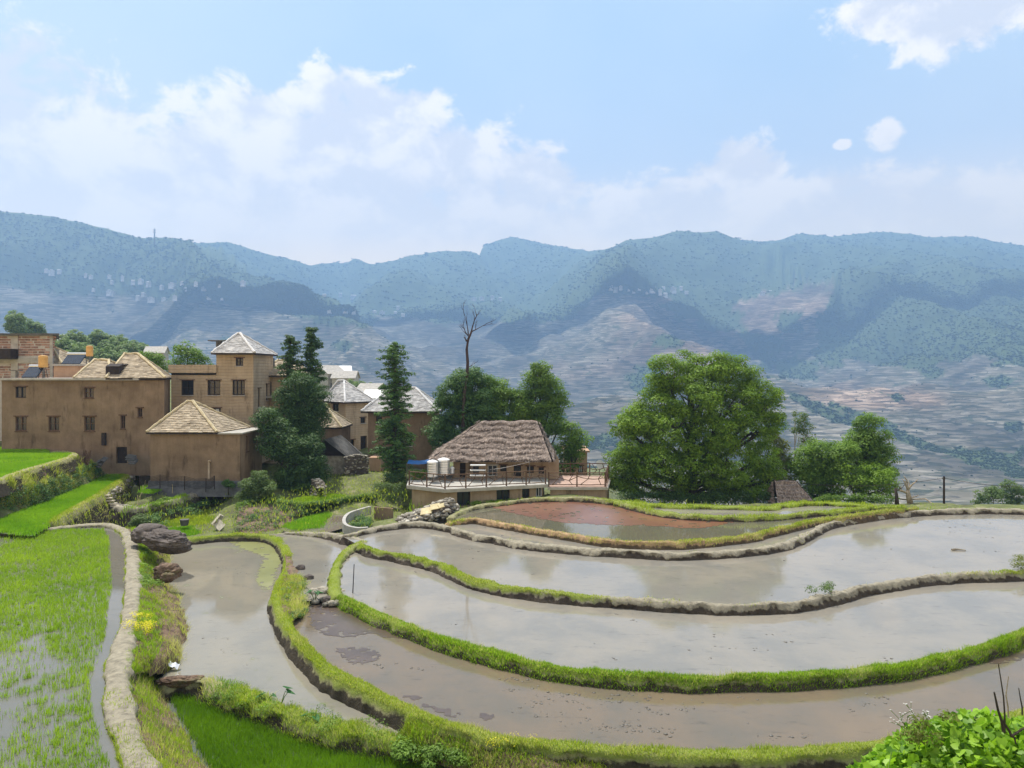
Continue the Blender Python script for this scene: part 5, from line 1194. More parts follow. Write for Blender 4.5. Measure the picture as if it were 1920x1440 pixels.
# village trees
def conifer(name, label, px, D, zb, top_py, prof, m, leaf=.1, seed=0, per=26, gap=.32, trunk_r=.22, droop=.12):
    """prof: (py, half width px) pairs; leafy branches in layers"""
    rg_ = np.random.default_rng(seed); base = np.array([(px-960)/F*D, D, zb]); root = empty(name, base, label, 'tree')
    top = P(px, top_py, D)[2]; pys_ = [p[0] for p in prof]; hw = [p[1] for p in prof]; xo = [p[2] if len(p) > 2 else 0 for p in prof]
    mb = MB(); zz = np.linspace(zb-.3, top-.1, 9); mb.tube([np.array([base[0]+np.interp(700-z*F/D, pys_, xo)/F*D, D, z]) for z in zz], [trunk_r*(1-.85*i/8)+.02 for i in range(9)], 8)
    subs = []; z = P(px, pys_[-1], D)[2]
    while z < top:
        py = 700-z*F/D; R = np.interp(py, pys_, hw)/F*D; cx = base[0]+np.interp(py, pys_, xo)/F*D
        nb = int(6+R*3.2)
        for k in range(nb):
            th = rg_.random()*6.283; L = R*(.55+.55*rg_.random()); u = np.array([math.cos(th), math.sin(th), 0])
            zz0 = z+rg_.uniform(-.15, .15); e = np.array([cx, D, zz0])+u*L-Zv*L*droop
            mb.tube([np.array([cx, D, zz0]), e], [.035, .01], 4, cap=False)
            for t in np.linspace(.3, 1, max(2, int(L/.32))):
                subs.append(np.r_[np.array([cx, D, zz0])+u*L*t-Zv*(L*t*droop)+rg_.normal(0, .06, 3)+Zv*.05, .2+.12*rg_.random()])
        z += gap
    for _ in range(6): subs.append(np.r_[np.array([base[0], D, top])+rg_.normal(0, .12, 3), .2])
    C, Nn, tint = clump_leaves(np.array(subs), per, rg_, .45); V, Fc = leaf_quads(C, Nn, leaf, rg_)
    mesh('crown', V, Fc, M[m], root, tint=tint); mb.build('trunk', M['bark'], root, smooth=True); return root
conifer('layered_tree', 'tall narrow tree with layered drooping branches in front of the brown house', 740, 53, -8.2, 645, [(644, 8), (655, 20), (668, 26), (680, 16), (700, 30), (715, 22), (735, 34), (750, 26), (770, 30), (790, 34), (815, 36), (850, 40), (870, 30), (890, 18)], 'leaf_con', leaf=.085, seed=31, per=30, gap=.3)
conifer('conifer', 'dark pointed conifer, taller of the two beside the tower', 584, 58, -7.9, 618, [(618, 4), (632, 14), (650, 16), (665, 13), (690, 22), (715, 24), (760, 26)], 'leaf_dark', leaf=.09, seed=32, per=34, gap=.34)
conifer('conifer', 'dark ragged conifer, shorter of the two beside the tower', 544, 57, -7.9, 634, [(634, 8), (650, 18), (665, 16), (680, 22), (700, 20), (720, 16)], 'leaf_dark', leaf=.09, seed=33, per=30, gap=.34)
tree('broadleaf_tree', 'dense dark tree with the glossy rounded crown below the two conifers', 'tree', 565, 54.5, -8.2, [(560, 725, 30), (590, 745, 24), (540, 745, 26), (575, 775, 34), (535, 785, 30), (600, 790, 18), (570, 815, 34), (598, 770, 18)], trunk_r=.22, m='leaf_dark', leaf=.08, n_per=115, seed=34, density=1.4)
tree('broadleaf_tree', 'dark green tree with drooping lower branches right of the tan-roofed annex', 'tree', 555, 51.5, -8.4, [(505, 790, 24), (525, 815, 28), (510, 840, 26), (545, 840, 32), (575, 850, 34), (550, 875, 34), (585, 885, 30), (565, 910, 30), (540, 905, 26), (495, 815, 18), (600, 868, 16), (590, 915, 18)], trunk_r=.25, m='leaf_dark', leaf=.08, n_per=110, seed=35, density=1.4)
tree('broadleaf_tree', 'leafy green tree left of the tower, behind its flat-roofed wing', 'tree', 355, 66, -6, [(352, 650, 14), (340, 665, 18), (368, 665, 18), (355, 680, 24), (380, 682, 14), (330, 685, 16)], trunk_r=.15, m='leaf_mid', leaf=.1, n_per=60, seed=36, density=.8)
tree('broadleaf_tree', 'low green tree between the tan hip roof and the leafy tree', 'tree', 290, 64, -6, [(275, 668, 13), (290, 672, 16), (305, 690, 14), (285, 685, 14)], trunk_r=.12, m='leaf_mid', leaf=.09, n_per=60, seed=37)
tree('broadleaf_tree', 'dark rounded tree round the foot of the bare dead tree', 'tree', 870, 58, -9, [(875, 715, 30), (850, 740, 34), (895, 730, 32), (840, 775, 34), (880, 770, 36), (915, 790, 26), (900, 820, 26), (825, 800, 24), (860, 810, 34), (835, 830, 28), (905, 765, 24)], trunk_r=.22, m='leaf_con', leaf=.09, n_per=110, seed=38, density=1.5)
tree('broadleaf_tree', 'mid green rounded tree in the middle behind the thatched roof', 'tree', 935, 59, -9, [(935, 730, 24), (915, 750, 24), (950, 755, 26), (935, 785, 30), (905, 790, 20), (965, 790, 20), (975, 748, 22), (980, 775, 24), (915, 720, 18)], trunk_r=.15, m='leaf_mid', leaf=.09, n_per=100, seed=39, density=1.5)
tree('broadleaf_tree', 'tall green tree with a pointed top behind the right half of the thatched roof', 'tree', 1015, 59, -9.5, [(1014, 690, 16), (1020, 708, 20), (1000, 722, 24), (1035, 735, 26), (1005, 755, 32), (1045, 765, 20), (980, 770, 22), (1030, 790, 30), (1050, 800, 16), (1000, 795, 24)], trunk_r=.2, m='leaf_mid', leaf=.09, n_per=105, seed=40, density=1.4)
tree('broadleaf_tree', 'light green low tree hanging over the right end of the thatched roof', 'tree', 1075, 57, -9.5, [(1070, 805, 18), (1085, 825, 20), (1060, 835, 22), (1080, 850, 18), (1065, 870, 18), (1050, 885, 14)], trunk_r=.12, m='leaf_mid', leaf=.085, n_per=95, seed=41, density=1.3)
tree('bush', 'fluffy green bush on the bank in front of the annex', 'bush', 485, 47.2, -8.7, [(485, 893, 14), (470, 912, 18), (500, 915, 18), (482, 930, 24), (460, 932, 14), (512, 932, 12)], trunk_r=.06, m='leaf_grey', leaf=.06, n_per=85, sub=.3, seed=42)
tree('bush', 'small round shrub at the corner of the grey plinth', 'bush', 428, 49, -7.7, [(428, 905, 8), (422, 909, 6), (434, 909, 6)], trunk_r=.03, m='leaf_con', leaf=.05, n_per=60, sub=.2, seed=43)
tree('bush', 'pale grey-green bush standing behind the great dark boulder', 'bush', 265, 42.5, -8.5, [(262, 975, 12), (275, 978, 11), (250, 982, 8), (268, 985, 12)], trunk_r=.03, m='leaf_grey', leaf=.05, n_per=70, sub=.2, seed=44)
tree('tree', 'hazy green tree beyond the paddies at the right edge, left and lower one', 'tree', 1855, 84, -17, [(1845, 930, 14), (1865, 925, 15), (1835, 942, 10)], m='leaf_grey', leaf=.13, n_per=45, seed=45, trunk_r=.1)
tree('tree', 'hazy green tree beyond the paddies at the right edge, right and taller one', 'tree', 1895, 86, -17, [(1895, 915, 16), (1880, 930, 16), (1912, 930, 16), (1900, 940, 14)], m='leaf_grey', leaf=.13, n_per=45, seed=46, trunk_r=.1)
# hazy grove behind the long house, one tree copied
grv = [(118, 652, 150, 1.0), (140, 640, 160, 1.1), (165, 650, 150, .9), (185, 636, 165, 1.15), (205, 648, 155, 1.0), (222, 640, 165, 1.0), (240, 655, 150, .95), (258, 652, 160, 1.05), (150, 665, 140, .9), (195, 668, 140, .9), (228, 668, 140, .95), (125, 670, 140, .8), (660, 712, 150, .7), (675, 722, 140, .8), (690, 716, 150, .7), (715, 728, 130, .7), (30, 608, 170, 1.0), (60, 615, 180, 1.0)]
gt = None
for i, (px, py, D, s) in enumerate(grv):
    lab, grp = ('hazy green tree of the grove behind the brick house', 'trees of the hazy grove') if i < 12 else ('hazy tree beside the distant grey roofs behind the conifers', 'trees by the distant roofs') if i < 16 else ('hazy tree rising behind the brick house roof', 'trees behind the brick house')
    if gt is None:
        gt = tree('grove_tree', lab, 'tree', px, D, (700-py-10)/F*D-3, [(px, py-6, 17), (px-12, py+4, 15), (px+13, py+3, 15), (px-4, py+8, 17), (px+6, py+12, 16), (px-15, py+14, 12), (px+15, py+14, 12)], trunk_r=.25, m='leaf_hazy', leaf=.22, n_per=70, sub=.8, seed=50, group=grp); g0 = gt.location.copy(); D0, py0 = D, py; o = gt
    else:
        o = gt.copy(); COL.objects.link(o)
        for ch in gt.children: c = ch.copy(); c.parent = o; COL.objects.link(c)
        q = P(px, py, D)-P(118, 652, 150); o.location = g0+Vector(q); o.rotation_euler.z = i*1.3; o.scale = (s, s, s*(.85+.3*rnd.random()))
    tag(o, lab, 'tree', grp)
# dead tree
def bare(name, label, cat, base, pts, r0, m, seed, twigs, tl, depth=3):
    r = random.Random(seed); mb = MB(); mb.tube(pts, np.linspace(r0, r0*.5, len(pts)), 7)
    def grow(p, d, L, rad, lev):
        q = [p]; dd = np.array(d, float)
        for i in range(4):
            dd = dd+np.array([r.uniform(-.22, .22), r.uniform(-.22, .22), r.uniform(-.1, .2)]); dd /= np.linalg.norm(dd); q.append(q[-1]+dd*L/4)
            if lev > 0 and r.random() < .75:
                e = dd+np.array([r.uniform(-.9, .9), r.uniform(-.9, .9), r.uniform(-.2, .7)]); e /= np.linalg.norm(e); grow(q[-1], e, L*r.uniform(.4, .65), rad*.55, lev-1)
        mb.tube(q, [rad*(1-.2*i) for i in range(5)], 5)
    for (p, d, L, rad) in twigs: grow(np.array(p), d, L, rad, depth-1)
    o = mb.build(name, M[m], smooth=True, loc=base); tag(o, label, cat); return o
D = 57.
tp = [P(x, y, D) for x, y in [(872, 870), (868, 800), (870, 740), (876, 700), (877, 680), (875, 655), (878, 636), (884, 622)]]
bare('dead_tree', 'bare black dead tree with a forked twiggy top rising above the green trees', 'tree', tp[0], tp, .16, 'deadbark', 3, [(P(884, 622, D), (.3, 0, 1), 1.4, .06), (P(884, 622, D), (.9, .2, .5), 1.3, .05), (P(880, 632, D), (-.6, .1, .8), 1.2, .05), (P(878, 628, D), (-.2, -.2, 1), 1.5, .05), (P(875, 640, D), (-.5, 0, .9), .35, .08), (P(876, 690, D), (.7, .2, .4), .8, .03)], 1)
D = 47.
bare('dead_stump', 'pale antler-like dead stump with stubby twisting branches at the edge of the grove', 'stump', P(1707, 946, D), [P(1708, 948, D), P(1703, 930, D), P(1702, 918, D)], .2, 'palebark', 5, [(P(1703, 925, D), (-1, 0, .25), .75, .1), (P(1702, 918, D), (.8, 0, .7), .8, .09), (P(1702, 918, D), (-.3, .1, 1), .6, .09), (P(1705, 935, D), (.9, 0, .2), .5, .06), (P(1702, 916, D), (-.8, 0, .5), .5, .07)], 1, depth=2)
bare('dead_stump', 'short brown dead trunk with one side branch left of the antler-like stump', 'stump', P(1682, 946, D), [P(1682, 948, D), P(1681, 930, D), P(1679, 915, D)], .14, 'bark', 6, [(P(1680, 920, D), (1, 0, .3), .6, .05)], 1, depth=2)

# ------------------------------------------------------------------ grass, rice
def blades(P0, h, wd, mat, name, kind='stuff', lean=.35, rg_=rng, tint=None, parent=None, upn=None):
    n = len(P0); th = rg_.random(n)*6.283; u = np.stack([np.cos(th), np.sin(th), 0*th], 1)
    th2 = rg_.random(n)*6.283; l = np.stack([np.cos(th2), np.sin(th2), 0*th], 1)*(lean*rg_.random(n)*h)[:, None]
    if upn is not None: l = l+upn*h[:, None]
    w2 = u*wd*.5; mid = P0+l*.35+Zv*(h*.6)[:, None]; tip = P0+l+Zv*(h*(1-.15*rg_.random(n)))[:, None]
    V = np.stack([P0-w2, P0+w2, mid+w2*.8, mid-w2*.8, tip], 1).reshape(-1, 3); i = np.arange(n)[:, None]*5
    Fc = np.stack([i+np.array([0, 1, 2]), i+np.array([0, 2, 3]), i+np.array([3, 2, 4])], 1).reshape(-1, 3)
    t = rg_.random(n) if tint is None else np.clip(tint+rg_.uniform(-.2, .2, n), 0, 1)
    o = mesh(name, V, Fc, M[mat], parent, tint=np.repeat(t, 3))
    if kind: tag(o, kind=kind)
    return o
def bund_grass(B, side, dens, h0, mat, wd=.014, a=0., b_=1., mask=True, hvar=.6, seed=0, thr=.45, lean=.5, out=0.):
    """side: (s0, s1) columns of the bank's profile from 0 (left foot) to 16 (right foot)"""
    rg_ = np.random.default_rng(seed); n_, m_ = B.V.shape[:2]; L = B.S[-1]*(b_-a); n = int(L*dens)
    i = a*(n_-1)+rg_.random(n)*(b_-a)*(n_-2); j = side[0]+rg_.random(n)*(side[1]-side[0]); j = np.clip(j, 0, m_-1.001)
    i0 = i.astype(int); j0 = j.astype(int); fi = (i-i0)[:, None]; fj = (j-j0)[:, None]; V = B.V
    Pp = (V[i0, j0]*(1-fi)+V[i0+1, j0]*fi)*(1-fj)+(V[i0, j0+1]*(1-fi)+V[i0+1, j0+1]*fi)*fj
    keep = np.ones(n, bool)
    if mask: keep = (B.g[i0]+(fbm(Pp*1.6, 3, seed)-.5)*.9+.12*rg_.standard_normal(n)) > thr
    cl_ = fbm(Pp*1.3, 3, seed+5)
    Pp = Pp[keep]; i0 = i0[keep]; jj = j[keep]; cl_ = cl_[keep]
    h = h0*(.25+2.6*cl_**1.8)*(1-hvar*.5+hvar*rg_.random(len(Pp)))
    sgn = np.where(jj < 8, 1, -1)*np.clip(np.abs(jj-8)/8, 0, 1)
    upn = np.concatenate([B.N[i0]*sgn[:, None]*(.35+out), np.zeros((len(Pp), 1))], 1)
    return blades(Pp-Zv*.02, h, wd, mat, 'grass', lean=lean, rg_=rg_, upn=upn)
# bright thick grass of the C/A bank
bund_grass(CA, (4.5, 15), 950, .075, 'grass_lush', .016, 0, .865, mask=True, thr=.42, seed=1, lean=.9, out=.3)
bund_grass(CA, (4, 15.5), 260, .10, 'grass_lush', .014, 0, .86, mask=False, seed=2, lean=1.0, out=.4)
bund_grass(CA, (5, 12), 120, .10, 'grass_dry', .012, 0, .87, mask=False, seed=3)
# left bank: yellow-green turf on top
bund_grass(AE, (1, 11.2), 520, .07, 'grass', .014, 0, .55, mask=False, seed=4, lean=.8)
bund_grass(AE, (3, 11.2), 220, .06, 'grass_dry', .013, 0, .6, mask=False, seed=5, lean=.8)
bund_grass(AE, (1, 11.2), 750, .075, 'grass', .012, .42, 1, thr=.5, mask=True, seed=6, lean=.8)
bund_grass(AE, (2, 11.4), 260, .09, 'grass_dry', .011, .4, 1, mask=False, seed=7, lean=.8)
bund_grass(FC, (5.8, 14), 420, .06, 'grass', .014, 0, 1, mask=True, seed=8, thr=.3)
bund_grass(BC, (4, 11.5), 420, .08, 'grass', .015, seed=9, thr=.42)
bund_grass(BC, (4.5, 11.5), 160, .07, 'grass_dry', .014, seed=10, thr=.4)
bund_grass(BS, (3, 13), 90, .06, 'grass', .016, seed=11, thr=.35)
bund_grass(RS, (4, 12), 300, .08, 'grass', .02, seed=12, thr=.4)
bund_grass(RS, (4, 13), 160, .08, 'grass_dry', .02, seed=13, thr=.2)
bund_grass(RU, (1, 13), 260, .10, 'grass', .02, seed=14, thr=.35)
bund_grass(U2, (1, 15), 420, .13, 'grass', .022, mask=False, seed=15)
bund_grass(FT, (2, 13), 200, .08, 'grass', .018, seed=16, thr=.3)
bund_grass(EG, (1, 14.5), 800, .10, 'grass', .012, .13, 1, mask=True, seed=17, lean=.9, out=.2, thr=.55)
bund_grass(EG, (1, 14), 380, .12, 'grass_lush', .013, .13, 1, mask=False, seed=18, lean=1.0, out=.3)
bund_grass(EG, (2, 14), 260, .11, 'grass_dry', .010, .10, 1, mask=False, seed=19, lean=1.)
bund_grass(L1, (11, 14), 300, .06, 'grass', .013, .2, 1, mask=True, seed=20, thr=.18)
bund_grass(L1, (4, 15), 500, .08, 'grass', .013, .80, 1, mask=True, seed=21, thr=.22)
bund_grass(L1, (5, 13), 110, .05, 'grass_dry', .013, .0, .3, mask=True, seed=22, thr=.2)
bund_grass(NB, (2, 13), 110, .07, 'grass_dry', .02, mask=False, seed=23)
bund_grass(MBk, (2, 14), 330, .12, 'grass', .022, mask=False, seed=24)
bund_grass(MBk, (0, 9), 200, .10, 'grass_dry', .02, mask=False, seed=25)
bund_grass(GB, (7, 15), 200, .2, 'grass_lush', .02, .2, .6, mask=False, seed=26)
# rice
def rice_field(poly, z, dens, h0, mat, wd, seed, maskfn=None, tuft=5, spread=.05, lean=.35, name='rice_seedlings', fade=None):
    rg_ = np.random.default_rng(seed); pl = np.array(poly); lo, hi = pl.min(0), pl.max(0); A = np.prod(hi-lo); n = int(A*dens)
    x = lo[0]+rg_.random(n)*(hi[0]-lo[0]); y = lo[1]+rg_.random(n)*(hi[1]-lo[1]); k = pip(pl, x, y); x, y = x[k], y[k]
    if fade: k = rg_.random(len(x)) < fade(x, y); x, y = x[k], y[k]
    if maskfn is not None: k = maskfn(x, y, rg_); x, y = x[k], y[k]
    n = len(x); c = np.repeat(np.stack([x, y], 1), tuft, 0)+rg_.normal(0, spread, (n*tuft, 2)); cl_ = fbm(v3(c[:, 0]*.5, c[:, 1]*.5), 3, seed)
    return blades(np.c_[c, np.full(len(c), z-.03)], h0*(.6+.5*cl_+.3*rg_.random(len(c))), wd, mat, name, lean=lean, rg_=rg_, tint=np.clip(cl_*1.6-.3, 0, 1))
def inset_dist(poly_path, x, y):
    q = np.array(poly_path); return np.min(np.hypot(x[:, None]-q[None, ::4, 0], y[:, None]-q[None, ::4, 1]), 1)
Lin = [g2(p[0], p[1], ZL) for p in [(0, 1000), (60, 998), (120, 994), (195, 993), (203, 1010), (204, 1040), (209, 1095), (200, 1150), (198, 1190), (182, 1230), (166, 1280), (166, 1310), (176, 1350), (185, 1390), (205, 1440), (225, 1500), (-60, 1500), (-200, 1300), (-120, 1000)]]
def Lmask(x, y, rg_):
    f = fbm(v3(x*.55, y*.3, 3), 4, 61); f2 = fbm(v3(x*2.2, y*2.2, 3), 2, 62)
    px, _ = 960+F*x/y, 0
    thin = np.clip((px-(-10))/150, 0, 1)
    near = np.clip((y-15)/20, 0, 1)
    return f*.75+f2*.35+thin*.22+(y > 35.5)*.2 > .525+.10*rg_.random(len(x))
rice_field(Lin, ZL, 95, .18, 'rice', .012, 71, Lmask, tuft=6, spread=.035, lean=.5)
rice_field(Lin, ZL, 26, .15, 'rice', .012, 72, None, tuft=4, spread=.04, lean=.5)
Gin = [g2(p[0], p[1], ZG) for p in [(320, 1300), (345, 1296), (372, 1303), (400, 1318), (450, 1338), (520, 1364), (600, 1392), (680, 1414), (760, 1430), (830, 1440), (900, 1460), (900, 1500), (430, 1500), (395, 1440), (360, 1385), (335, 1340)]]
rice_field(Gin, ZG, 330, .24, 'rice_dense', .010, 73, None, tuft=6, spread=.04, lean=.4)
Nin = [(p[0], p[1]) for p in POLY['N']]
rice_field(Nin, ZN, 130, .2, 'rice_far', .03, 74, lambda x, y, r: ~((960+F*x/y > 0) & (np.abs(y-(46.0+.03*(960+F*x/y))) < .5)), tuft=4, spread=.08)
rice_field(POLY['M'], ZM, 150, .2, 'rice_far', .028, 75, None, tuft=4, spread=.08)
def patch(pxs, z, dens, h, mat, wd, seed, nm='rice_seedlings', tuft=4):
    return rice_field([g2(p[0], p[1], z) for p in pxs], z+.06, dens, h, mat, wd, seed, tuft=tuft, spread=.08, name=nm)
patch([(285, 990), (330, 975), (380, 962), (425, 948), (440, 944), (432, 955), (410, 968), (385, 985), (330, 988)], -9.0, 120, .12, 'grass', .028, 76)
patch([(308, 1000), (322, 991), (362, 989), (378, 1003), (340, 1008)], -9.05, 150, .16, 'rice_far', .028, 77)
patch([(528, 990), (545, 983), (575, 972), (605, 965), (618, 962), (620, 968), (608, 980), (605, 990), (560, 996)], -8.75, 150, .16, 'rice_far', .028, 78)
patch([(262, 925), (268, 913), (290, 908), (335, 906), (345, 909), (330, 916), (300, 921), (285, 927)], -7.75, 150, .14, 'rice_far', .028, 79)
patch([(540, 942), (560, 935), (620, 928), (650, 930), (630, 938), (580, 943)], -8.15, 100, .12, 'grass_lush', .028, 80, 'grass')
# meadow grass over the open ground of the village
def ground_grass(pxpoly, z, dens, h, mat, wd, seed, thr=.0):
    rg_ = np.random.default_rng(seed); pl = np.array([g2(p[0], p[1], z) for p in pxpoly]); lo, hi = pl.min(0), pl.max(0); n = int(np.prod(hi-lo)*dens)
    x = lo[0]+rg_.random(n)*(hi[0]-lo[0]); y = lo[1]+rg_.random(n)*(hi[1]-lo[1]); k = pip(pl, x, y) & (fbm(v3(x*.8, y*.8, 1), 3, seed)+.1*rg_.random(n) > thr); x, y = x[k], y[k]
    zz = np.array([ground_z(a, b_) for a, b_ in zip(x[::6], y[::6])]); zz = np.repeat(zz, 6)[:len(x)]; c = fbm(v3(x, y), 3, seed)
    blades(np.c_[x, y, zz-.03], h*(.4+1.2*c), wd, mat, 'grass', rg_=rg_, lean=.8)
ground_grass([(470, 960), (520, 940), (600, 925), (600, 895), (640, 884), (760, 890), (765, 950), (690, 985), (640, 960), (560, 985), (480, 1000), (440, 1000)], -8.0, 60, .14, 'grass', .03, 81, .45)
ground_grass([(200, 990), (205, 930), (260, 945), (420, 915), (440, 945), (480, 990), (380, 1004), (250, 985)], -8.6, 70, .16, 'grass', .03, 82, .5)
ground_grass([(1150, 946), (1200, 935), (1700, 940), (2000, 950), (2000, 957), (1700, 952), (1500, 947), (1300, 950)], -7.5, 40, .2, 'grass', .03, 83, .35)
ground_grass([(850, 965), (760, 975), (770, 945), (860, 950), (960, 935), (1140, 932), (1080, 936), (960, 945)], -8.3, 60, .2, 'grass_lush', .03, 84, .3)
# ------------------------------------------------------------------ the slope under the field path
def strip(name, top_px, ztop, bot_px, zbot, m, seed, nv=14, step=.15, amp=.14, bulge=.25, vattr=None, conv=1):
    A = resample([G(p[0], p[1], z) for p, z in zip(top_px, ztop)], step); Bm = resample([G(p[0], p[1], zbot) for p in bot_px], step)
    n = max(len(A), len(Bm)); t = np.linspace(0, 1, n)
    A = np.stack([np.interp(t, np.linspace(0, 1, len(A)), A[:, i]) for i in range(3)], 1); Bm = np.stack([np.interp(t, np.linspace(0, 1, len(Bm)), Bm[:, i]) for i in range(3)], 1)
    v = np.linspace(0, 1, nv)[None, :, None]; Pp = A[:, None]*(1-v)+Bm[:, None]*v; Pp[..., 2] = A[:, None, 2]+(Bm[:, None, 2]-A[:, None, 2])*v[..., 0]**conv
    d = Bm-A; d[:, 2] = 0; d /= np.linalg.norm(d, axis=1)[:, None]+1e-9
    Pp = Pp+d[:, None]*(np.sin(v*math.pi)*bulge)
    nn = fbm(Pp*1.1, 4, seed)-.5; n2 = fbm(Pp*4, 4, seed+4)-.5
    fade = np.clip(np.minimum(v[..., 0]*6, 1), 0, 1)
    Pp = Pp+d[:, None]*((nn*3*amp+n2*amp*1.5)*fade)[..., None]; Pp[..., 2] += (nn*1.2+n2)*amp*fade
    idx = np.arange(n*nv).reshape(n, nv); Fc = np.stack([idx[:-1, :-1], idx[1:, :-1], idx[1:, 1:], idx[:-1, 1:]], -1).reshape(-1, 4)
    o = mesh(name, Pp.reshape(-1, 3), Fc, M[m], smooth=True); tag(o, kind='structure'); return Pp
M['scarp'] = nmat('scarp', [(.32, (.035, .023, .016)), (.44, (.10, .062, .04)), (.52, (.20, .13, .085)), (.60, (.12, .10, .045)), (.72, (.30, .25, .17))], 1.7, 9, bump=1., bscale=8, nr=.72)
topc = [(240, 992), (251, 1010), (257, 1040), (258, 1080), (257, 1120), (252, 1150), (241, 1190), (233, 1230), (230, 1262), (234, 1300), (245, 1345), (264, 1395), (290, 1440), (325, 1500)]
ztc = [-7.53]*len(topc)
sc1 = strip('cliff', topc[:9], ztc[:9], [(300, 1012), (330, 1030), (322, 1075), (335, 1115), (352, 1150), (360, 1180), (352, 1215), (346, 1250), (305, 1282)], ZE-.25, 'scarp', 5, bulge=.3, amp=.26, nv=22)
sc2 = strip('cliff', topc[8:], ztc[8:], [(300, 1285), (318, 1310), (336, 1345), (358, 1385), (390, 1440), (430, 1500)], ZG-.2, 'scarp', 6, bulge=.05)
def surf_grass(Pp, vr, dens, h0, mat, wd, seed, thr=.4, lean=.9, ur=(0, 1), name='grass', sc_=1.2):
    rg_ = np.random.default_rng(seed); n_, m_ = Pp.shape[:2]; L = np.linalg.norm(np.diff(Pp[:, m_//2], axis=0), axis=1).sum()*(ur[1]-ur[0]); n = int(L*dens)
    i = (ur[0]+rg_.random(n)*(ur[1]-ur[0]))*(n_-1.01); j = (vr[0]+rg_.random(n)*(vr[1]-vr[0]))*(m_-1.01); i0 = i.astype(int); j0 = j.astype(int)
    fi = (i-i0)[:, None]; fj = (j-j0)[:, None]; Q = (Pp[i0, j0]*(1-fi)+Pp[np.minimum(i0+1, n_-1), j0]*fi)*(1-fj)+(Pp[i0, j0+1]*(1-fi)+Pp[np.minimum(i0+1, n_-1), j0+1]*fi)*fj
    c = fbm(Q*sc_, 3, seed); k = c+.08*rg_.standard_normal(n) > thr; Q = Q[k]; c = c[k]
    return blades(Q-Zv*.03, h0*(.4+1.2*c)*(.6+.8*rg_.random(len(Q))), wd, mat, name, lean=lean, rg_=rg_, tint=c)
surf_grass(sc1, (.02, .45), 800, .11, 'grass', .013, 1, .46); surf_grass(sc1, (.03, .38), 400, .16, 'grass_lush', .014, 2, .45)
surf_grass(sc1, (.35, .95), 110, .16, 'grass_dry', .012, 3, .5); surf_grass(sc1, (.5, .95), 170, .22, 'grass_dry', .011, 7, .5, lean=1.3); surf_grass(sc1, (.4, .9), 200, .14, 'grass', .012, 9, .55)
surf_grass(sc2, (.03, .9), 700, .15, 'grass', .012, 4, .44); surf_grass(sc2, (.03, 1), 260, .2, 'grass_dry', .010, 5, .46)
surf_grass(sc2, (.05, .8), 350, .17, 'grass_lush', .012, 6, .45)
def herbs(Q, n_per, r, leaf, mat, seed, name, label, cat, group=None):
    rg_ = np.random.default_rng(seed); subs = np.c_[np.array(Q), np.full(len(Q), r)*(.6+.8*rg_.random(len(Q)))]
    C, Nn, t = clump_leaves(subs, n_per, rg_, .7); V, Fc = leaf_quads(C, Nn, leaf, rg_)
    o = mesh(name, V, Fc, M[mat], tint=t); tag(o, label, cat, group); return o
def on(Pp, u, v): return Pp[int(u*(Pp.shape[0]-1)), int(v*(Pp.shape[1]-1))]
r = np.random.default_rng(5)
herbs([on(sc1, .42+.16*r.random(), .02+.3*r.random())+r.normal(0, .06, 3) for _ in range(34)], 70, .2, .035, 'leaf_mid', 1, 'herb_patch', 'dark green leafy herbs at the path edge above the reddish bare scarp', 'plant')
herbs([on(sc1, .2+.12*r.random(), .1+.25*r.random())+r.normal(0, .06, 3) for _ in range(16)], 60, .18, .035, 'leaf_con', 2, 'herb_patch', 'small dark green weeds on the path slope just below the boulder', 'plant')
herbs([on(sc1, .78+.1*r.random(), .0+.3*r.random())+r.normal(0, .05, 3) for _ in range(16)], 60, .16, .03, 'leaf_big', 3, 'herb_patch', 'leafy stems carrying the yellow flower heads beside the earth path', 'plant')
herbs([on(sc1, .78+.1*r.random(), .02+.25*r.random())+(0, 0, .2)+r.normal(0, .07, 3) for _ in range(14)], 55, .13, .022, 'yellowpetal', 4, 'yellow_flowers', 'bright yellow flower clump growing beside the earth path', 'flowers')
herbs([G(905+110*r.random(), 1384+10*r.random(), -8.0)+r.normal(0, .05, 3) for _ in range(10)], 16, .12, .018, 'yellowpetal', 5, 'yellow_flowers', 'sparse yellow flowers on the grass bank along the bottom of the picture', 'flowers')
# bank plants: leafy lumps on the E/G bank, corner of A
herbs([G(400+500*t+r.normal(0, 8), 1292+t*130+r.normal(0, 9), -8.5+.05*r.random()) for t in r.random(60)], 60, .18, .026, 'leaf_mid', 6, 'undergrowth', None, None).update_tag()
tag(bpy.data.objects['undergrowth'], kind='stuff')
herbs([G(745+330*t+r.normal(0, 9), 1402+t*22+r.normal(0, 9), -8.5+.05*r.random()) for t in r.random(90)], 80, .18, .04, 'leaf_mid', 7, 'undergrowth', None, None); tag(bpy.data.objects['undergrowth.001'], kind='stuff')
jb = strip('bank', [(770, 1345), (800, 1355), (860, 1370), (944, 1391), (1047, 1402), (1120, 1408), (1170, 1411)], [-8.12]*7, [(745, 1402), (800, 1425), (870, 1448), (950, 1475), (1050, 1492), (1140, 1490), (1215, 1450)], -8.7, 'scarp', 15, nv=14, step=.15, amp=.06, bulge=.05, conv=1.3)
surf_grass(jb, (.05, 1), 1500, .12, 'grass', .012, 31, .30); surf_grass(jb, (.05, 1), 700, .17, 'grass_lush', .013, 32, .4); surf_grass(jb, (.05, 1), 420, .14, 'grass_dry', .011, 33, .48)
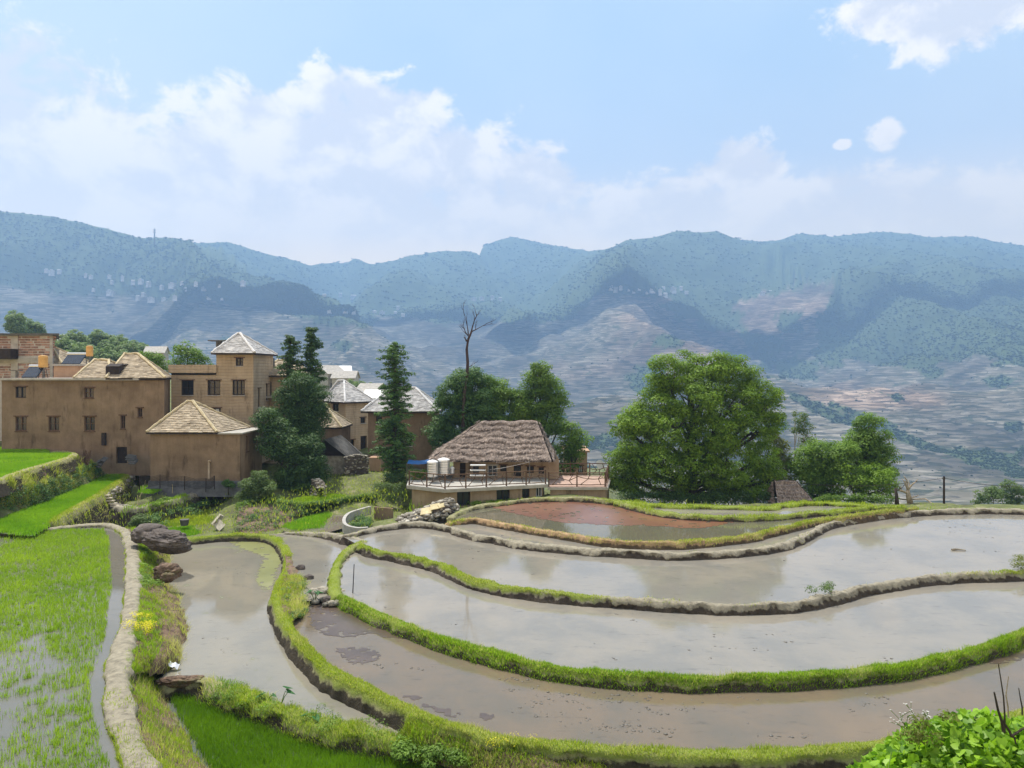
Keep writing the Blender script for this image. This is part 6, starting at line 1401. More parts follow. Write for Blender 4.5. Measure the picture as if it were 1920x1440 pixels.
# slump of earth and scrub between AE bank and the stones
sl = strip('slump', [(534, 1040), (536, 1060), (528, 1085), (520, 1105), (526, 1135), (545, 1165)], [-8.03]*6, [(552, 1048), (572, 1085), (588, 1095), (588, 1118), (592, 1136), (572, 1168)], ZF-.35, 'scarp', 9, nv=16, amp=.12, bulge=.1, conv=3)
surf_grass(sl, (0, .8), 500, .15, 'grass', .014, 8, .3, ur=(.4, 1)); surf_grass(sl, (.2, 1), 260, .2, 'grass_dry', .014, 9, .35, ur=(.4, 1))
herbs([on(sl, .55+.45*r.random(), .2+.6*r.random()) for _ in range(26)], 70, .17, .035, 'leaf_con', 8, 'shrub', 'small dark green shrub on the slumped bank left of the pale stones', 'shrub')

# scrubby banks beyond the rice field
def ptz(px, py, z): return G(px, py, z)
bk1 = strip('bank', [(-90, 925), (0, 901), (50, 884), (100, 869), (133, 858), (150, 853)], [-5.5]*6, [(-90, 996), (0, 973), (60, 954), (120, 930), (168, 908), (197, 895)], ZM-.1, 'scarp', 11, nv=14, step=.25, amp=.3, bulge=.55, conv=.8)
surf_grass(bk1, (0, 1), 600, .22, 'grass', .03, 11, .40); surf_grass(bk1, (0, 1), 400, .25, 'grass_dry', .028, 12, .45)
herbs([on(bk1, t, .35+.6*q) for t, q in zip(r.random(420), r.random(420))], 36, .24, .05, 'leaf_con', 10, 'undergrowth', None, None); tag(bpy.data.objects['undergrowth.002'], kind='stuff')
rubble_wall('stone_wall', [G(88, 985, -7.45), G(120, 966, -7.45), G(150, 949, -7.45), G(182, 932, -7.45), G(208, 917, -7.45), G(232, 900, -7.45), G(243, 893, -7.45)], 0, -9.1, 'overgrown dark stone wall holding up the narrow green field strip', 'wall', th=.8, seed=21, size=.26)

rubble_wall('stone_wall', [G(215, 947, -8.15), G(258, 954, -8.15), G(283, 948, -8.15), G(333, 937, -8.15), G(383, 919, -8.1), G(428, 906, -7.9)], 0, -9.3, 'curved rubble retaining wall below the garden of bamboo sticks', 'wall', th=.9, seed=22, size=.26, m='stone')
herbs([G(285+120*t, 962-28*t+r.normal(0, 9), -8.5) for t in r.random(90)], 55, .24, .05, 'leaf_con', 11, 'creeper', 'dark green creeper covering the middle of the curved retaining wall', 'plant')
herbs([G(286+45*t, 944-9*t+r.normal(0, 2), -7.95) for t in r.random(26)], 60, .17, .045, 'leaf_big', 12, 'herb_patch', 'light green leafy plants along the top of the curved retaining wall', 'plant')
herbs([G(215+22*t, 900+35*q, -8.1) for t, q in zip(r.random(26), r.random(26))], 50, .22, .045, 'leaf_grey', 13, 'shrub', 'yellowish shrubs on the wall corner beside the stone steps', 'shrub')
# hedge bank right of the bush
hb = strip('bank', [(450, 948), (500, 938), (540, 945), (580, 947), (630, 940), (680, 932), (700, 930)], [-8.1]*7, [(440, 1000), (500, 998), (535, 985), (570, 972), (620, 958), (660, 948), (700, 945)], -8.9, 'scarp', 13, nv=10, step=.25, amp=.2)
herbs([on(hb, t, q)+r.normal(0, .05, 3) for t, q in zip(r.random(260), r.random(260)**1.2)], 55, .26, .05, 'leaf_con', 14, 'undergrowth', None, None); tag(bpy.data.objects['undergrowth.003'], kind='stuff')
herbs([on(hb, t, .12*q)+(0, 0, .08) for t, q in zip(r.random(110), r.random(110))], 50, .2, .05, 'leaf_big', 15, 'undergrowth', None, None); tag(bpy.data.objects['undergrowth.004'], kind='stuff')
rubble_wall('stone_wall', [P(590, 898, 50), P(602, 905, 49.5), P(600, 915, 49)], 0, -8.6, 'crumbling stone corner under the dark trees', 'wall', th=.7, seed=23)
herbs([P(700+60*t, 905+32*q, 49) for t, q in zip(r.random(70), r.random(70))], 55, .28, .05, 'leaf_grey', 16, 'undergrowth', None, None); tag(bpy.data.objects['undergrowth.005'], kind='stuff')
herbs([G(756+20*t, 950+28*q, -8.9) for t, q in zip(r.random(40), r.random(40))], 55, .2, .045, 'leaf_olive', 17, 'shrub', 'yellow-green scrub at the left corner of the terrace building', 'shrub')
herbs([P(720+42*t, 890+12*q, 51) for t, q in zip(r.random(40), r.random(40))], 50, .3, .05, 'leaf_dark', 18, 'bush', 'dark low bush at the foot of the tall layered tree', 'bush')
herbs([P(767+38*t, 884+14*q, 49.5) for t, q in zip(r.random(50), r.random(50))], 50, .22, .045, 'leaf_mid', 19, 'bush', 'green bushes behind the left end of the terrace railing', 'bush')
herbs([G(880+110*t, 944-7*t+r.normal(0, 2), -8.0) for t in r.random(46)], 60, .22, .05, 'leaf_big', 20, 'herb_patch', 'bright green weeds below the dark openings of the terrace building', 'plant')
herbs([P(1160+290*t, 925+18*q, 49.5) for t, q in zip(r.random(150), r.random(150))], 50, .34, .06, 'leaf_dark', 21, 'undergrowth', None, None); tag(bpy.data.objects['undergrowth.006'], kind='stuff')
herbs([P(1500+180*t, 930+14*q, 50) for t, q in zip(.1+.9*r.random(90), r.random(90))], 50, .3, .06, 'leaf_mid', 22, 'undergrowth', None, None); tag(bpy.data.objects['undergrowth.007'], kind='stuff')
herbs([G(1535+42*t-20, 1108-8*t+r.normal(0, 2), -7.5) for t in r.random(10)], 50, .16, .035, 'leaf_grey', 23, 'shrub', 'small tuft of weeds on the thin bank where it turns up to the right', 'shrub')
herbs([G(1905+25*t, 1062-18*q, -7.5) for t, q in zip(r.random(16), r.random(16))], 50, .2, .035, 'leaf_olive', 24, 'shrub', 'yellowish shrub on the bank at the right edge of the picture', 'shrub')

# curved basin wall
pts = [G(x, y, -8.1) for x, y in [(694, 949), (672, 955), (655, 961), (646, 970), (646, 980), (655, 986), (672, 989), (690, 988)]]
C = resample(np.array(pts), .15); mb = MB()
for i in range(len(C)-1):
    d = (C[i+1]-C[i])[:2]; d /= np.linalg.norm(d); n0 = np.array([-d[1], d[0], 0])*.09
    d2 = (C[min(i+2, len(C)-1)]-C[i+1])[:2]; n1 = n0 if np.linalg.norm(d2) < 1e-6 else np.array([-d2[1], d2[0], 0])/np.linalg.norm(d2)*.09
    a, b_ = C[i], C[i+1]; dn = np.array([0, 0, -.5])
    mb.face([a-n0, b_-n1, b_+n1, a+n0]); mb.face([a+n0, b_+n1, b_+n1+dn, a+n0+dn]); mb.face([b_-n1, a-n0, a-n0+dn, b_-n1+dn])
tag(mb.build('basin_wall', M['concrete']), 'curved low concrete wall of a basin left of the rubble heap', 'wall')
herbs([G(660+34*t, 968+18*q, -8.5) for t, q in zip(r.random(36), r.random(36))], 60, .22, .045, 'leaf_con', 25, 'bush', 'dark bush growing inside the curved concrete basin', 'bush')
mb = MB(); a, b_ = P(702, 950, 45.5), P(737, 953, 45.2); mb.box((a+b_)/2-Zv*.45, (b_-a)/2, (0, .1, 0), Zv*.45); mb.box((a+b_)/2-Zv*.9-(0, .3, 0), (b_-a)/2, (0, .2, 0), Zv*.12); tag(mb.build('retaining_wall', M['adobe']), 'small brown concrete wall between the basin and the terrace building', 'wall')

# the boulder over the pond
def boulder(name, c, rad, label, m='rock', seed=0, sub=5, amp=.35, cat='boulder', group=None):
    import bmesh
    bm = bmesh.new(); bmesh.ops.create_icosphere(bm, subdivisions=sub, radius=1); V = np.array([v.co[:] for v in bm.verts])
    n = fbm(V*1.3+seed*7.7, 5, seed)-.5; n2 = fbm(V*np.array([2, 2, 6.])+seed, 4, seed+3)-.5
    n3 = np.abs(fbm(V*4.5+seed*3, 4, seed+6)-.5); V = V*(1+amp*n*2+amp*.5*n2-amp*.9*n3)[:, None]; V = np.sign(V)*np.abs(V)**.9
    for v, q in zip(bm.verts, V): v.co = Vector(q*np.array(rad))
    me = bpy.data.meshes.new(name); bm.to_mesh(me); bm.free(); me.materials.append(M[m])
    me.polygons.foreach_set('use_smooth', np.ones(len(me.polygons), bool))
    o = bpy.data.objects.new(name, me); COL.objects.link(o); o.location = Vector(c); tag(o, label, cat, group); return o
c = P(316, 1016, 31.5); o = boulder('boulder', c, (.92, .8, .46), 'great dark layered boulder jutting over the pond at the end of the earth path', seed=4, sub=6, amp=.5); o.rotation_euler = (0, math.radians(8), 0)
c = P(280, 1000, 32.5); o = boulder('boulder', c, (.75, .7, .4), 'brownish rock lying behind the great boulder beside the path', m='rock', seed=8, amp=.3)
c = P(312, 1075, 28.8); boulder('boulder', c, (.5, .4, .3), 'small brown rock on the shore under the great boulder', m='scarp', seed=9, amp=.7)
c = G(337, 1276, -8.5); o = boulder('mud_block', c+(0, 0, -.03), (.62, .18, .13), 'grey weathered mud ridge at the head of the dense rice bed', m='scarp', seed=12, amp=.7, cat='mud ridge'); o.rotation_euler = (0, 0, .15)
for i, (px, py, s, l) in enumerate([(590, 1113, .22, 'pale flat stone leftmost in the stone spillway'), (604, 1112, .27, 'largest pale stone of the spillway, standing upright'), (614, 1128, .2, 'dark wet stone in the middle of the spillway'), (623, 1124, .15, 'small pale stone on top at the middle of the spillway'),
                                    (622, 1133, .14, 'small yellowish stone at the foot of the spillway'), (634, 1131, .15, 'cream stone at the right foot of the spillway'), (641, 1114, .18, 'flat pale stone where the grassy bank begins'), (655, 1111, .14, 'buff stone just above the grassy bank'), (675, 1121, .14, 'dark stone standing in the water right of the spillway'),
                                    (579, 1086, .2, 'brown earth clod sticking out of the slumped bank'), (563, 1068, .22, 'dark brown clod beside the upper slumped bank')]):
    boulder('stone', G(px, py, -8.15)+Zv*s*.2, (s, s*.8, s*.75), l, m='palestone' if 'pale' in l or 'cream' in l or 'buff' in l or 'yellow' in l else 'rock', seed=20+i, sub=4, cat='stone')
for k in range(16):
    px = 578+74*r.random(); c = G(px, 1117+14*r.random()+(6 if px > 600 else 0), -8.18); q_ = .07+.08*r.random()
    boulder('stone', c+Zv*q_*.3, (q_*1.3, q_, q_*.8), 'small stone packed between the larger ones of the spillway', m='stone', seed=60+k, sub=3, cat='stone', group='small stones packed in the spillway')
# rag on the scarp
c = G(320, 1246, -8.3); mb = MB(); n = 12; g = {}
for i in range(n+1):
    for j in range(5):
        p = np.array([i/n*.6-.3, j/4*.2-.1, 0]); q = fbm(np.array([[p[0]*5, p[1]*9, 1.]]), 3, 3)[0]
        g[i, j] = c+np.array([p[0]*.7+.05*q, p[1]+.1*q, .3*q-.2*(i/n)])
for i in range(n):
    for j in range(4): mb.face([g[i, j], g[i+1, j], g[i+1, j+1], g[i, j+1]])
tag(mb.build('plastic_rag', M['rag']), 'crumpled white plastic rag caught on the reddish scarp', 'rag')
# rubble heap by the terrace
rg_ = np.random.default_rng(8); c0 = G(810, 985, -8.0); n = 620
hx = rg_.uniform(-1, 1, n); hy = rg_.uniform(-1, 1, n)
X0, X1 = G(742, 984, -8.0)[0], G(856, 984, -8.0)[0]; x = X0+(X1-X0)*(hx+1)/2; t = (hx+1)/2
hh = np.interp(t, [0, .2, .45, .7, .88, 1], [.15, .45, .75, 1.15, 1.3, .75])*(1-.55*hy**2)
Cc = np.c_[x, c0[1]+.9+hy*1.1, -8.0+hh-.12*rg_.random(n)*3*rg_.random(n)]
V, Fc = blobs_mesh(Cc, .07+.13*rg_.random(n)**1.5, .62, .25, rg_)
rh = mesh('rubble_heap', V, Fc, M['stone'], tint=np.repeat(rg_.random(n), 20)); tag(rh, 'heap of grey stones and broken slabs beside the paddy bank at the terrace corner', 'rubble heap')
mb = MB(); mb2 = []
for k in range(60):
    t = k/60; xx = X0+(X1-X0)*t; hz_ = np.interp(t, [0, .2, .45, .7, .88, 1], [.0, .3, .6, .95, 1.1, .6]); mb.box((xx, c0[1]+.9, -8.2+hz_/2), ((X1-X0)/110, 0, 0), (0, .85, 0), (0, 0, hz_/2+.1))
mb.build('core', M['rock'], rh)
for i, (px, py, w_, l) in enumerate([(785, 968, .55, None), (800, 958, .62, None), (816, 950, .5, None), (770, 976, .45, None), (828, 948, .35, None)]):
    mb = MB(); a = r.uniform(-.5, .5); c = P(px, py, c0[1]+.15); U_ = np.array([math.cos(a), math.sin(a), .18]); V_ = np.array([-math.sin(a), math.cos(a), .55]); mb.box(c, U_*w_*.5, V_*w_*.38, np.cross(U_, V_)*.02); mb.build('broken_slab', M['straw'], rh)

# ------------------------------------------------------------------ yard and roof furniture
def tank(px, pyt, pyb, D, rpx, label):
    R = rpx/F*D; zt_, zb_ = (700-pyt)/F*D, (700-pyb)/F*D; h = zt_-zb_; c = np.array([(px-960)/F*D, D, zb_]); root = empty('water_tank', c, label, 'water tank')
    mb = MB(); k = 13; zs_ = []; rs = []
    for i in range(k): zs_.append(.12+(h-.3)*i/(k-1)); rs.append(R*(1 if i % 2 else .965))
    pts = [c+Zv*z for z in zs_]; mb.tube(pts, rs, 24); mb.build('body', M['steel'], root, smooth=False)
    mb = MB(); zt2 = zs_[-1]; mb.tube([c+Zv*(zt2+.005), c+Zv*(zt2+.06), c+Zv*(zt2+.11), c+Zv*(zt2+.14)], [R*1.0, R*.85, R*.5, R*.2], 24); mb.build('lid', M['whitepaint'], root)
    mb = MB()
    for q in range(4):
        a = q*math.pi/2+.5; mb.tube([c+np.array([math.cos(a)*R*.8, math.sin(a)*R*.8, -.02]), c+np.array([math.cos(a)*R*.8, math.sin(a)*R*.8, .13])], .025, 5)
    th = np.linspace(0, 2*math.pi, 17); mb.tube([c+np.array([math.cos(a)*R*.85, math.sin(a)*R*.85, .11]) for a in th], .02, 4); mb.build('stand', M['metal'], root)
tank(811, 861, 897, 48.4, 10.5, 'round steel water tank with a white lid, left and slightly lower of the big pair')
tank(832, 857, 894, 48.9, 11.5, 'round steel water tank, right and slightly taller of the big pair on the terrace')
tank(847.5, 873, 891, 49.3, 5, 'small white barrel-like tank behind the two steel tanks')
# tiered white shelves
c = np.array([(896-960)/F*48.6, 48.6, zs]); root = empty('display_stand', c, 'stand of three white bench planks on the terrace in front of the thatched house', 'shelf')
for py in (872.5, 881.5, 891):
    mb = MB(); z = (700-py)/F*48.6; mb.box((c[0], 48.6+(881-py)*.01, z), (.5, 0, 0), (0, .14, 0), Zv*.03); mb.build('shelf', M['whitepaint'], root)
for s_ in (-1, 1):
    mb = MB()
    for s2 in (-.1, .1): mb.tube([(c[0]+s_*.42, 48.6+s2, zs), (c[0]+s_*.42, 48.6+s2, (700-872)/F*48.6-.03)], .018, 5)
    mb.build('frame', M['metal'], root)
# blue canopy
root = empty('canopy', P(785, 905, 50.5), 'blue tarpaulin canopy on thin posts left of the steel tanks', 'canopy')
a, b_, c2, d = P(763, 869, 49.8), P(806, 868, 49.8), P(806, 861, 51.8), P(767, 862, 51.8)
mb = MB(); n = 8; gg = [[a+(b_-a)*i/n+((d+(c2-d)*i/n)-(a+(b_-a)*i/n))*j/4-Zv*.08*math.sin(i/n*math.pi)+Zv*.02*((i+j) % 2) for j in range(5)] for i in range(n+1)]
for i in range(n):
    for j in range(4): mb.face([gg[i][j], gg[i+1][j], gg[i+1][j+1], gg[i][j+1]])
o = mb.build('sheet', M['blue'], root); sm = o.modifiers.new('s', 'SOLIDIFY'); sm.thickness = .015
for q in (a, b_, c2, d): mb = MB(); mb.tube([q, (q[0], q[1], -7.6)], .03, 6); mb.build('post', M['metal'], root)
mb = MB(); q = P(784, 889, 50.6); mb.box(q, (.3, 0, 0), (0, .25, 0), Zv*.35); tag(mb.build('crate', M['concrete'], bevel=.02), 'grey boxy crate standing under the blue canopy', 'crate')
mb = MB(); q = P(993, 900, 48.2); mb.tube([(q[0], q[1], zs), (q[0], q[1], (700-860)/F*48.2)], .035, 6); tag(mb.build('pole', M['metal']), 'thin grey upright pole on the terrace before the thatched eave', 'pole')
mb = MB(); e0 = np.array([q[0], q[1], (700-866)/F*48.2]); e1 = P(852, 880, 49.5)
mb.tube([e0+(e1-e0)*t-Zv*.25*math.sin(t*math.pi) for t in np.linspace(0, 1, 12)], .012, 4); tag(mb.build('wire', M['metal']), 'thin sagging wire from the terrace pole to the tanks', 'wire')
# satellite dish beyond the red terrace
c = P(1124, 872, 53); root = empty('satellite_dish', (c[0], c[1], -7.2), 'small white satellite dish at the far corner of the red-tiled terrace', 'satellite dish')
mb = MB(); mb.tube([c, c+(.02, -.05, .02), c+(.05, -.12, .05)], [.1, .24, .34], 16); mb.build('dish', M['whitepaint'], root); mb = MB(); mb.tube([(c[0], c[1]+.03, -7.25), c], .03, 6); mb.build('mast', M['metal'], root)
# heaters and tanks on the roofs
def solar(px, py, D, w_, label, flip=1, s=1.):
    c = P(px, py, D); root = empty('solar_heater', c, label, 'solar heater')
    mb = MB(); U_ = np.array([w_/2, 0, 0]); V_ = np.array([flip*-.0, .62, .5])*s; lo = c+np.array([-.25*w_, -.5, 0]); mb.box(lo+V_*.9+Zv*.1, U_, V_, np.array([0, -.03, .04])); mb.build('collector', M['solar'], root)
    mb = MB()
    for sx in (-1, 1):
        mb.tube([c+np.array([sx*w_*.45-.25*w_, .75*s, 0]), c+np.array([sx*w_*.45-.25*w_, .6*s, 1.15*s])], .03, 5); mb.tube([c+np.array([sx*w_*.45-.25*w_, -.5, 0]), c+np.array([sx*w_*.45-.25*w_, .6*s, 1.15*s])], .03, 5)
    mb.build('frame', M['metal'], root); mb = MB(); mb.tube([c+np.array([-.8*w_, .62*s, 1.2*s]), c+np.array([.34*w_, .62*s, 1.2*s])], .17*s, 12); mb.build('tank', M['steel'], root)
zr = .14
solar(148, 684, 61.5, 1.5, 'solar water heater with a dark collector and silver drum on the low reddish house', s=.75)
solar(70, 709, 56, 1.1, 'solar water heater on the flat roof of the long house before the brick wall', s=.75)
def tankY(px, pt, pm, pb, D, rpx, label, m='yellow'):
    c = P(px, pb, D); R = rpx/F*D; zt_ = (700-pt)/F*D; zm = (700-pm)/F*D; root = empty('roof_tank', c, label, 'water tank')
    p = np.array([c[0], D, 0]); mb = MB(); mb.tube([p+Zv*zm, p+Zv*(zm+.06), p+Zv*(zt_-.12), p+Zv*(zt_-.03), p+Zv*zt_], [R*.92, R, R, R*.85, R*.3], 18); mb.build('body', M[m], root, smooth=False)
    mb = MB()
    for q in range(4):
        a = q*math.pi/2+.7; mb.tube([c+np.array([math.cos(a)*R, math.sin(a)*R, -.02]), p+np.array([math.cos(a)*R*.5, math.sin(a)*R*.5, zm])], .03, 5)
    mb.tube([p+Zv*c[2], p+Zv*zm], .05, 6); mb.build('stand', M['metal'], root)
tankY(168, 648, 668, 684, 61, 6, 'orange-yellow water tank high on a thin stand, on the low reddish house')
tankY(81, 666, 689, 710, 56.3, 8, 'yellow water tank on a dark leaning stand on the flat roof before the brick wall')
mb = MB(); q = P(31, 710, 56.5); mb.tube([q, q+Zv*.6], .08, 6); mb.box(q+Zv*.62, (.35, 0, 0), (0, .2, 0), Zv*.04); tag(mb.build('roof_vent', M['metal']), 'small T-shaped vent pipe on the flat roof at the far left', 'vent')
# utility pole, wires, fence pole
D = 46.5; b0 = P(1770, 950, D); t0 = P(1770, 893, D)
root = empty('utility_pole', b0, 'dark thin utility pole standing on the far paddy bank at right', 'pole'); mb = MB(); mb.tube([b0-Zv*.2, t0], [.07, .055], 8); mb.build('shaft', M['darkwood'], root); mb = MB(); mb.tube([t0-Zv*.12-(.12, 0, 0), t0-Zv*.12+(.12, 0, 0)], .04, 6); mb.build('insulator', M['metal'], root)
def wire(a, b_, sag, label, rad=.012):
    mb = MB(); mb.tube([a+(b_-a)*t-Zv*sag*4*t*(1-t) for t in np.linspace(0, 1, 24)], rad, 4); tag(mb.build('wire', M['darkwood']), label, 'wire')
wire(t0-Zv*.1, P(1495, 905, 50), .35, 'sagging wire from the utility pole left into the grove'); wire(t0-Zv*.1, P(2050, 905, 44), .4, 'sagging wire from the utility pole out to the right edge')
mb = MB(); mb.tube([P(1755, 950, 49), P(1735, 935, 50), P(1700, 937, 52), P(1660, 932, 54)], .05, 5); tag(mb.build('fallen_branch', M['palebark']), 'long pale bent branch lying beyond the bank by the dead stump', 'branch')
# stick in the pond
mb = MB(); mb.tube([G(661, 1112, ZC)-Zv*.2, P(664, 1058, G(661, 1112, ZC)[1]+.1)], [.022, .016], 6); tag(mb.build('stick', M['darkwood']), 'thin dark stick standing upright in the pond near the spillway stones', 'stick')
c = G(1795, 1032, ZB); mb = MB(); mb.tube([c+(-.25, 0, .03), c+(0, .03, .05), c+(.32, -.1, .03)], [.05, .04, .02], 6); tag(mb.build('driftwood', M['palebark']), 'pale piece of driftwood floating in the upper right paddy', 'driftwood')
# concrete slab leaning
mb = MB(); c = P(403, 985, 42.5)
a, b_ = P(398, 986, 42.4), P(421, 958, 43.2); u = (b_-a)/2; mb.box((a+b_)/2-Zv*.05, u*.55-u*.0, (.0, .25, -.1), (-.05, .05, .03)); 
a2 = P(401, 976, 42.6); b2 = P(417, 990, 42.2); mb.box((a2+b2)/2, (b2-a2)/2, (.12, .12, .16), (.02, -.02, .02))
tag(mb.build('broken_slab', M['palestone']), 'pair of tilted pale concrete slabs on the bank behind the boulder', 'slab')
# stone steps, bucket, garden sticks
root = empty('stone_steps', P(212, 950, 45), 'flight of flat stone steps let into the wall at the end of the green strip', 'steps')
for k in range(6):
    c = P(199+k*4.2, 929+k*5.0, 45.5-.1*k); mb = MB(); mb.box(c, (.22, 0, 0), (0, .14, 0), Zv*.035); mb.build('step', M['palestone'], root)
c = P(346, 985, 43); mb = MB(); mb.tube([c, c+Zv*.1, c+Zv*.34], [.2, .22, .26], 12); tag(mb.build('bucket', M['darkslab']), 'brown round bucket standing by the little green patch', 'bucket')
gs = None
for i, (px, py) in enumerate([(268, 924), (271, 914), (277, 917), (286, 915), (296, 914), (303, 911), (312, 911), (318, 908), (328, 912), (338, 907), (345, 910), (352, 908), (323, 922), (333, 920), (289, 909), (299, 908), (310, 907), (366, 903), (374, 901), (382, 899), (262, 938), (258, 944)]):
    b0 = G(px, py, -7.8)
    mb = MB(); mb.tube([b0-Zv*.1, b0+Zv*.25+(.02, 0, 0), b0+Zv*.5+(.07*(i % 3), 0, 0)], .018, 5)
    tag(mb.build('bamboo_stick', M['straw']), 'pale bamboo stick standing in the little garden before the annex', 'stick', 'sticks in the garden')
# planks and junk by the long house
for i, (px, py, w_, h_, m_, l) in enumerate([(187, 867, .7, .5, 'darkslab', 'grey corrugated sheet pile leaning at the corner below the long house'), (245, 862, .9, .5, 'darkslab', 'dark grey lean-to sheets beside the door of the long house')]):
    c = P(px, py, 52.3); mb = MB()
    for k in range(4): mb.box(c+np.array([r.uniform(-.2, .2), k*.12, (k-1.5)*.12]), (w_*.32*r.uniform(.8, 1.1), 0, r.uniform(-.1, .1)), (0, .25, .1), Zv*.02)
    tag(mb.build('sheet_pile', M[m_ if m_ != 'blue' else 'plinth']), l, 'sheets')
mb = MB()
for k in range(26): c = P(160+r.uniform(-7, 7), 872, 50.6+r.uniform(-.2, .2)); c2 = P(164+r.uniform(-9, 9), 846+r.uniform(-3, 8), 50.8); mb.tube([c, c2], .02, 4, cap=False)
tag(mb.build('brushwood_bundle', M['wood']), 'upright bundle of brushwood at the end of the upper green field', 'brushwood')
# small fence before the annex
root = empty('net_fence', P(280, 905, 48.8), 'sagging dark net fence on thin stakes along the foot of the annex', 'fence')
fx = [262, 300, 346, 386, 402]; tops = [P(x, y, 48.8) for x, y in zip(fx, [893, 890, 893, 897, 892])]
for q in tops: mb = MB(); mb.tube([q, q-Zv*.9], .03, 5); mb.build('stake', M['darkwood'], root)
mb = MB()
for a, b_ in zip(tops[:-1], tops[1:]):
    for k in range(7): dz = k*.1; mb.tube([a-Zv*dz, (a+b_)/2-Zv*(dz+.12), b_-Zv*dz], .009, 3, cap=False)
    for t in np.linspace(.06, .94, 16): q = a+(b_-a)*t-Zv*.12*4*t*(1-t)*.9; mb.tube([q, q-Zv*.65], .009, 3, cap=False)
mb.build('net', M['darkwood'], root)

# ------------------------------------------------------------------ on the water: films and clods
def film(pxs, z, m, seed, er=.25, name='algae'):
    pl = np.array([g2(p[0], p[1], z) for p in pxs]); lo, hi = pl.min(0), pl.max(0); s = .05 if (hi-lo).max() < 9 else .08
    gx, gy = np.meshgrid(np.arange(lo[0], hi[0], s), np.arange(lo[1], hi[1], s)); q = np.array(resample(np.c_[np.r_[pl, pl[:1]], np.zeros(len(pl)+1)], .2))[:, :2]
    ins = pip(pl, gx, gy); d = np.min(np.hypot(gx[..., None]-q[::2, 0], gy[..., None]-q[::2, 1]), -1); nn = fbm(v3(gx*1.1, gy*1.1, z), 5, seed)
    n4 = fbm(v3(gx*5, gy*5, z), 4, seed+3); k = ins & (d > (nn-.32)*er*4+(n4-.42)*.5) & (n4 > .30)
    idx = np.full(gx.shape, -1); cell = k[:-1, :-1] & k[1:, :-1] & k[:-1, 1:] & k[1:, 1:]
    ii = np.arange(gx.size).reshape(gx.shape); Fc = np.stack([ii[:-1, :-1][cell], ii[:-1, 1:][cell], ii[1:, 1:][cell], ii[1:, :-1][cell]], -1)
    used = np.unique(Fc); mp = np.full(gx.size, -1); mp[used] = np.arange(len(used)); V = np.c_[gx.ravel()[used], gy.ravel()[used], np.full(len(used), z+.006)]
    jit = (fbm(v3(V[:, 0]*7, V[:, 1]*7), 2, 3)-.5)*s; V[:, 0] += jit; V[:, 1] += (fbm(v3(V[:, 0]*7, V[:, 1]*7, 5), 2, 8)-.5)*s
    o = mesh(name, V, mp[Fc], M[m]); tag(o, kind='stuff')
M['film_red'] = nmat('film_red', [(.3, (.13, .048, .027)), (.5, (.17, .073, .04)), (.7, (.215, .10, .058))], .35, 5, rough=.3, spec=.5)
M['film_green'] = nmat('film_green', [(.3, (.16, .16, .05)), (.5, (.21, .21, .075)), (.7, (.26, .25, .11))], .5, 5, rough=.3, spec=.5)
M['film_brown'] = nmat('film_brown', [(.3, (.055, .036, .026)), (.7, (.10, .068, .048))], .8, 6, rough=.3, spec=.5, bump=.1)
M['clod'] = nmat('clod', [(.3, (.07, .06, .048)), (.7, (.16, .14, .115))], 8, 4, rough=.5, spec=.4)
film([(900, 950), (950, 942), (1000, 936), (1077, 934), (1150, 940), (1240, 960), (1314, 968), (1399, 970), (1420, 973), (1335, 990), (1240, 990), (1160, 987), (1090, 984), (1020, 977), (950, 963)], ZR, 'film_red', 1, .35)
film([(415, 1006), (493, 1005), (516, 1013), (531, 1032), (533, 1055), (523, 1080), (512, 1100), (510, 1120), (488, 1105), (474, 1085), (486, 1060), (492, 1045), (465, 1034), (435, 1022)], ZE, 'film_green', 2, .12)
film([(556, 1142), (590, 1130), (640, 1128), (690, 1152), (760, 1180), (850, 1216), (830, 1222), (760, 1205), (720, 1200), (700, 1196), (660, 1198), (600, 1190), (575, 1165)], ZA, 'film_brown', 3, .3, 'mud_film')
film([(620, 1216), (660, 1212), (712, 1216), (716, 1234), (690, 1246), (655, 1246)], ZA, 'film_brown', 5, .12, 'mud_film')
film([(728, 1290), (770, 1298), (830, 1322), (880, 1340), (870, 1356), (800, 1330), (760, 1312)], ZA, 'film_brown', 6, .15, 'mud_film')
film([(892, 1338), (925, 1334), (932, 1348), (905, 1352)], ZA, 'film_brown', 7, .05, 'mud_film')
film([(900, 1235), (1012, 1262), (1116, 1276), (1260, 1286), (1363, 1286), (1500, 1282), (1638, 1271), (1741, 1254), (1800, 1240), (1790, 1252), (1700, 1276), (1600, 1288), (1400, 1300), (1250, 1300), (1100, 1290), (980, 1268)], ZA, 'film_brown', 8, .10, 'mud_film')
film([(1830, 1242), (1880, 1228), (1930, 1222), (1930, 1236), (1870, 1246)], ZA, 'film_brown', 9, .06, 'mud_film')
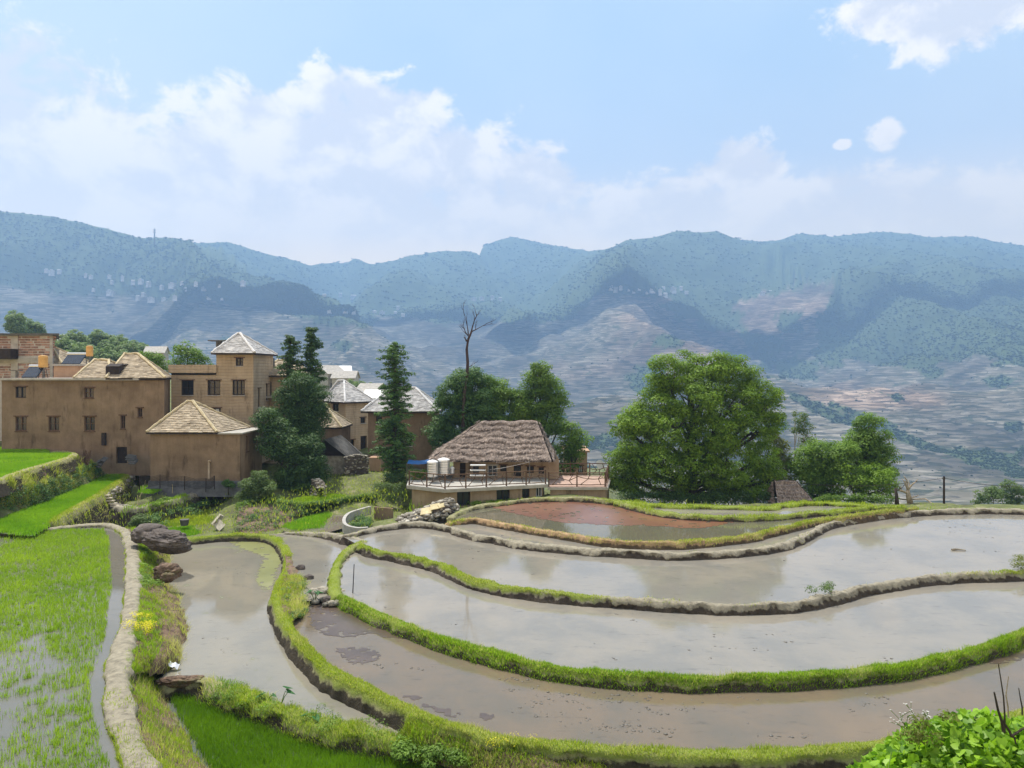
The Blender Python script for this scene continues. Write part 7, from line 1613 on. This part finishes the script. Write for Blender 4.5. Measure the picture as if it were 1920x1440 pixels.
def clods(key, z, streaks, n_each, size, seed, dens=0, name='mud_clods'):
    rg_ = np.random.default_rng(seed); Q = []; pl = np.array(POLY[key])
    for (px, py, L, a) in streaks:
        c = G(px, py, z); k = int(n_each*L); t = rg_.uniform(-1, 1, k); w_ = .08*rg_.standard_normal(k)
        Q.append(np.c_[c[0]+t*L*math.cos(a)-w_*math.sin(a)+.1*L*np.sin(t*3), c[1]+t*L*math.sin(a)+w_*math.cos(a)])
    if dens:
        lo, hi = pl.min(0), pl.max(0); n = int(np.prod(hi-lo)*dens); x = lo[0]+rg_.random(n)*(hi[0]-lo[0]); y = lo[1]+rg_.random(n)*(hi[1]-lo[1])
        c = fbm(v3(x*.35, y*.35), 3, seed); k = c+.2*rg_.random(n) > .58; c_ = np.stack([x[k], y[k]], 1)
        rep = rg_.integers(1, 5, len(c_)); c_ = np.repeat(c_, rep, 0)+rg_.normal(0, .12, (rep.sum(), 2))*np.array([1.6, .7]); Q.append(c_)
    Q = np.concatenate(Q); ins = pip(pl, Q[:, 0], Q[:, 1]); Q = Q[ins]; R = size*(.35+rg_.random(len(Q))**2)
    V, Fc = blobs_mesh(np.c_[Q, np.full(len(Q), z)], R, .28, .2, rg_); tag(mesh(name, V, Fc, M['clod']), kind='stuff')
r2 = random.Random(3)
st = [(960+300*r2.random()*1.0, 1300+70*r2.random(), .2+.5*r2.random(), r2.uniform(-.4, .6)) for _ in range(16)]+[(980, 1292, .5, .3), (985, 1275, .7, 0), (1100, 1308, .4, .9), (980, 1328, .35, .4), (720, 1246, .4, .1), (795, 1252, .4, 0), (1065, 1302, .35, .2), (1480, 1382, .5, .1), (1440, 1380, .3, .3), (1645, 1308, .25, -.4), (1640, 1322, .3, -.3), (1405, 1312, .3, -.6), (1300, 1322, .3, .5), (1600, 1335, .2, .3)]
clods('A', ZA, st, 26, .04, 5, .2); clods('C', ZC, [], 1, .045, 6, .5); clods('B', ZB, [], 1, .05, 7, .35); clods('E', ZE, [], 1, .035, 8, .5); clods('S', ZS, [(1000, 1000, .8, 0), (1300, 1024, .7, 0), (1340, 1020, .6, .1)], 40, .05, 9, .5); clods('F', ZF, [], 1, .04, 10, .4)
# yellow straw lump below the bright bank
herbs([G(1180+8*t, 1283, ZA)+r.normal(0, .05, 3) for t in range(4)], 30, .1, .03, 'grass_dry', 31, 'straw_tuft', 'small yellow straw tuft floating below the bright green bank', 'straw')
# taro
def taro(px, py, z, n, label, size=.16, seed=0, hs_=.3):
    r3 = random.Random(seed); b0 = G(px, py, z); root = empty('taro_plant', b0, label, 'taro plant')
    for k in range(n):
        a = r3.uniform(0, 6.28); tip = b0+np.array([math.cos(a)*.18, math.sin(a)*.12, hs_*r3.uniform(.7, 1.1)])
        mb = MB(); mb.tube([b0, (b0+tip)/2+Zv*.05, tip], [.012, .01, .007], 5); mb.build('stem', M['leaf_mid'], root)
        d = np.array([math.cos(a), math.sin(a), -.35]); d /= np.linalg.norm(d); sdv = np.array([-math.sin(a), math.cos(a), 0]); nn = np.cross(d, sdv); mb = MB(); s = size*r3.uniform(.75, 1.15)
        out_ = [(-.45, .32), (-.2, .5), (.2, .42), (.7, .18), (1, 0), (.7, -.18), (.2, -.42), (-.2, -.5), (-.45, -.32), (-.1, 0)]
        mb.v = []; c_ = tip+d*s*.1-nn*.015
        P_ = [tip+d*s*u+sdv*s*v-nn*(.12*s*abs(v)*-2) for u, v in out_]
        for q in range(len(P_)): mb.face([c_, P_[q], P_[(q+1) % len(P_)]], r3.random())
        mb.build('leaf', M['leaf_taro'], root)
taro(527, 1322, -8.45, 2, 'taro plant with two arrowhead leaves standing on the bank above the pond', .2, 1, .38)
taro(500, 1318, -8.5, 3, 'low taro plant left of the one with raised arrowhead leaves', .16, 2, .2)
taro(585, 1352, -8.5, 3, 'low dark taro plant nearest the end of the left pond', .17, 3, .15)
taro(590, 1128, -8.15, 6, 'dark blue-green taro plant growing between the spillway stones', .2, 4, .4)
# ------------------------------------------------------------------ foreground vine bush at lower right
rg_ = np.random.default_rng(77)
M['dirt'] = nmat('dirt', [(.3, (.02, .03, .008)), (.7, (.05, .06, .02))], 5)
def bush_z(x, y):
    """top of the vine mound"""
    prof = np.interp(x/y*F+960, [1380, 1480, 1560, 1640, 1700, 1780, 1850, 1920, 2100], [1580, 1530, 1486, 1436, 1396, 1372, 1360, 1354, 1346])
    return -(prof-700)/F*4.9-(4.9-y)*.42+ (fbm(v3(x*1.7, y*1.7), 3, 4)-.5)*.32-np.clip(y-4.9, 0, 9)*.9
n = 30000; x = rg_.uniform(1.2, 4.6, n); y = rg_.uniform(2.9, 5.7, n); z = bush_z(x, y)-rg_.random(n)**1.5*.36+.05*fbm(v3(x*6, y*6), 2, 3)
k = (x/y*F+960 > 1380) & (x/y*F+960 < 2250); x, y, z = x[k], y[k], z[k]; n = len(x)
Nn = rg_.standard_normal((n, 3))*.8+np.array([-.1, -.15, 1.]); Nn /= np.linalg.norm(Nn, axis=1)[:, None]
a = np.cross(Nn, rg_.standard_normal((n, 3))); a /= np.linalg.norm(a, axis=1)[:, None]; b_ = np.cross(Nn, a); s = (.019+.024*rg_.random(n))[:, None]; C = np.stack([x, y, z], 1)
outl = [(-.55, .0, 0), (-.8, .5, .05), (-.2, .85, .12), (.4, .6, .06), (1.1, 0, -.1), (.4, -.6, .06), (-.2, -.85, .12), (-.8, -.5, .05)]
Pv = np.stack([C+a*s*u+b_*s*v+Nn*s*w_ for u, v, w_ in outl], 1); i = np.arange(n)[:, None]*8
Fc = np.concatenate([i+np.array([[0, 1, 2, 3]]), i+np.array([[0, 3, 4, 5]]), i+np.array([[0, 5, 6, 7]])], 0)
order = np.tile(rg_.random(n), 3)
root = empty('vine_bush', (2.6, 4.6, -3.2), 'bright green broad-leaved vines covering the bush at the bottom right corner', 'bush')
mesh('leaves', Pv.reshape(-1, 3), Fc, M['leaf_vine'], root, tint=order)
gx, gy = np.meshgrid(np.linspace(.9, 5, 60), np.linspace(2.6, 6.4, 50)); gz = bush_z(gx, gy)-.28; ii = np.arange(gx.size).reshape(gx.shape)
mesh('undersoil', np.stack([gx, gy, gz], -1).reshape(-1, 3), np.stack([ii[:-1, :-1], ii[:-1, 1:], ii[1:, 1:], ii[1:, :-1]], -1).reshape(-1, 4), M['dirt'], root, smooth=True)
mb = MB()
for k in range(60):
    x0 = rg_.uniform(2.7, 4); y0 = rg_.uniform(3.4, 4.6); p = [np.array([x0, y0, float(bush_z(x0, y0))-.1])]
    for q in range(4): p.append(p[-1]+np.array([rg_.normal(0, .1), rg_.normal(0, .1), .05]))
    mb.tube(p, .004, 4, cap=False)
mb.build('stem', M['leaf_mid'], root)
def sprig(px, py, D, tips, label, m='bark', rad=.006, flowers=0, name='twig', cat='twig'):
    b0 = P(px, py, D); root = empty(name, b0, label, cat); mb = MB(); fl = MB()
    for (tx, ty) in tips:
        t = P(tx, ty, D); mid = (b0+t)/2+np.array([rg_.normal(0, .012), 0, .01]); mb.tube([b0, b0+(mid-b0)*.5+(.004, 0, 0), mid, t], [rad, rad*.9, rad*.75, rad*.5], 5)
        if flowers:
            for q in range(flowers):
                c = t+rg_.normal(0, .022, 3)
                if rg_.random() < .7: mb.tube([t-(t-mid)*.25, c], .0018, 3, cap=False)
                for w_ in range(5):
                    aa = w_*1.256; e = np.array([math.cos(aa), math.sin(aa)*.5, .5]); e2 = np.array([math.cos(aa+.7), math.sin(aa+.7)*.5, .5]); fl.face([c, c+e*.007, c+e2*.007])
    mb.build('stem', M[m], root)
    if flowers: fl.build('blossom', M['petal'], root)
sprig(1882, 1372, 4.6, [(1864, 1298)], 'thick dark upright twig rising left of the tall thin one', rad=.010)
sprig(1884, 1374, 4.6, [(1872, 1245)], 'tallest thin dark twig rising from the vine bush', rad=.006)
sprig(1891, 1345, 4.5, [(1891, 1268)], 'straight pale cane among the twigs at the right edge', m='palebark', rad=.005)
sprig(1917, 1340, 4.5, [(1910, 1290)], 'short dark cane closest to the right edge of the picture', rad=.005)
sprig(1896, 1380, 4.3, [(1925, 1362), (1880, 1350), (1905, 1395)], 'crooked dark twig lying across the vine leaves at right', rad=.008)
sprig(1735, 1368, 4.8, [(1705, 1328), (1712, 1344), (1733, 1338), (1738, 1342)], 'tall spray of tiny white flowers above the left part of the vine bush', m='leaf_mid', rad=.0035, flowers=9, name='wildflower', cat='flowers')
sprig(1700, 1368, 4.8, [(1688, 1350), (1686, 1360), (1702, 1342)], 'short spray of tiny white flowers at the left end of the vine bush', m='leaf_mid', rad=.003, flowers=8, name='wildflower', cat='flowers')
herbs([P(1725+18*rg_.normal(), 1378+12*rg_.normal(), 4.75) for _ in range(12)], 40, .05, .012, 'leaf_olive', 41, 'small_leaved_shrub', 'fine-leaved olive shrub under the white flowers', 'shrub')
herbs([P(1770+6*k_, 1340+3*k_, 4.8) for k_ in range(4)], 30, .04, .012, 'leaf_olive', 42, 'vine_shoot', 'pale budding shoot sticking up from the middle of the vine bush', 'shoot')
